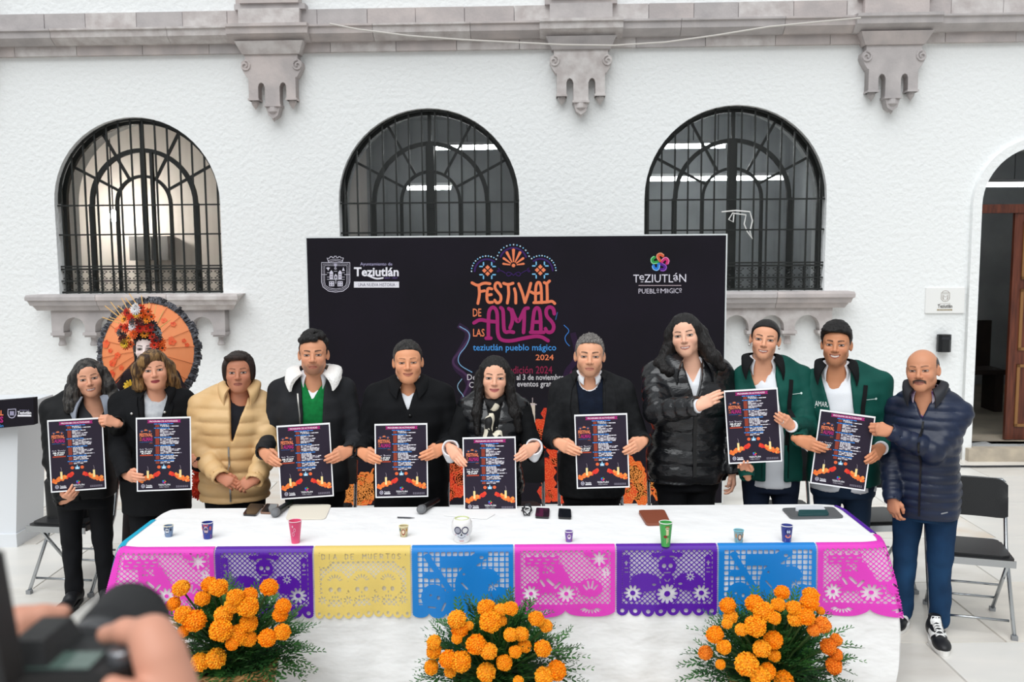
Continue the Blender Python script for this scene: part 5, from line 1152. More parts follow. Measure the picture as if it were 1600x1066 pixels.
# ------------------------------------------------------------------ whole figures
def fastobj(name, V, F, m, parent, col=None): return link(name, npmesh(name, V, F, True, col), m, parent)
TO_Z = np.array([.44, .50, .56, .62, .70, .76, .80, .825, .845])
class Figure:
    def __init__(s, P):
        s.P = P; sc = P.get('scale', 1.0); Y = P['Y']; s.sc = sc
        chin = ony(P['cx'], P['chin'], Y - .06); s.head0 = Vector((chin.x, Y - .03, chin.z + .1125 * sc)); s.H = s.head0.z + .1125 * sc + P.get('up', .030)
        bx = P.get('bx'); X = ony(bx, 700, Y).x if bx else chin.x
        s.root = empty('person', (X, Y, 0)); s.yaw = math.radians(P.get('yaw', 0)); s.root.rotation_euler.z = s.yaw
        s.M = Matrix.Translation((X, Y, 0)) @ Matrix.Rotation(s.yaw, 4, 'Z'); s.I = s.M.inverted(); s.body_parts = []
        tag(s.root, P['label'], 'person', 'people standing for the photograph')
        b = P.get('build', 1.0); s.b = b; H = s.H; s.hh = H; sw = P.get('sw', .185) ; s.sw = sw; dp = P.get('depth', 1.0)
        s.zs = TO_Z * H; s.a = np.array([.165, .168, .155, .148, .165, .172, .150, .105, .062]) * b * (sw / .195); s.bb = np.array([.115, .118, .108, .104, .118, .112, .092, .074, .058]) * b * dp; s.cy = np.array([.01, .012, .008, .0, -.004, .004, .014, .02, .024])
        if P.get('belly'): s.bb = s.bb + np.array([.3, .8, 1, .8, .3, 0, 0, 0, 0]) * P['belly']; s.cy = s.cy - np.array([.3, .7, .9, .6, .2, 0, 0, 0, 0]) * P['belly'] * .7
        s.sh = [np.array([q * sw * .93 * b ** .5, .015, H * .788 + P.get('shz', 0)]) for q in (-1, 1)]
        s.arms = []
        for q, ar in zip((-1, 1), P['arms']):
            hd = ar
            c = s.I @ ony(hd['px'][0], hd['px'][1], hd['Y']); ax = Vector(hd['x']).normalized(); zz = Vector(hd.get('z', (0, -1, 0))); Ri = s.I.to_3x3(); ax = Ri @ ax; zz = Ri @ zz; zz = (zz - ax * zz.dot(ax)).normalized()
            wr = c - ax * hd.get('reach', .062) ; yy = zz.cross(ax); mir = q > 0
            if hd.get('mir') is not None: mir = hd['mir']
            if mir: yy = -yy
            s.arms.append((wr, ax, yy, zz, hd)); 
        s.el = []
        for q, (wr, ax, yy, zz, hd), S in zip((-1, 1), s.arms, s.sh):
            S = Vector(S); d = wr - S; L1, L2 = .172 * H, .150 * H; D = d.length
            if D > (L1 + L2) * .985: f_ = D / ((L1 + L2) * .985); L1 *= f_; L2 *= f_
            a_ = (L1 * L1 - L2 * L2 + D * D) / (2 * D); hgt = math.sqrt(max(L1 * L1 - a_ * a_, 0)); pole = Vector(hd.get('pole', (q * .22, .5, -.85))); n = d.normalized(); pole = (pole - n * pole.dot(n)).normalized(); s.el.append(S + n * a_ + pole * hgt)
        yh, rl, pt = [math.radians(v) for v in P.get('hrot', (0, 0, 0))]; yh += -math.atan2(s.head0.x, s.head0.y) * .9; pt -= math.radians(4)
        s.HM = Matrix.Translation(s.I @ s.head0) @ Matrix.Rotation(yh - s.yaw, 4, 'Z') @ Matrix.Rotation(rl, 4, 'Y') @ Matrix.Rotation(pt, 4, 'X') @ Matrix.Diagonal((sc * P.get('hw', 1.07), sc, sc, 1)); nb = s.HM @ Vector((0, .036, -.16)); s.nc = (nb.x, nb.y)
    def xf(s, M, V): A = np.array(M); return V @ A[:3, :3].T + A[:3, 3]
    def body(s):
        V, F, C = head_mesh(s.P); V = s.xf(s.HM, V); Vs, Fs, Cs = [V], [F], [C]; n = len(V); skin = np.array(lin(s.P['skin'])) * np.array((1.28, 1.32, 1.36))
        for wr, ax, yy, zz, hd in s.arms:
            if hd.get('nohand'): continue
            hv, hf = HANDS[hd.get('pose', 'grip')]; k = hd.get('hs', s.P.get('hs', .93)); M = np.array([ax, yy, zz]).T * k; v = hv @ M.T + np.array(wr)
            if np.linalg.det(M) < 0: hf = hf[:, ::-1]
            Vs.append(v); Fs.append(hf + n); n += len(v); c = np.tile(skin * np.array((1.08, 1.03, 1.02)), (len(v), 1)); kn = np.exp(-((hv[:, 0] - .085) / .012) ** 2) * (hv[:, 2] > 0); c = c * (1 - .12 * kn[:, None])
            Cs.append(c)
        f = Field((-.5, -.6, 0.02), (.5, .35, s.H * .86), .018)
        f.prof(s.zs, s.a - .028, s.bb - .026, s.cy); 
        for q in (0, 1):
            S, E, W = np.array(s.sh[q]), np.array(s.el[q]), np.array(s.arms[q][0]); f.cone(S, E, .036, .028, .03); f.cone(E, E + (W - E) * .97, .026, .019, .02); x = (-1, 1)[q] * .09; f.cone((x, .01, .46 * s.H), (x, .0, .27 * s.H), .07, .05, .03); f.cone((x, 0, .27 * s.H), (x, .03, .05), .046, .034, .02)
        V, F = f.mesh(); Vs.append(V); Fs.append(F + n); Cs.append(np.tile(skin, (len(V), 1)))
        o = fastobj('body', np.concatenate(Vs), np.concatenate(Fs), M_SKIN, s.root, np.concatenate(Cs)); return o
    def hair(s, m):
        V, F = hair_mesh(s.P); return fastobj('hair', s.xf(s.HM, V), F, m, s.root)
    def garment(s, name, m, off=0.0, hem=.44, top=.845, sleeve=None, cut=None, h=.0095, quilt=None, squilt=None, wr=.004, vest=False, extra=None, cuff=1.0, puff=0.0, flare=0.0, neckcut=.062):
        """torso and sleeves of a garment; cut: list of (z, half width, centre x) from the bottom up for the front opening"""
        H = s.H; zs = s.zs.copy(); a = s.a + off; b = s.bb + off; zs[0] = hem * H; a = np.interp(zs, s.zs, a); b = np.interp(zs, s.zs, b); cy = np.interp(zs, s.zs, s.cy)
        if hem < .44: a[0] = s.a[0] + off; b[0] = s.bb[0] + off
        a = a + flare * np.clip((.62 - zs / H) / .2, 0, 1); zs[-1] = top * H; sd = s.P.get('seed', 1.0)
        pts = [np.array(v) for v in list(s.sh) + list(s.el) + [w[0] for w in s.arms]]; lo = np.min(pts, 0) - .12; hi = np.max(pts, 0) + .12
        lo = np.minimum(lo, (-.36, -.34, zs[0] - .03)); hi = np.maximum(hi, (.36, .24, zs[-1] + .05)); 
        if vest or not sleeve: lo = np.array((-.33, -.34, zs[0] - .03)); hi = np.array((.33, .24, zs[-1] + .05))
        f = Field(lo, hi, h); W = wob(16, wr, sd, (1, 1, 1.4)); W2 = wob(34, wr * 1.1, sd + 2)
        f.prof(list(zs), list(a), list(b), list(cy), .02, disp=W, quilt=quilt)
        for q in (-1, 1):
            Wq = W if not quilt else (lambda X, Y, Z: W(X, Y, Z) - quilt[1] * (np.abs(np.sin(np.pi * Z / quilt[0] + 0.4 * np.sin(X * 9) * quilt[2])) ** 0.6 - 0.7))
            S = s.sh[(q + 1) // 2]; f.cone((q * .05, .02, H * .828 + s.P.get('shz', 0) * .5), S + np.array((-q * .015, 0, .004)), .052 + off * .6, .056 + off * .6, .03, disp=Wq)
        if sleeve and not vest:
            for q in (0, 1):
                S, E, Wp = np.array(s.sh[q]), np.array(s.el[q]), np.array(s.arms[q][0]); hd = s.arms[q][4]; E2 = Wp + (np.array(E) - Wp) * hd.get('cuff', -.015) / max(np.linalg.norm(E - Wp), .05)
                r = sleeve; f.cone(S, E, r[0] * .93, r[1], .035, disp=W2, quilt=squilt); f.cone(E, E2, r[1], r[2] * cuff, .02, disp=W2, quilt=squilt); dv = (E2 - E) / max(np.linalg.norm(E2 - E), 1e-6); f.cone(E2 + dv * .066, E2 + dv * .20, .066, .066, .004, True); f.cone(E2 - dv * .03, E2 + dv * .05, r[2] * .70, r[2] * .72, .004, True)
        if extra: extra(f)
        # neck hole and front opening
        nz = H * .845; f.cone((s.nc[0], s.nc[1] - .01, nz - .06), (s.nc[0], s.nc[1], nz + .12), neckcut, neckcut * 1.15, .012, True)
        if cut:
            zz = [c[0] * H for c in cut]; ww = [c[1] for c in cut]; cx = [(c[2] if len(c) > 2 else 0) + s.nc[0] * min(1, max(0, (c[0] - .60) / .2)) for c in cut]
            def fn(X, Y, Z): return np.maximum(np.maximum((np.abs(X - np.interp(Z, zz, cx)) - np.interp(Z, zz, ww)) * .9, (Y - .0)), zz[0] - Z)
            f.op(fn, (-.3, -.5, zz[0]), (.3, .02, zz[-1] + .1), .006, True)
        V, F = f.mesh(); o = fastobj(name, V, F, m, s.root); o['_'] = 0; del o['_']
        s.bvh = BVHTree.FromPolygons([tuple(v) for v in V], [tuple(q) for q in F.tolist()]); s.bvhs = getattr(s, 'bvhs', {}); s.bvhs[name] = s.bvh
        return o
    def front(s, x, z, off=.002, bv=None, y0=-.8):
        hit = (bv or s.bvh).ray_cast(Vector((x, y0, z)), Vector((0, 1, 0))); y = hit[0].y if hit[0] is not None else -.05; return Vector((x, y - off, z))
    def collar(s, name, m, parent, r0=.062, r1=.095, z0=.868, drop=.045, point=.06, gap=.45, th=.004, px=.0, n=36, wobble=0.0, rise=0.0, tilt=.022, ptx=0.0, cyo=.022, fat=None):
        """turned-down collar: loft from the neck edge to the falling edge, with points in front; gap: half opening angle at the front"""
        H = s.H; T = []; B = []; cx0 = s.nc[0]; cyo = s.nc[1] - .004
        for i in range(n + 1):
            u = i / n; t = gap + (2 * math.pi - 2 * gap) * u; fr = max(0.0, math.cos(t)); e = max(0, 1 - min(u, 1 - u) / .16)
            x0, y0 = math.sin(t), -math.cos(t)
            zt = z0 * H + rise * (1 - fr) - tilt * fr * 1.6; T.append(Vector((cx0 + r0 * x0, cyo + r0 * y0 * .95, zt)))
            rr_ = r1 + ptx * e; d = drop + point * e ** 1.5; B.append(Vector((cx0 + rr_ * x0 * (1 + .10 * e), cyo + rr_ * y0 * .95 - .012 * e, zt - d)))
        V = []; F = []; K = 5
        for side in (0, 1):
            for i in range(n + 1):
                for j in range(K + 1):
                    v = j / K; p = T[i].lerp(B[i], v); out = Vector((p.x - cx0, p.y - cyo, 0)).normalized(); bul = math.sin(v * math.pi) * (.008 + (fat or 0)) + (0.5 * (fat or 0)); p = p + out * (bul + (th if side else 0)) + Vector((0, 0, (.006 + (fat or 0) * .6) * math.sin(v * math.pi) if side else 0))
                    if wobble: p = p + Vector((math.sin(i * 2.3 + j), math.cos(i * 1.7 + 2 * j), math.sin(i * 3.1 - j * 1.3))) * wobble * (1 if side else 0)
                    V.append(p)
        m1 = (n + 1) * (K + 1)
        for i in range(n):
            for j in range(K):
                a = i * (K + 1) + j; F.append((a, a + 1, a + K + 2, a + K + 1)); F.append((m1 + a, m1 + a + K + 1, m1 + a + K + 2, m1 + a + 1))
        for i in range(n): a, b = i * (K + 1), (i + 1) * (K + 1); F.append((a, b, m1 + b, m1 + a)); a += K; b += K; F.append((b, a, m1 + a, m1 + b))
        for j in range(K): F.append((j + 1, j, m1 + j, m1 + j + 1)); a = n * (K + 1) + j; F.append((a, a + 1, m1 + a + 1, m1 + a))
        return autosmooth(link(name, npmesh(name, V, F, True), m, parent), 60)
    def strip(s, name, m, parent, pts, w, off=.004, th=.004, bv=None, taper=None):
        """flat strip laid on the garment front along (x, z) points"""
        q_ = []; wq = []
        for i in range(len(pts) - 1):
            for k in range(5): t_ = k / 5; q_.append((pts[i][0] * (1 - t_) + pts[i+1][0] * t_, pts[i][1] * (1 - t_) + pts[i+1][1] * t_)); wq.append((w[i] * (1 - t_) + w[i+1] * t_) if isinstance(w, (list, tuple)) else w)
        q_.append(pts[-1]); wq.append(w[-1] if isinstance(w, (list, tuple)) else w); pts = q_; w = wq
        L = []; n = len(pts); g = G(); V = []
        for i, (x, z) in enumerate(pts):
            a, b = Vector(pts[max(i - 1, 0)]), Vector(pts[min(i + 1, n - 1)]); t = (b - a).normalized(); nn = Vector((-t.y, t.x)); ww = (w[i] if isinstance(w, (list, tuple)) else w) / 2
            for q in (-1, 1):
                p = s.front(x + nn.x * ww * q, z + nn.y * ww * q, off, bv); V.append(p)
            for q in (1, -1): p = s.front(x + nn.x * ww * q, z + nn.y * ww * q, off + th, bv); V.append(p)
        F = []
        for i in range(n - 1):
            a, b = 4 * i, 4 * i + 4; F += [(a + k, a + (k + 1) % 4, b + (k + 1) % 4, b + k) for k in range(4)]
        F += [(3, 2, 1, 0), tuple(4 * (n - 1) + k for k in range(4))]; g.add(V, F); return autosmooth(g.build(name, m, parent), 40)
    def trousers(s, m, skirt=False, top=.50, wide=1.0, shoes='black', jeans=False):
        H = s.H; f = Field((-.34, -.26, .03), (.34, .30, top * H + .02), .012); W = wob(22, .005, 3); a = np.interp(np.array([.42, .46, .5, top]) * H, s.zs, s.a) - .004; b = np.interp(np.array([.42, .46, .5, top]) * H, s.zs, s.bb) - .004
        f.prof([.40 * H, .46 * H, .5 * H, top * H + .01], list(a[[0, 1, 2, 3]]), list(b), [.01] * 4, .02, disp=W)
        st = s.P.get('stance', .095)
        for q in (-1, 1): x0 = q * .085; x1 = q * st; f.cone((x0, .01, .45 * H), (x0 + (x1 - x0) * .5, .0, .27 * H), .088 * wide * s.b, .066 * wide, .02, disp=W); f.cone((x0 + (x1 - x0) * .5, .0, .27 * H), (x1, .025, .075), .064 * wide, .056 * wide, .02, disp=wob(30, .006, 1))
        V, F = f.mesh(); o = fastobj('trousers', V, F, m, s.root); s.tb = BVHTree.FromPolygons([tuple(v) for v in V], [tuple(q) for q in F.tolist()])
        for q in (-1, 1): s.shoe(q * st, shoes, q)
        return o
    def shoe(s, x, kind, q):
        f = Field((-.08, -.24, 0.0), (.08, .13, .13), .006); f.ell((0, -.13, .035), (.047, .085, .034), .02); f.ell((0, .045, .045), (.039, .060, .045), .03); f.cone((0, -.05, .055), (0, .04, .075), .040, .038, .03); f.cone((0, .03, .08), (0, .035, .14), .034, .034, .02)
        f.D = smax(f.D, ((.016 - f.ax[2])[None, None, :] + 0 * f.D).astype(np.float32), .003); V, F = f.mesh()
        dark = mat('shoe_black', '15161a', rough=0.5); R = np.array(Matrix.Rotation(math.radians(q * 12 + s.P.get('footyaw', 0)), 3, 'Z')); o = fastobj('shoe', V @ R.T + np.array((x, 0.0 + (s.P.get('foots') or {}).get(q, 0), 0)), F, dark, s.root)
        g = G(); pl = []
        for k in range(28):
            t = 2 * math.pi * k / 28; pl.append(((.050 if math.sin(t) < .2 else .043) * math.cos(t), -.055 + .165 * math.sin(t)))
        g.prism(pl, 0.001, 0.028); so = g.build('sole', mat('shoe_sole_white', 'eceae6', rough=0.6) if kind == 'sneaker' else mat('shoe_sole', '101012', rough=0.6), o)
        for ob in ([so]): ob.data.transform(Matrix(R.tolist()).to_4x4()); ob.data.transform(Matrix.Translation((x, (s.P.get('foots') or {}).get(q, 0), 0)))
        if kind == 'sneaker':
            bv = BVHTree.FromPolygons([tuple(v) for v in V], [tuple(t) for t in F.tolist()])
            def top(px_, py_, o_=.002): hh = bv.ray_cast(Vector((px_, py_, .3)), Vector((0, 0, -1))); return Vector((px_, py_, (hh[0].z if hh[0] else .05) + o_))
            g = G()
            for k in range(5):
                y = -.105 + k * .022; g.tube([top(-.024, y), top(-.01, y + .004, .005), top(.01, y + .010, .005), top(.024, y + .014)], .0036, 5); g.tube([top(.024, y), top(.01, y + .004, .004), top(-.01, y + .010, .004), top(-.024, y + .014)], .0036, 5)
            la = g.build('laces', mat('white_lace', 'f0f0ee'), o, True); g = G()
            for sx in (-1, 1): g.grid(lambda u, v: (bv.ray_cast(Vector((sx * .3, -.07 + .07 * u - .02 * v, .030 + .045 * v)), Vector((-sx, 0, 0)))[0] or Vector((sx * .04, -.05, .04))) + Vector((sx * .0022, 0, .001)), 8, 6)
            g.grid(lambda u, v: top((u - .5) * .058, -.012 + .022 * v, .003), 8, 3)
            wp_ = g.build('white_panel', mat('white_leather', 'e6e6e4', rough=0.5), o, True)
            for ob in (la, wp_): ob.data.transform(Matrix(R.tolist()).to_4x4()); ob.data.transform(Matrix.Translation((x, (s.P.get('foots') or {}).get(q, 0), 0)))
    def logo(s, name, parent, bv, draw): 
        q = Print(lambda x, z, l: s.front(x, z, .002 + .0008 * l, bv)); draw(q); return q.build(name, parent)
    def cuffs(s, m, k=(0, 1), r=.040, L=.05, parent=None):
        for q in k:
            wr, ax, yy, zz, hd = s.arms[q]; E = Vector(s.el[q]); d = (Vector(wr) - E).normalized(); c = Vector(wr) - d * (hd.get('cuff', .02) + .02)
            M = Matrix.Translation(c) @ d.to_track_quat('Z', 'Y').to_matrix().to_4x4(); G().lathe([(r * .8, -.01), (r * .96, 0), (r, L), (r * .9, L + .002), (r * .62, L * .9), (r * .55, L * .3)], 18, M=M).build('cuff', m, parent or s.root, True)
# ================================================================== PEOPLE
def cloth(name, c, c2=None, rough=0.85, bump=0.25, bscale=220, nscale=6, **k): return mat(name, c, rough=rough, color2=c2, nscale=nscale, bump=bump, bscale=bscale, bdist=0.003, spec=k.pop('spec', 0.2), **k)
def hairmat(name, c, c2, rough=0.45, st=(30, 30, 4), nscale=3.0): return mat(name, c, rough=rough, color2=c2, nscale=nscale, stretch=st, bump=0.7, bscale=4.5, bstretch=(40, 40, 5), bdist=0.01, spec=0.35, contrast=(0.4, 0.68))
M_WSHIRT = cloth('white_shirt', 'eef0f4', 'e6e9ef'); M_BTROU = cloth('black_trousers', '0e0f12', '141519'); M_BCOAT = cloth('black_wool', '0d0e11', '131417'); M_JEANS = cloth('blue_jeans', '24384f', '1a2a40', nscale=3, bscale=400); M_NJEANS = cloth('navy_jeans', '141d30', '1a2438', nscale=3)
M_ZIP = mat('zip_metal', '9a9894', metal=0.9, rough=0.35); M_BLKFLEECE = cloth('black_fleece', '101113', '18191b'); M_GREENJ = cloth('green_softshell', '0d5046', '0b473f', rough=0.7); M_SILV = mat('silver_button', 'd8d8d6', metal=0.8, rough=0.3)
H_BLACK = hairmat('black_hair', '0c0a0a', '1c1818'); H_DARK = hairmat('dark_brown_hair', '1a100d', '32201a'); H_GREYB = hairmat('grey_black_hair', '1c1a1a', '57534f', nscale=2.2); H_BLOND = hairmat('streaked_hair', '3a2618', '9a7648', nscale=2.0); H_GREY = hairmat('grey_hair', '4a4644', '9c9792', st=(40, 40, 20), nscale=5); H_FRINGE = hairmat('greying_short_hair', '2a2624', '5c5652', st=(40, 40, 20)); H_SALT = hairmat('black_hair_greying', '12100f', '3a3634')
def vec(a, s=1, fw=-.95): a = math.radians(a); return (s * math.cos(a), fw, math.sin(a))
def bead(P, x, z, r, m, name, parent, bv=None, off=.002): p = P.front(x, z, off, bv); G().lathe([(0, -r * .5), (r, -r * .3), (r, r * .1), (r * .5, r * .5), (0, r * .5)], 10, M=Matrix.Translation(p) @ Matrix.Rotation(math.pi / 2, 4, 'X')).build(name, m, parent, True)
def earring(P, s_, dz=-.045, m=M_SILV): G().lathe([(0, -.006), (.005, -.003), (.006, .002), (.002, .009), (0, .010)], 8, M=P.HM @ Matrix.Translation((s_ * .080, .002, dz))).build('earring', m, P.root, True)

# 1 -- curly grey-black hair, black jacket with grey hood
P = Figure(dict(label='woman with curly greying hair in black hooded jacket, leftmost of the row', cx=137, nose=.86, ridge=.004, bx=128, chin=620, Y=5.5, scale=.97, skin='c48c70', fw=1.06, jw=.95, smile=.5, teeth=.2, lip='9c5a50', browt=.003, hrot=(2, -8, 0), yaw=14, sw=.18, build=1.03, seed=1.3, hs=.86,
    hair='wavy', part=-.01, hbox=((-.21, -.13, -.25), (.21, .16, .15)), locks=[((-.070, -.01, .03), (-.098, -.012, -.075), .034, .042), ((-.098, -.012, -.075), (-.125, -.035, -.155), .042, .038), ((.070, -.01, .03), (.092, -.012, -.075), .034, .040), ((.092, -.012, -.075), (.105, -.03, -.17), .040, .036), ((-.07, .06, 0), (-.09, .06, -.13), .05, .05), ((.07, .06, 0), (.09, .06, -.13), .05, .05)], wamp=.006, wfreq=70, wax=(1, 1, .8), curls=14,
    face=((.004, -.115, -.034), (.060, .095, .113)), arms=[dict(px=(108, 776), Y=5.14, x=(.70, -.35, .42), z=(0, -.75, -.65), pose='lax', pole=(-.4, .4, -.8)), dict(px=(168, 657), Y=5.175, x=(-.62, -.50, .42), z=(.3, -.7, .55), pose='fist', pole=(.1, .3, -.95), mir=True)]))
P.body(); P.hair(H_GREYB)
P.garment('shirt', cloth('dark_grey_top', '3a3c40', '44464a'), off=-.008, neckcut=.05)
j = P.garment('jacket', cloth('black_shell', '0c0d0f', '121315', rough=.6), off=.022, sleeve=(.064, .056, .043), cut=[(.44, .0), (.66, .015), (.74, .05), (.80, .075), (.86, .085)], wr=.006)
P.collar('hood', cloth('grey_hood_lining', '9aa0ac', '868c98'), j, r0=.082, r1=.135, z0=.862, drop=.05, point=.11, gap=.55, fat=.012, th=.006, rise=.01)
P.strip('zip', M_ZIP, j, [(.02, .66 * P.H), (.05, .74 * P.H), (.062, .79 * P.H)], .006, bv=P.bvh)
P.trousers(M_BTROU, wide=.9)

# 2 -- streaked hair, black coat
P = Figure(dict(label='woman with blonde streaked hair in black coat and pale top', cx=239, nose=.86, ridge=.004, bx=241, chin=607, Y=5.42, scale=.97, skin='c98f73', fw=1.03, jw=.94, smile=.15, lip='8f2c38', lipa=.95, eyeshade='6a5a58', lash=1, browt=.0028, brow='4a3020', hrot=(2, -4, 0), yaw=12, sw=.195, build=1.08, seed=2.1, hs=.86, jowl=1,
    hair='wavy', hbox=((-.19, -.13, -.24), (.19, .16, .16)), locks=[((-.045, -.06, .075), (-.085, -.045, .0), .030, .028), ((-.085, -.02, .02), (-.092, -.01, -.10), .032, .030), ((-.07, .05, 0), (-.085, .05, -.13), .05, .045), ((.080, .0, .01), (.095, .015, -.09), .026, .030), ((.07, .05, 0), (.09, .05, -.13), .05, .045), ((.02, -.065, .092), (-.05, -.07, .065), .026, .026)], wamp=.006, wfreq=45, wax=(1, 1, .5), curls=3,
    face=((.012, -.115, -.042), (.056, .095, .100)), arms=[dict(px=(206, 745), Y=5.04, x=(.75, -.55, -.05), pole=(-.35, .4, -.8)), dict(px=(296, 722), Y=5.15, x=(-.5, -.4, .2), pole=(.35, .4, -.8))]))
P.body(); P.hair(H_BLOND); earring(P, -1); earring(P, 1)
P.garment('top', cloth('pale_grey_top', 'c9ccd0', 'b4b8be', nscale=30), off=-.006, neckcut=.052)
j = P.garment('coat', M_BCOAT, off=.024, hem=.38, sleeve=(.068, .060, .046), cut=[(.60, .0), (.66, .012), (.74, .045), (.80, .062), (.86, .075)], wr=.005)
P.collar('coat_collar', M_BCOAT, j, r0=.070, r1=.105, z0=.858, drop=.035, point=.05, gap=.75, fat=.004)
for q in (-1, 1): P.strip('lapel', M_BCOAT, j, [(q * .025, .665 * P.H), (q * .080, .735 * P.H), (q * .100, .79 * P.H), (q * .085, .825 * P.H)], [.01, .07, .075, .04], .006, .006, P.bvh); bead(P, q * .092, .765 * P.H, .008, M_SILV, 'button', j, P.bvh, .016)
P.trousers(M_BTROU)

# 3 -- beige puffer jacket, hands clasped
P = Figure(dict(label='woman with short dark hair in beige quilted puffer jacket, hands clasped', cx=372, nose=.86, ridge=.004, bx=364, chin=611, Y=5.35, scale=.98, skin='a86e54', fw=1.06, jw=1.0, smile=-.1, lip='8a4a40', browt=.0026, brow='3a2418', hrot=(-3, 0, 0), yaw=8, sw=.19, build=1.06, seed=3.3, jowl=1, hs=.86,
    hair='bowl', face=((.002, -.125, -.028), (.056, .075, .108)), hbox=((-.12, -.13, -.13), (.12, .14, .155)), arms=[dict(px=(358, 753), Y=5.10, x=(.80, -.15, -.42), z=(-.1, -.85, .5), pose='lax', pole=(-.6, .45, -.6), cuff=.0), dict(px=(383, 757), Y=5.075, x=(-.80, -.1, -.38), z=(.1, -.85, .5), pose='lax', pole=(.6, .45, -.6), cuff=.0)]))
P.body(); P.hair(H_DARK); earring(P, -1); earring(P, 1)
P.garment('top', cloth('black_knit_top', '1b1c22', '202128'), off=-.006, neckcut=.055, top=.835)
M_BEIGE = cloth('beige_puffer', 'd9b583', 'cfa874', rough=.5, bump=.15, bscale=40, spec=.4)
j = P.garment('puffer_jacket', M_BEIGE, off=.034, hem=.44, sleeve=(.076, .070, .052), cut=[(.655, .0), (.70, .014), (.76, .030), (.80, .045), (.86, .06)], wr=.004, quilt=(.075, .013, .5), squilt=(.075, .011), h=.0085)
P.collar('jacket_collar', M_BEIGE, j, r0=.074, r1=.108, z0=.875, drop=.055, point=.045, gap=.62, fat=.010, th=.008, rise=.01)
P.strip('zip', M_ZIP, j, [(0.0, .45 * P.H), (.0, .52 * P.H), (.0, .6 * P.H), (.0, .652 * P.H)], .009, .003, .003, P.bvh)
P.trousers(M_BTROU)

# 4 -- dark jacket with white fleece collar, green sweater
P = Figure(dict(label='man with curly black hair in charcoal jacket with white fleece collar', cx=489, bx=490, chin=585, Y=5.35, scale=1.02, skin='c08565', fw=.98, jw=1.0, stubble=.55, smile=-.15, lip='9a5548', browt=.0048, eye=.85, hrot=(-2, 0, 0), yaw=5, sw=.205, build=1.04, seed=4.2, hair='curlytop', hvol=.016,
    arms=[dict(px=(419, 714), Y=5.04, x=vec(-26)), dict(px=(534, 710), Y=5.04, x=vec(-20, -1))]))
P.body(); P.hair(H_BLACK)
P.garment('shirt', M_WSHIRT, off=-.006, neckcut=.062, cut=[(.785, .0), (.81, .030), (.86, .06)]); P.garment('sweater', cloth('green_sweater', '0f7a3c', '0c6a34', nscale=40), off=.004, top=.842, cut=[(.765, .0), (.80, .032), (.86, .07)], neckcut=.06)
M_CHAR = cloth('charcoal_wool', '222326', '2a2b2e')
j = P.garment('jacket', M_CHAR, off=.024, sleeve=(.068, .058, .045), cut=[(.40, .062, .012), (.60, .058, .01), (.72, .056, .008), (.80, .064, 0), (.86, .085)], wr=.005)
P.collar('fleece_collar', mat('white_fleece', 'f1efec', rough=.95, bump=.9, bscale=90, bdist=.008, sheen=.3), j, r0=.078, r1=.142, z0=.868, drop=.045, point=.050, gap=.72, fat=.014, th=.016, wobble=.0015, rise=.012, ptx=.012)
P.collar('shirt_collar', M_WSHIRT, P.root, r0=.060, r1=.074, z0=.862, drop=.030, point=.052, gap=.72)
for q in (-1, 1): P.strip('zip', M_ZIP, j, [(q * .066 + .012, .42 * P.H), (q * .064 + .01, .6 * P.H), (q * .062 + .008, .72 * P.H), (q * .068, .79 * P.H)], .008, .003, .003, P.bvh)
P.trousers(M_BTROU)

# 5 -- black overcoat
P = Figure(dict(label='man with short black hair in black buttoned overcoat and white shirt', cx=637, bx=641, chin=597, Y=5.35, scale=1.03, skin='c98a66', fw=1.05, jw=1.08, smile=.7, lip='a0584c', browt=.0030, browa=.7, eye=.75, hrot=(0, -1, 0), yaw=3, sw=.21, build=1.10, seed=5.1, hair='short', hvol=.012, jowl=1,
    arms=[dict(px=(573, 712), Y=5.04, x=vec(-18)), dict(px=(681, 706), Y=5.04, x=vec(-18, -1))]))
P.body(); P.hair(H_SALT)
P.garment('shirt', M_WSHIRT, off=-.004, neckcut=.062, cut=[(.795, .0), (.815, .028), (.86, .05)])
j = P.garment('overcoat', M_BCOAT, off=.028, hem=.36, sleeve=(.072, .062, .048), cut=[(.745, .0), (.79, .026, -.004), (.83, .05), (.86, .06)], wr=.006)
P.collar('coat_collar', M_BCOAT, j, r0=.068, r1=.118, z0=.866, drop=.040, point=.050, gap=.42, fat=.006, ptx=.02)
P.collar('shirt_collar', M_WSHIRT, P.root, r0=.060, r1=.068, z0=.862, drop=.022, point=.045, gap=.65)
for z in (.735, .675, .615): bead(P, .012, z * P.H, .010, mat('black_button', '0a0a0b', rough=.3), 'button', j, P.bvh, .004)
P.trousers(M_BTROU)

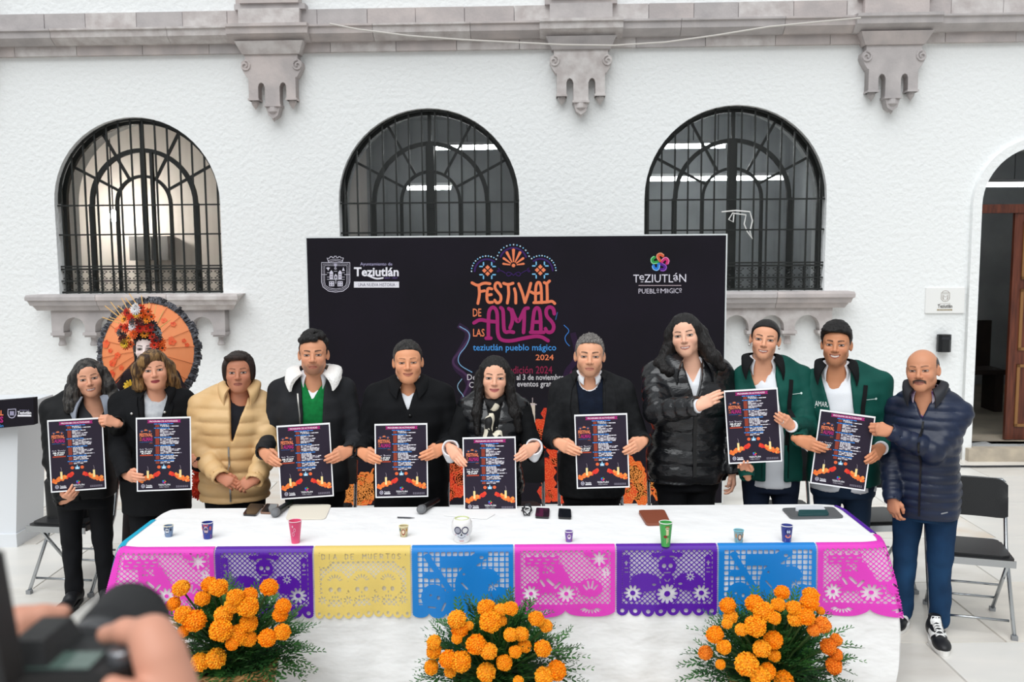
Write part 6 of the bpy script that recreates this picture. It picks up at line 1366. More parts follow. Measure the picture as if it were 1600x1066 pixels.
# 6 -- long straight black hair, scarf, black vest
P = Figure(dict(label='woman with long straight black hair, patterned scarf and glossy black vest', cx=773, nose=.86, ridge=.004, bx=772, chin=621, Y=5.32, scale=1.02, skin='d29c80', fw=.95, jw=.82, smile=.6, lip='b05a5c', lipa=.9, lash=1, eyeshade='4a2c28', browt=.0034, hrot=(0, 2, 0), yaw=2, sw=.175, build=.98, seed=6.0, hs=.84,
    hair='long', part=0.0, hbox=((-.17, -.13, -.36), (.17, .16, .14)), lk=.02, wamp=.0015, wfreq=60, wax=(1, 1, .06), locks=[((-.064, -.03, .055), (-.080, -.030, -.06), .020, .022), ((-.080, -.030, -.06), (-.092, -.075, -.20), .022, .024), ((-.092, -.075, -.20), (-.085, -.10, -.32), .024, .012), ((.064, -.03, .055), (.082, -.026, -.06), .020, .024), ((.082, -.026, -.06), (.110, -.035, -.20), .026, .034), ((.110, -.035, -.20), (.135, -.045, -.30), .034, .022), ((-.06, .06, .0), (-.075, .07, -.25), .05, .05), ((.06, .06, 0), (.08, .07, -.25), .05, .05)],
    face=((0, -.115, -.035), (.056, .095, .112)), arms=[dict(px=(712, 712), Y=4.98, x=vec(-45), cuff=.05), dict(px=(824, 707), Y=4.98, x=vec(-28, -1), cuff=.05)]))
P.body(); P.hair(H_BLACK); earring(P, 1, -.05)
sw_ = P.garment('sweater', cloth('black_sweater', '0f1012', '151618'), off=.012, sleeve=(.062, .058, .052), wr=.005, top=.84)
M_GLOSS = mat('glossy_black_nylon', '17181b', rough=.22, bump=.5, bscale=26, bdist=.008, spec=.6, stretch=(1, 1, 2.2))
v = P.garment('puffer_vest', M_GLOSS, off=.030, hem=.47, vest=True, quilt=(.07, .009, .5), cut=[(.47, .004), (.7, .006), (.78, .03), (.86, .06)], wr=.003, h=.0085)
for q in (0, 1):
    wr, ax, yy, zz, hd = P.arms[q]; E_ = np.array(P.el[q]); W_ = np.array(wr); dv = (W_ - E_) / np.linalg.norm(W_ - E_); f = Field(W_ - .16, W_ + .12, .0055)
    f.cone(W_ - dv * .07, W_ - dv * .005, .044, .050, .02, disp=wob(50, .003, 1)); f.ell(W_ - dv * .03 + np.array((0, 0, -.035)), (.034, .036, .050), .03, disp=wob(50, .003, 2)); f.cone(W_ - dv * .02, W_ + dv * .12, .034, .060, .006, True)
    V, F = f.mesh(); fastobj('cuff', V, F, cloth('white_cuff', 'eceef2'), sw_)
# scarf: wrap round the neck and two hanging ends
sc_m = bpy.data.materials.new('black_white_scarf'); sc_m.use_nodes = True; nt = sc_m.node_tree; bs = nt.nodes['Principled BSDF']; bs.inputs['Roughness'].default_value = .7
tc = nt.nodes.new('ShaderNodeTexCoord'); mp = nt.nodes.new('ShaderNodeMapping'); mp.inputs['Rotation'].default_value = (0, .7, .4); mp.inputs['Scale'].default_value = (26, 26, 15); vo = nt.nodes.new('ShaderNodeTexVoronoi'); vo.inputs['Scale'].default_value = 1.0; rp_ = nt.nodes.new('ShaderNodeValToRGB')
rp_.color_ramp.interpolation = 'CONSTANT'; rp_.color_ramp.elements[0].color = (.008, .008, .009, 1); rp_.color_ramp.elements[1].position = .50; rp_.color_ramp.elements[1].color = lin('e8e0cc') + (1,)
nt.links.new(tc.outputs['Object'], mp.inputs[0]); nt.links.new(mp.outputs[0], vo.inputs['Vector']); nt.links.new(vo.outputs['Color'], rp_.inputs[0]); nt.links.new(rp_.outputs[0], bs.inputs['Base Color'])
H = P.H; f = Field((-.16, -.30, H * .60), (.16, .14, H * .90), .006); n = 22
ring = [np.array((.078 * math.sin(t), .018 - .086 * math.cos(t) * (1.0), H * .838 - .030 * max(0, math.cos(t)) + .008 * math.sin(2 * t))) for t in (2 * math.pi * k / n for k in range(n))]
for i in range(n): f.cone(ring[i], ring[(i + 1) % n], .024, .024, .01, disp=wob(60, .004, 2, (1, 1, 2)))
fr = lambda x, z, o=.014: np.array(P.front(x, z, o, P.bvh))
f.ell(np.array((.0, ring[0][1] - .012, H * .808)), (.034, .026, .036), .015, disp=wob(60, .004, 1))
for pts in ([(-.004, .80), (-.030, .755), (-.038, .70), (-.034, .665)], [(.006, .80), (.022, .76), (.020, .70), (.014, .63)]):
    for (x0, z0), (x1, z1) in zip(pts[:-1], pts[1:]): f.cone(fr(x0, z0 * H), fr(x1, z1 * H), .024, .027, .012, disp=wob(55, .004, 3, (2, 1, .4)))
V, F = f.mesh(); fastobj('scarf', V, F, sc_m, P.root)
P.trousers(M_BTROU, wide=.9)

# 7 -- grey hair, dark blazer
P = Figure(dict(label='man with spiky grey hair in dark blazer over navy sweater', cx=922, bx=925, chin=588, Y=5.35, scale=1.04, skin='cf9676', fw=1.0, jw=1.04, stubble=.28, smile=-.05, lip='b0685c', browt=.0044, eye=.85, hrot=(0, 1, 0), yaw=-2, sw=.205, build=1.02, seed=7.7, hair='spiky', hvol=.010, hairline=.004, hres=.0036,
    arms=[dict(px=(883, 698), Y=5.02, x=vec(-20)), dict(px=(996, 696), Y=5.02, x=vec(-22, -1))]))
P.body(); P.hair(H_GREY)
P.garment('shirt', M_WSHIRT, off=-.006, neckcut=.054); P.garment('sweater', cloth('navy_sweater', '0c1424', '101a2c', nscale=40), off=.003, top=.838, neckcut=.066)
M_BLZ = cloth('dark_blazer', '18191b', '202123', nscale=30)
j = P.garment('blazer', M_BLZ, off=.022, hem=.42, sleeve=(.066, .056, .043), cut=[(.50, .0), (.56, .045), (.66, .066), (.78, .072), (.86, .082)], wr=.004)
P.collar('blazer_collar', M_BLZ, j, r0=.074, r1=.096, z0=.862, drop=.030, point=.02, gap=.95, fat=.003); P.collar('shirt_collar', M_WSHIRT, P.root, r0=.060, r1=.072, z0=.864, drop=.030, point=.018, gap=.45)
for q in (-1, 1): P.strip('lapel', M_BLZ, j, [(q * .050, .565 * P.H), (q * .085, .66 * P.H), (q * .104, .745 * P.H), (q * .100, .80 * P.H), (q * .085, .83 * P.H)], [.012, .05, .065, .05, .03], .005, .005, P.bvh)
P.strip('pocket_square', mat('grey_silk', '9aa4b0', rough=.4), j, [(.105, .700 * P.H), (.122, .708 * P.H), (.135, .700 * P.H)], .016, .008, .004, P.bvh)
P.trousers(M_BTROU)

# 8 -- glossy black puffer jacket
P = Figure(dict(label='woman with long wavy black hair in glossy black puffer jacket', cx=1072, nose=.86, ridge=.004, bx=1074, chin=556, Y=5.45, scale=1.07, skin='d4a288', fw=1.03, jw=.92, smile=.6, teeth=.2, lip='a85a58', lash=1, eyeshade='5a3c3c', browt=.0034, hrot=(-6, -8, 0), yaw=4, sw=.205, build=1.15, seed=8.4, hs=.92,
    hair='wavy', part=-.004, hbox=((-.24, -.14, -.30), (.24, .17, .15)), lk=.03, wamp=.005, wfreq=55, wax=(1, 1, .7), curls=9, locks=[((-.066, -.02, .04), (-.090, -.015, -.06), .026, .032), ((-.090, -.015, -.06), (-.135, -.04, -.15), .034, .042), ((-.135, -.04, -.15), (-.09, -.10, -.19), .040, .028), ((.066, -.02, .04), (.088, -.01, -.06), .024, .028), ((.088, -.01, -.06), (.13, -.02, -.14), .030, .038), ((.13, -.02, -.14), (.165, -.03, -.20), .036, .022), ((-.06, .06, 0), (-.10, .07, -.18), .055, .055), ((.06, .06, 0), (.10, .07, -.18), .055, .055)],
    face=((0, -.115, -.036), (.060, .095, .112)), arms=[dict(px=(1108, 626), Y=5.02, x=(.80, -.05, .42), z=(-.2, -.85, .3), pole=(-.75, -.1, -.75), reach=.07, cuff=.02), dict(px=(1146, 752), Y=5.36, x=(.1, -.1, -.95), z=(.9, -.3, .1), pose='lax', pole=(.6, .5, -.2), cuff=.0)]))
P.body(); P.hair(H_BLACK)
P.garment('shirt', M_WSHIRT, off=-.004, cut=[(.765, .0), (.80, .034), (.86, .07)], neckcut=.062)
j = P.garment('puffer_jacket', M_GLOSS, off=.042, hem=.43, sleeve=(.084, .078, .058), cut=[(.70, .0), (.74, .020), (.79, .045), (.86, .07)], wr=.006, quilt=(.10, .012, .6), squilt=(.075, .009), h=.0088)
P.collar('jacket_collar', M_GLOSS, j, r0=.086, r1=.150, z0=.862, drop=.055, point=.085, gap=.62, fat=.018, th=.012, wobble=.003, rise=.012)
P.collar('shirt_collar', M_WSHIRT, P.root, r0=.060, r1=.074, z0=.858, drop=.03, point=.05, gap=.85)
P.strip('zip', mat('black_zip', '0c0c0d', rough=.4), j, [(0, .46 * P.H), (0, .56 * P.H), (0, .64 * P.H), (0, .695 * P.H)], .022, .003, .004, P.bvh)
P.cuffs(M_WSHIRT, (0,), r=.040, L=.045, parent=j); P.trousers(M_BTROU, wide=1.1)

def green_jacket(P, w, amara):
    P.garment('shirt', M_WSHIRT, off=.000, hem=.42, cut=[(.775, .0), (.805, .026), (.86, .06)], neckcut=.060)
    j = P.garment('jacket', M_GREENJ, off=.024, hem=.445, sleeve=(.067, .057, .044), cut=[(.40, w, 0), (.60, w * .95), (.72, w), (.80, w + .012), (.86, .085)], wr=.005)
    P.collar('jacket_collar', M_BLKFLEECE, j, r0=.076, r1=.112, z0=.866, drop=.040, point=.075, gap=.78, fat=.006, th=.006, rise=.006, ptx=.022)
    P.collar('shirt_collar', M_WSHIRT, P.root, r0=.060, r1=.074, z0=.864, drop=.032, point=.055, gap=.80)
    for q in (-1, 1): P.strip('zip_placket', M_BLKFLEECE, j, [(q * (w + .010), .46 * P.H), (q * (w + .010), .6 * P.H), (q * (w + .014), .72 * P.H), (q * (w + .03), .79 * P.H)], .024, .005, .004, P.bvh)
    def dr(q):
        z = P.H * .745; x = w + .065
        q.ribbon([(x - .030, z - .003), (x + .018, z)], .0035, 'cfe0dc', 1, False, 0); q.disc(x + .024, z + .001, .0065, 'd8ece6', 1)
    def dr2(q):
        if amara:
            x = -w - .075; z = P.H * .715
            V, F, _ = text_geo('AMARA', .0); q.g.add([q.pos(x - .042 + .084 * u, z + .030 * v_, 2) for u, v_ in V], F, lin('eef4f2')); q.ribbon([(x - .042, z - .008), (x + .042, z - .012)], .0045, 'd8e4e0', 1, False, 0)
    P.logo('embroidered_emblem', j, P.bvh, dr)
    if amara: P.logo('embroidered_lettering', j, P.bvh, dr2)
    return j
# 9 -- young woman in green jacket
P = Figure(dict(label='woman with hair pulled back in green jacket and white shirt', cx=1197, nose=.86, ridge=.004, bx=1206, chin=561, Y=5.42, scale=1.02, skin='cd9374', fw=.96, jw=.84, smile=.6, teeth=.2, lip='a0564e', lash=1, eyeshade='6a4034', browt=.0036, hrot=(-4, 6, 0), yaw=-6, sw=.182, build=1.02, seed=9.1, hs=.86,
    hair='slick', part=.004, face=((.0, -.130, -.050), (.062, .066, .098)), hbox=((-.1, -.13, -.1), (.1, .15, .14)), arms=[dict(px=(1163, 726), Y=5.10, x=(-.3, -.3, .85), z=(.3, .9, .2), pole=(-.3, .4, -.8), pose='lax', reach=.07), dict(px=(1228, 660), Y=5.015, x=(-.62, -.5, .42), pole=(.4, .3, -.8), cuff=.01)]))
P.body(); P.hair(H_BLACK); earring(P, -1); earring(P, 1); j = green_jacket(P, .055, False); P.cuffs(M_WSHIRT, (1,), r=.037, L=.04, parent=j); P.trousers(M_NJEANS)
wr, ax, yy, zz, hd = P.arms[1]; c = Vector(wr) + ax * .098 + zz * .004 + yy * -.010; G().tube([c + (Vector(yy) * math.cos(t) + Vector(zz) * math.sin(t)) * .0095 for t in (2 * math.pi * k / 12 for k in range(12))], .0018, 5, closed=True).build('ring', M_SILV, P.root, True)

# 10 -- young man in green jacket
P = Figure(dict(label='man with thick black hair in green jacket with white lettering', cx=1309, bx=1319, chin=569, Y=5.35, scale=1.0, skin='b87c5a', fw=1.03, jw=1.04, smile=.9, teeth=1.0, lip='a05c50', browt=.0050, stubble=.2, hrot=(-6, 1, 0), yaw=-14, sw=.21, build=1.06, seed=10.2, hair='quiff', hvol=.024, hairline=-.002, jowl=1,
    arms=[dict(px=(1264, 694), Y=4.975, x=vec(-18), cuff=.01), dict(px=(1370, 709), Y=4.96, x=vec(-26, -1), cuff=.025)]))
P.body(); P.hair(H_BLACK); j = green_jacket(P, .066, True); P.cuffs(M_WSHIRT, (1,), r=.040, L=.045, parent=j); P.trousers(M_JEANS)
H = P.H; bv = P.bvhs['shirt']; M_CORD = mat('brown_cord', '3a241c', rough=.6)
g = G(); pts = [Vector((.064 * math.sin(t), .022 - .066 * math.cos(t), H * .845 - .030 * math.cos(t))) for t in np.linspace(-1.6, 1.6, 17)]; g.tube(pts, .0032, 6); nk = g.build('necklace', M_CORD, P.root, True); p = pts[8]
G().lathe([(0, -.004), (.010, -.003), (.011, .002), (0, .004)], 12, M=Matrix.Translation(p + Vector((0, -.004, -.016))) @ Matrix.Rotation(math.pi / 2, 4, 'X')).build('pendant', mat('bronze', '6a5030', metal=.7, rough=.4), nk, True)
wr, ax, yy, zz, hd = P.arms[1]; d = (Vector(wr) - Vector(P.el[1])).normalized(); M = Matrix.Translation(Vector(wr) - d * .012) @ d.to_track_quat('Z', 'Y').to_matrix().to_4x4(); G().lathe([(.030, -.008), (.033, -.006), (.033, .006), (.030, .008)], 16, M=M).build('wristband', mat('black_band', '101012', rough=.5), P.root, True)

# 11 -- man in navy quilted jacket and jeans
P = Figure(dict(label='balding man with mustache in navy quilted jacket and blue jeans', cx=1444, bx=1448, chin=611, Y=5.02, scale=1.0, skin='b97f60', fw=1.06, jw=1.06, smile=.2, lip='8a5048', mustache='2a2220', browt=.0034, browa=.75, brow='2a201c', eye=.8, hrot=(-14, -5, 0), yaw=-34, sw=.175, build=1.05, shz=-.028, seed=11.5, belly=.02, hair='bald', hres=.0036, stance=.10, footyaw=10, foots={-1: .05, 1: -.10},
    arms=[dict(px=(1396, 797), Y=4.93, x=(.10, -.05, -1), z=(-.75, -.6, 0), pose='lax', pole=(-.5, .8, -.1), reach=.07), dict(px=(1377, 672), Y=4.88, x=(-.86, .05, .18), z=(0, -.9, .3), pose='fist', pole=(.6, .1, -.85), reach=.055, cuff=.0)]))
P.body(); P.hair(H_FRINGE)
P.garment('shirt', cloth('checked_shirt', 'e0d8e6', '6a3a7a', nscale=34), off=-.004, neckcut=.056)
M_NAVY = cloth('navy_nylon', '15233f', '101a30', rough=.42, bump=.2, bscale=40, spec=.45)
j = P.garment('quilted_jacket', M_NAVY, off=.030, hem=.415, sleeve=(.064, .062, .046), cut=[(.755, .0), (.79, .024), (.83, .045), (.86, .055)], wr=.004, quilt=(.050, .009, .2), squilt=(.052, .008), h=.0078)
P.collar('jacket_collar', mat('dark_collar_lining', '1a1c24', rough=.6), j, r0=.072, r1=.104, z0=.872, drop=.045, point=.055, gap=.60, fat=.008, th=.008, rise=.012)
P.collar('shirt_collar', MATS['checked_shirt'], P.root, r0=.060, r1=.070, z0=.864, drop=.028, point=.05, gap=.65)
P.strip('zip', mat('black_zip', '0c0c0d'), j, [(0, .43 * P.H), (0, .54 * P.H), (0, .64 * P.H), (0, .75 * P.H)], .010, .003, .003, P.bvh)
P.logo('tag', j, P.bvh, lambda q: q.ribbon([(.11, .445 * P.H), (.135, .449 * P.H)], .007, '8a8c90', 1, False, 0))
P.trousers(cloth('washed_blue_jeans', '1f4468', '16304e', nscale=4, bscale=400), shoes='sneaker')

# 12 -- costumed figure behind, with parasol and flower headdress
def paint(C, x, y, z, mix):
    ax = np.abs(x); mix(.85 * sstep(-.085, -.1, y) * sstep(.012, .006, ax) * sstep(-.02, -.03, z) * sstep(-.05, -.04, z), '1a1414'); mix(.6 * np.exp(-(((ax - .031) / .02) ** 2 + (z / .015) ** 2)) * sstep(-.05, -.07, y), '2a2024')
P = Figure(dict(label='costumed figure with white face paint and flower headdress under orange parasol', cx=228, nose=.86, ridge=.004, bx=240, chin=570, Y=6.35, scale=.98, skin='e2cfc8', fw=.95, jw=.9, lip='4a1a1a', paint=paint, hrot=(-8, 0, 0), sw=.17, build=.92, seed=12.0, hs=.84,
    hair='long', hbox=((-.12, -.13, -.16), (.12, .14, .14)), locks=[((-.06, .03, .02), (-.06, .05, -.10), .03, .03), ((.06, .03, .02), (.06, .05, -.10), .03, .03)], face=((0, -.115, -.045), (.056, .095, .108)),
    arms=[dict(px=(166, 618), Y=6.05, x=(.1, -.1, .95), z=(-.6, -.8, 0), pose='fist', pole=(-.7, -.1, -.8), cuff=.09), dict(px=(318, 720), Y=6.2, x=(.1, -.2, -.9), z=(.8, -.4, 0), pose='lax', pole=(.6, .5, -.2), cuff=.04)]))
P.body(); P.hair(H_BLACK)
M_DRESS = cloth('black_dress', '18141a', '2a1a1c', nscale=14)
d = P.garment('dress', M_DRESS, off=.010, hem=.44, sleeve=(.050, .046, .036), top=.80, wr=.004, neckcut=.09)
g = G(); g.lathe([(.16, .62 * P.H), (.18, .52 * P.H), (.20, .36 * P.H), (.23, .16 * P.H), (.25, .01)], 36); sk_ = g.build('skirt', M_DRESS, P.root, True)
wr, ax, yy, zz, hd = P.arms[0]; dd = (Vector(wr) - Vector(P.el[0])).normalized(); M = Matrix.Translation(Vector(wr) - dd * .075) @ dd.to_track_quat('Z', 'Y').to_matrix().to_4x4()
G().lathe([(.034, 0), (.040, .012), (.034, .022), (.041, .034), (.034, .045), (.038, .055), (.030, .058)], 18, M=M).build('lace_bracelet', mat('black_lace', '1c1a1e', rough=.8, bump=.8, bscale=120), P.root)
def daisy(r, n, layers=2, cup=.25):
    g = G()
    for l in range(layers):
        for k in range(n):
            a = 2 * math.pi * (k + .5 * l) / n; rr_ = r * (1 - .28 * l); w = .9 * math.pi / n
            pt = lambda q, t, h_: (rr_ * q * math.cos(a + t), rr_ * q * math.sin(a + t), h_ + .25 * l * r)
            g.add([pt(.15, 0, 0), pt(.6, -w, cup * r * .4), pt(.95, -w * .6, cup * r), pt(1.02, 0, cup * r * .8), pt(.95, w * .6, cup * r), pt(.6, w, cup * r * .4)], [(0, 1, 2, 3), (0, 3, 4, 5)])
    return g.mesh('flower')
DM = [daisy(.030, 9), daisy(.036, 12, 3), daisy(.026, 7), daisy(.032, 10, 2, .5)]; DC = g = G().lathe([(.010, 0), (.011, .006), (.006, .011), (0, .012)], 10).mesh('flower_centre', True)
cols = ['e8641c', 'd83a18', 'f09a24', 'c62a1a', 'e8c23a', '3c4046', 'e05a1a', '8a8f94', 'f0eef0', '5a1a1a', 'e88a2a']; DMM = {}
hdm = P.HM; g = G(); g.lathe([(.085, 0.03), (.095, .06), (.090, .11), (.06, .15), (0, .165)], 20, M=hdm @ Matrix.Translation((0, .01, .03))); hdz = g.build('headdress', mat('headdress_base', '2a1612', rough=.9), P.root, True)
def wl(px, py, Y): return P.I @ ony(px, py, Y)
FL = [(200, 489, 3), (212, 484, 8), (206, 497, 1), (222, 490, 0), (215, 491, 4), (228, 493, 0), (195, 499, 2), (207, 503, 5), (219, 502, 9), (231, 500, 2), (237, 496, 0), (190, 511, 1), (199, 513, 1), (209, 511, 8), (219, 513, 3), (229, 514, 1), (239, 508, 5), (243, 516, 7), (234, 512, 3), (194, 524, 5), (202, 529, 2), (210, 522, 0), (226, 522, 2), (238, 526, 1), (246, 528, 5), (251, 536, 0), (243, 533, 3), (196, 537, 4), (205, 539, 6), (188, 520, 5), (213, 479, 8), (222, 481, 1), (232, 487, 6), (247, 521, 7), (254, 544, 0), (199, 541, 6), (193, 531, 9), (241, 540, 1)]
rf = random.Random(2)
for i, (px, py, c) in enumerate(FL):
    cc = cols[c % len(cols)]; m = mat('petal_' + cc, cc, rough=.6); k = (c * 7 + i) % 4
    me = DMM.get((k, cc)) or DM[k].copy(); DMM[(k, cc)] = me
    if not me.materials: me.materials.append(m)
    dx = (px - 221) / 35; o = link('flower', me, None, hdz, wl(px, py, 6.35 - .13 + .05 * dx * dx + rf.uniform(-.015, .015))); o.rotation_euler = (math.radians(75 + rf.uniform(-18, 18)), 0, math.radians(dx * 30 + rf.uniform(-15, 15)) - P.yaw); o.scale = (1.05,) * 3
    o2 = o.copy(); o2.data = DC; COL.objects.link(o2); o2.name = 'flower_centre'; o2.parent = hdz
    if not DC.materials: DC.materials.append(mat('flower_heart', '3a2412', rough=.8))
M_GOLD = mat('gold_stick', 'd8a860', rough=.5)
for (x0, y0, x1, y1) in ((190, 499, 164, 478), (194, 500, 173, 472), (199, 490, 184, 478), (203, 490, 190, 466), (186, 505, 160, 496), (218, 482, 202, 459), (224, 484, 221, 462), (232, 490, 233, 473), (240, 497, 244, 477), (246, 505, 256, 485), (250, 512, 266, 500), (193, 503, 172, 496), (210, 483, 196, 466)):
    G().tube([wl(x0, y0, 6.33), wl(x1, y1, 6.40)], [.004, .003], 5).build('ray', M_GOLD, hdz)
o = link('flower', DMM.get((1, 'e8c23a')) or DM[1], None, P.root, wl(204, 604, 6.08)); o.rotation_euler = (math.radians(80), 0, 0); o.scale = (1.3,) * 3
if not o.data.materials: o.data.materials.append(mat('petal_e8c23a', 'e8c23a'))
for i in range(16):
    px, py = 313 + rf.uniform(-9, 9), 722 + 3.6 * i; m_ = DMM.get((1, 'd83a18')) or DM[1].copy(); DMM[(1, 'd83a18')] = m_
    if not m_.materials: m_.materials.append(mat('petal_d83a18', 'd83a18', rough=.6))
    o = link('flower', m_, None, sk_, wl(px, py, 6.22 + rf.uniform(-.03, .03))); o.rotation_euler = (math.radians(85), 0, rf.uniform(-.4, .4)); o.scale = (1.3,) * 3
# parasol
pc = ony(226, 548, 6.78); pa = empty('parasol', pc); PR = .365
tilt = Matrix.Rotation(math.radians(8), 4, 'Z') @ Matrix.Rotation(math.radians(-6), 4, 'Y') @ Matrix.Rotation(math.radians(76), 4, 'X')
M_PAR = mat('orange_paper', 'f79a66', rough=.7, color2='f5905a', nscale=3, trans=.3); g = G(); nr = 18
def cano(r, k, o=0.0): a = 2 * math.pi * k / nr; return tilt @ Vector((r * PR * math.cos(a) * .94, r * PR * math.sin(a) * 1.06, -.10 * r * r + o))
for l in range(6):
    for k in range(nr): g.add([cano(l / 6, k), cano((l + 1) / 6, k), cano((l + 1) / 6, k + 1), cano(l / 6, k + 1)], [(0, 1, 2, 3)])
g.build('canopy', M_PAR, pa, True)
for k in range(nr): G().tube([cano(q / 6, k, .006) for q in range(7)], .0018, 4).build('rib', mat('parasol_rib', 'a8582e', rough=.6), pa)
g = G(); rl_ = random.Random(8)
for k in range(nr * 9):
    a0, a1 = k / 9, (k + 1.6) / 9; q = rl_.uniform(-.012, .018); w = rl_.uniform(.09, .15)
    g.add([cano(.985, a0, q), cano(.985, a1, -q), cano(1 + w, a1 + rl_.uniform(-.1, .1), q + rl_.uniform(-.03, .03)), cano(1 + w, a0, rl_.uniform(-.02, .02))], [(0, 1, 2, 3)])
lc = g.build('lace_fringe', mat('black_lace_net', '24242a', rough=.85, color2='6a6a70', nscale=60), pa); lc['kind'] = 'stuff'
pp = Print(lambda x, y, l: tuple(tilt @ Vector((x, y, -.10 * ((x / (PR * .94)) ** 2 + (y / (PR * 1.06)) ** 2) + .006 + .001 * l))))
for _ in range(26):
    a, r = rl_.uniform(0, 6.28), rl_.uniform(.15, .34); x, y = r * math.cos(a), r * math.sin(a); s_ = rl_.uniform(.012, .024)
    for k in range(5): pp.disc(x + s_ * .8 * math.cos(k * 1.257), y + s_ * .8 * math.sin(k * 1.257), s_ * .6, rl_.choice(('e85a30', 'e2663c', 'd84a2a')), 1, 7)
pp.build('painted_blossoms', pa)
hp = ony(166, 612, 6.05); G().tube([tilt @ Vector((0, 0, 0)), (hp - pc).lerp(tilt @ Vector((0, 0, 0)), .5), hp - pc, (hp - pc) * 1.22], .007, 6).build('handle', mat('parasol_stick', '6a3a22', rough=.5), pa)
tag(pa, 'orange paper parasol with black lace fringe behind the left women', 'parasol')
# ================================================================== MARIGOLD BASKETS
def pom(seed, r=1.0, n=150):
    rg = random.Random(seed); g = G()
    for i in range(n):
        t = (i + .5) / n; ph_ = i * 2.399963; z = 1 - 1.55 * t; rad = math.sqrt(max(0, 1 - z * z)); d = Vector((rad * math.cos(ph_), rad * math.sin(ph_), z * .78)); nrm = d.normalized()
        u = nrm.orthogonal().normalized(); u = (Matrix.Rotation(rg.uniform(0, 6.28), 3, nrm) @ u); v = nrm.cross(u); c0 = d * (.86 + rg.uniform(-.04, .06)); w = .17 * rg.uniform(.8, 1.2); k = rg.uniform(.92, 1.1); col = tuple(q * k for q in (1, 1, 1))
        tip = nrm * .13 * rg.uniform(.5, 1.3)
        g.add([(c0 - nrm * .22), c0 + u * w - v * w * .5, c0 + u * w * .6 + v * w * .7 + tip, c0 + tip * 1.4, c0 - u * w * .6 + v * w * .7 + tip, c0 - u * w - v * w * .5], [(0, 1, 2, 3), (0, 3, 4, 5)], col)
    g.lathe([(.80, -.45), (.86, 0), (.70, .42), (.35, .62), (0, .66)], 12, c=(.85, .75, .7)); return g
def pom_mesh(seed, color):
    g = pom(seed); b = lin(color); g.c = [tuple(b[i] * c[i] for i in range(3)) for c in g.c]; me = g.mesh('flower_head', vcol=True); me.materials.append(M_PETAL); return me
M_PETAL = mat('marigold_petal', 'ffffff', rough=.6, vcol=True, spec=.2); M_LEAF = mat('marigold_leaf', '447c38', rough=.55, color2='2b5829', nscale=9, contrast=(.4, .6)); M_STEM = mat('green_stem', '3f5a2a', rough=.6); M_WICK = mat('wicker', 'b98d52', rough=.6, color2='8a6234', nscale=30)
POM_Y = [pom_mesh(i, c) for i, c in enumerate(('ffa61c', 'ff9a12', 'ffae26'))]; POM_O = [pom_mesh(i + 5, c) for i, c in enumerate(('f28420', 'f6902a'))]
def leaf_into(g, o, d, up, L, rg):
    d = d.normalized(); s_ = d.cross(up).normalized(); nn = s_.cross(d); n = 6
    for i in range(n + 1):
        t = i / n; p = o + d * L * t - Vector((0, 0, 1)) * L * .18 * t * t; ll = L * .36 * (1 - .55 * t)
        for q in (-1, 1):
            e = (s_ * q + d * .8 + nn * rg.uniform(-.3, .3)).normalized(); w = d * ll * .24
            g.add([p, p + e * ll * .5 + w, p + e * ll, p + e * ll * .5 - w], [(0, 1, 2, 3)])
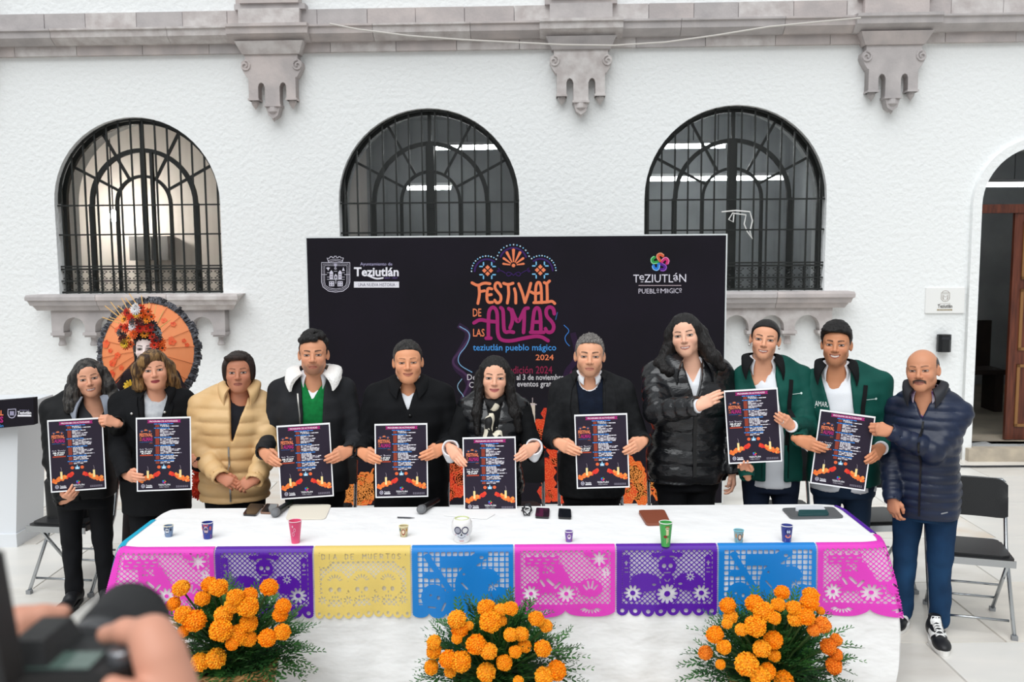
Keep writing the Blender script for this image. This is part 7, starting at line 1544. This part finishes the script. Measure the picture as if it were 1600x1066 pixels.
def basket(cpx, Yb, flowers, label_b, label_p, seed, zrim):
    rg = random.Random(seed); cx = ony(cpx, 1000, Yb).x; R, R0 = .185, .135
    b = empty('wicker_basket', (cx, Yb, 0)); ns = 26
    for k in range(ns):
        a = 2 * math.pi * k / ns; G().tube([(R0 * math.cos(a), R0 * math.sin(a), .004), (R * math.cos(a), R * math.sin(a), zrim)], .005, 5).build('stake', M_WICK, b)
    rows = 22
    for j in range(rows):
        z = .012 + (zrim - .03) * j / (rows - 1); r = R0 + (R - R0) * z / zrim; G().tube([((r + .006 * math.cos(ns / 2 * a + math.pi * (j % 2))) * math.cos(a), (r + .006 * math.cos(ns / 2 * a + math.pi * (j % 2))) * math.sin(a), z) for a in (2 * math.pi * k / 78 for k in range(78))], .0075, 5, closed=True).build('weave_strand', M_WICK, b, True)
    for q in (0, 1): G().tube([((R + .004 + .005 * math.cos(14 * a + q * math.pi)) * math.cos(a), (R + .004 + .005 * math.cos(14 * a + q * math.pi)) * math.sin(a), zrim + .006 * math.sin(14 * a + q * math.pi)) for a in (2 * math.pi * k / 112 for k in range(112))], .008, 5, closed=True).build('rim_strand', M_WICK, b, True)
    G().lathe([(0, .006), (R0 - .006, .006), (R0 - .006, .012), (0, .012)], 24).build('base', M_WICK, b); G().lathe([(0, zrim - .05), (R - .016, zrim - .05), (R - .016, zrim - .04), (0, zrim - .035)], 24).build('soil', mat('dark_soil', '2a2018', rough=1), b)
    tag(b, label_b, 'basket', 'wicker flower baskets before the table')
    p = empty('marigold_plant', (cx, Yb, zrim - .04)); O = Vector((cx, Yb, zrim - .04)); C = Vector((cx, Yb, zrim + .08)); F = G()
    for (x, y, r, kind) in flowers:
        w = ony(x, y, Yb); ux, uz = (w.x - cx) / .40, (w.z - C.z) / .40; dy = .24 * math.sqrt(max(0.0, 1 - ux * ux - uz * uz)); w = ony(x, y, Yb - dy + rg.uniform(-.03, .03)); rad = r * (w.y / FPX) * 1.08
        o = link('flower_head', (POM_O if kind else POM_Y)[rg.randrange(2 if kind else 3)], None, p, w - O); d = (w - Vector((cx, Yb + .05, zrim - .05))).normalized() + Vector((0, -.25, .35)); o.rotation_mode = 'QUATERNION'; o.rotation_quaternion = d.to_track_quat('Z', 'Y'); o.scale = (rad,) * 3
        q = w - O - d.normalized() * rad * .4; G().tube([Vector((rg.uniform(-.05, .05), rg.uniform(-.05, .05), .0)), q * .55 + Vector((0, 0, .02)), q], [.005, .004, .005], 5).build('stem', M_STEM, p)
    for _ in range(760):
        a, e = rg.uniform(0, 6.28), rg.uniform(-.25, 1.45); d = Vector((math.cos(a) * math.cos(e), math.sin(a) * math.cos(e) * .8, math.sin(e))); k = rg.uniform(.15, .86); o = Vector((0, 0, .07)) + Vector((d.x * .36, d.y * .30, d.z * .30)) * k
        if o.z < .05 and math.hypot(o.x, o.y) < R: o.z = .06
        leaf_into(F, o, d + Vector((rg.uniform(-.5, .5), rg.uniform(-.5, .5), rg.uniform(-.3, .4))), Vector((0, 0, 1)), rg.uniform(.08, .15), rg)
    fo = F.build('foliage', M_LEAF, p); fo['kind'] = 'stuff'; tag(p, label_p, 'plant', 'marigold plants in baskets')
f1 = [(x / 3.333, 820 + y / 3.333, r, 0) for x, y, r in ((943, 332, 13.5), (1090, 310, 12), (1138, 328, 14), (1402, 326, 13.5), (1225, 378, 13), (1300, 367, 12), (905, 412, 11), (1055, 385, 12), (953, 468, 13.5), (1018, 500, 16.5), (1290, 428, 16), (1165, 470, 14), (1215, 420, 13), (1475, 425, 12), (1460, 468, 11.5), (955, 555, 9.5), (1150, 550, 17), (1295, 515, 13.5), (1235, 575, 16), (1295, 595, 12), (1392, 590, 13.5), (1470, 560, 12.5), (1210, 620, 10), (1040, 718, 14), (1125, 698, 15.5))]
f2 = [(640 + x / 5, 860 + y / 5, r / 5, 0) for x, y, r in ((600, 450, 68), (715, 465, 50), (790, 455, 56), (370, 540, 72), (395, 615, 66), (465, 590, 36), (630, 560, 82), (715, 550, 45), (990, 535, 60), (1065, 590, 52), (190, 720, 56), (190, 790, 60), (520, 735, 76), (620, 790, 64), (790, 660, 54), (875, 655, 56), (370, 690, 42), (900, 750, 50), (1040, 770, 65), (300, 850, 68), (400, 870, 80), (170, 915, 58), (825, 795, 48), (740, 880, 60), (600, 955, 72), (320, 945, 50), (1050, 990, 74), (1150, 940, 74), (850, 1025, 42))]
f3 = [(1080 + x / 4.706, 860 + y / 4.706, r / 4.706, k) for x, y, r, k in ((668, 310, 54, 0), (268, 405, 58, 0), (465, 390, 64, 0), (530, 450, 74, 0), (640, 400, 50, 0), (755, 425, 55, 0), (880, 330, 60, 0), (870, 385, 66, 0), (290, 490, 52, 0), (265, 540, 40, 0), (610, 498, 48, 0), (765, 505, 56, 0), (845, 490, 62, 0), (950, 445, 32, 0), (175, 620, 62, 0), (470, 560, 76, 0), (370, 585, 46, 0), (965, 550, 62, 1), (900, 590, 46, 1), (240, 712, 52, 0), (105, 755, 52, 1), (605, 660, 66, 0), (520, 725, 62, 0), (610, 775, 46, 0), (1010, 710, 60, 1), (1065, 660, 46, 1), (1070, 770, 46, 1), (1050, 850, 62, 1), (410, 840, 84, 0), (215, 840, 36, 0), (560, 890, 60, 0), (510, 930, 72, 0), (680, 960, 70, 0))]
basket(364, 3.92, f1, 'wicker basket in front of the leftmost paper banners', 'marigold plant in the left basket, with orange blooms', 21, .36)
basket(775, 3.92, f2, 'wicker basket in front of the table centre', 'marigold plant in the middle basket, with orange blooms', 22, .27)
basket(1206, 3.92, f3, 'wicker basket at the right, before the blue paper banner', 'marigold plant in the right basket, with some rust orange blooms', 23, .27)

# ================================================================== PHOTOGRAPHER'S CAMERA AND HANDS
M_CAMB = mat('camera_black', '1b1c1e', rough=.5, bump=.3, bscale=400); M_RUB = mat('camera_rubber', '242527', rough=.75, bump=.5, bscale=600)
cmo = ony(95, 1075, .80); cm = empty('dslr_camera', cmo)
def cp(px, py, Y): return ony(px, py, Y) - cmo
bw = cp(215, 1050, .80).x; g = G(); zt_ = cp(100, 1030, .80).z
autosmooth(G().box(cp(-10, 1050, .8).x, bw, -.03, .045, zt_ - .10, zt_, ch=.015).build('body', M_CAMB, cm), 30)
g = G(); a = cp(85, 1000, .80); g.add([(cp(15, 1000, .8).x, -.02, zt_), (cp(90, 1000, .8).x, -.02, zt_), (cp(90, 1000, .8).x, .05, zt_), (cp(15, 1000, .8).x, .05, zt_), (cp(28, 1000, .8).x, -.01, zt_ + .022), (cp(76, 1000, .8).x, -.01, zt_ + .022), (cp(76, 1000, .8).x, .045, zt_ + .022), (cp(28, 1000, .8).x, .045, zt_ + .022)], [(3, 2, 1, 0), (4, 5, 6, 7), (0, 1, 5, 4), (1, 2, 6, 5), (2, 3, 7, 6), (3, 0, 4, 7)]); g.build('prism_housing', M_CAMB, cm)
lc = cp(166, 1008, .90); L = Matrix.Translation(Vector((lc.x, 0, lc.z))) @ Matrix.Rotation(math.radians(-90), 4, 'X')
G().lathe([(.030, .04), (.034, .06), (.034, .10), (.0385, .11), (.0415, .15), (.043, .165), (.040, .165), (.036, .12), (0, .12)], 32, M=L).build('lens', M_RUB, cm, True)
G().lathe([(.0345, .066), (.0362, .068), (.0362, .086), (.0345, .088)], 32, M=L).build('zoom_ring', mat('lens_ring', '3a3b3e', rough=.4), cm)
dp = cp(190, 1030, .80); G().lathe([(.012, 0), (.012, .008), (.010, .010), (0, .010)], 20, M=Matrix.Translation((dp.x, .0, zt_))).build('dial', mat('dial_metal', '8a8c90', rough=.3, metal=.7), cm)
x0, x1 = cp(35, 1050, .78).x, cp(140, 1050, .78).x; G().box(x0, x1, -.022, .012, zt_, zt_ + .0015).build('top_display', mat('lcd_green_grey', '5a7068', rough=.15), cm); G().box(x0 - .004, x1 + .004, -.026, .016, zt_ - .002, zt_ + .0008).build('display_bezel', M_CAMB, cm)
fx0, fx1 = cp(-45, 960, .76).x, cp(34, 960, .76).x; ztp = cp(0, 862, .74).z; zbt = cp(0, 1020, .74).z
g = G(); g.add([(fx0, -.07, zbt - .03), (fx1, -.07, zbt - .03), (fx1, -.04, zbt - .03), (fx0, -.04, zbt - .03), (fx0, -.07, ztp), (fx1 - .012, -.07, ztp - .006), (fx1 - .012, -.04, ztp - .006), (fx0, -.04, ztp)], [(3, 2, 1, 0), (4, 5, 6, 7), (0, 1, 5, 4), (1, 2, 6, 5), (2, 3, 7, 6), (3, 0, 4, 7)]); g.build('flash_unit', M_CAMB, cm)
tag(cm, 'black camera held up in the lower left corner, out of focus', 'camera')
# hands of the photographer
ph_o = ony(240, 1150, .80); ph = empty('person', (ph_o.x, ph_o.y, ph_o.z))
def wpt(px, py, Y): return np.array(ony(px, py, Y) - ph_o)
allp = [wpt(x, y, Y) for x, y, Y in ((20, 940, .86), (330, 1280, .72), (20, 1200, .86), (300, 960, .92))]
f = Field(np.min(allp, 0) - .05, np.max(allp, 0) + .05, .0032); mm = .001
f.cone(wpt(166, 992, .82), wpt(196, 986, .81), .0088, .0098, .006); f.cone(wpt(196, 986, .81), wpt(236, 990, .80), .0105, .0125, .008); f.ell(wpt(240, 998, .80), (.016, .018, .015), .012)
f.cone(wpt(240, 996, .80), wpt(262, 1060, .79), .0165, .020, .014); f.cone(wpt(252, 1030, .79), wpt(270, 1130, .78), .021, .026, .016); f.cone(wpt(262, 1120, .78), wpt(300, 1260, .75), .028, .030, .02)
for i, (x, y) in enumerate(((205, 1030), (208, 1062), (206, 1094))): f.cone(wpt(250, y - 12, .815), wpt(x + 25, y + 4, .85), .0105, .010, .006); f.cone(wpt(x + 25, y + 4, .85), wpt(x - 5, y + 10, .86), .010, .009, .005)
f.cone(wpt(250, 1090, .775), wpt(205, 1085, .755), .014, .011, .008); f.cone(wpt(205, 1085, .755), wpt(175, 1072, .755), .011, .009, .005)
V, F = f.mesh(); sk_ = np.array(lin('d69a82')); o = fastobj('body', V, F, M_SKIN, ph, np.tile(sk_, (len(V), 1)))
f = Field(np.minimum(wpt(10, 1150, .86), wpt(10, 930, .93)) - .05, np.maximum(wpt(130, 930, .93), wpt(130, 1150, .86)) + .05, .0034)
f.cone(wpt(98, 958, .93), wpt(66, 962, .92), .0088, .0100, .006); f.cone(wpt(66, 962, .92), wpt(28, 975, .91), .0105, .0115, .008); f.cone(wpt(28, 975, .91), wpt(20, 1060, .90), .018, .022, .012); f.cone(wpt(20, 1060, .90), wpt(18, 1140, .88), .024, .026, .012)
V2, F2 = f.mesh(); n = len(V)
bpy.data.objects.remove(o); fastobj('body', np.concatenate([V, V2]), np.concatenate([F, F2 + n]), M_SKIN, ph, np.tile(sk_, (len(V) + len(V2), 1)))
G().tube([tuple(wpt(285, 1205, .765)), tuple(wpt(305, 1290, .75)), tuple(wpt(340, 1500, .68))], [.036, .042, .050], 14).build('sleeve', M_BCOAT, ph, True)
tag(ph, 'hands of a photographer gripping the camera in the lower left corner', 'person')
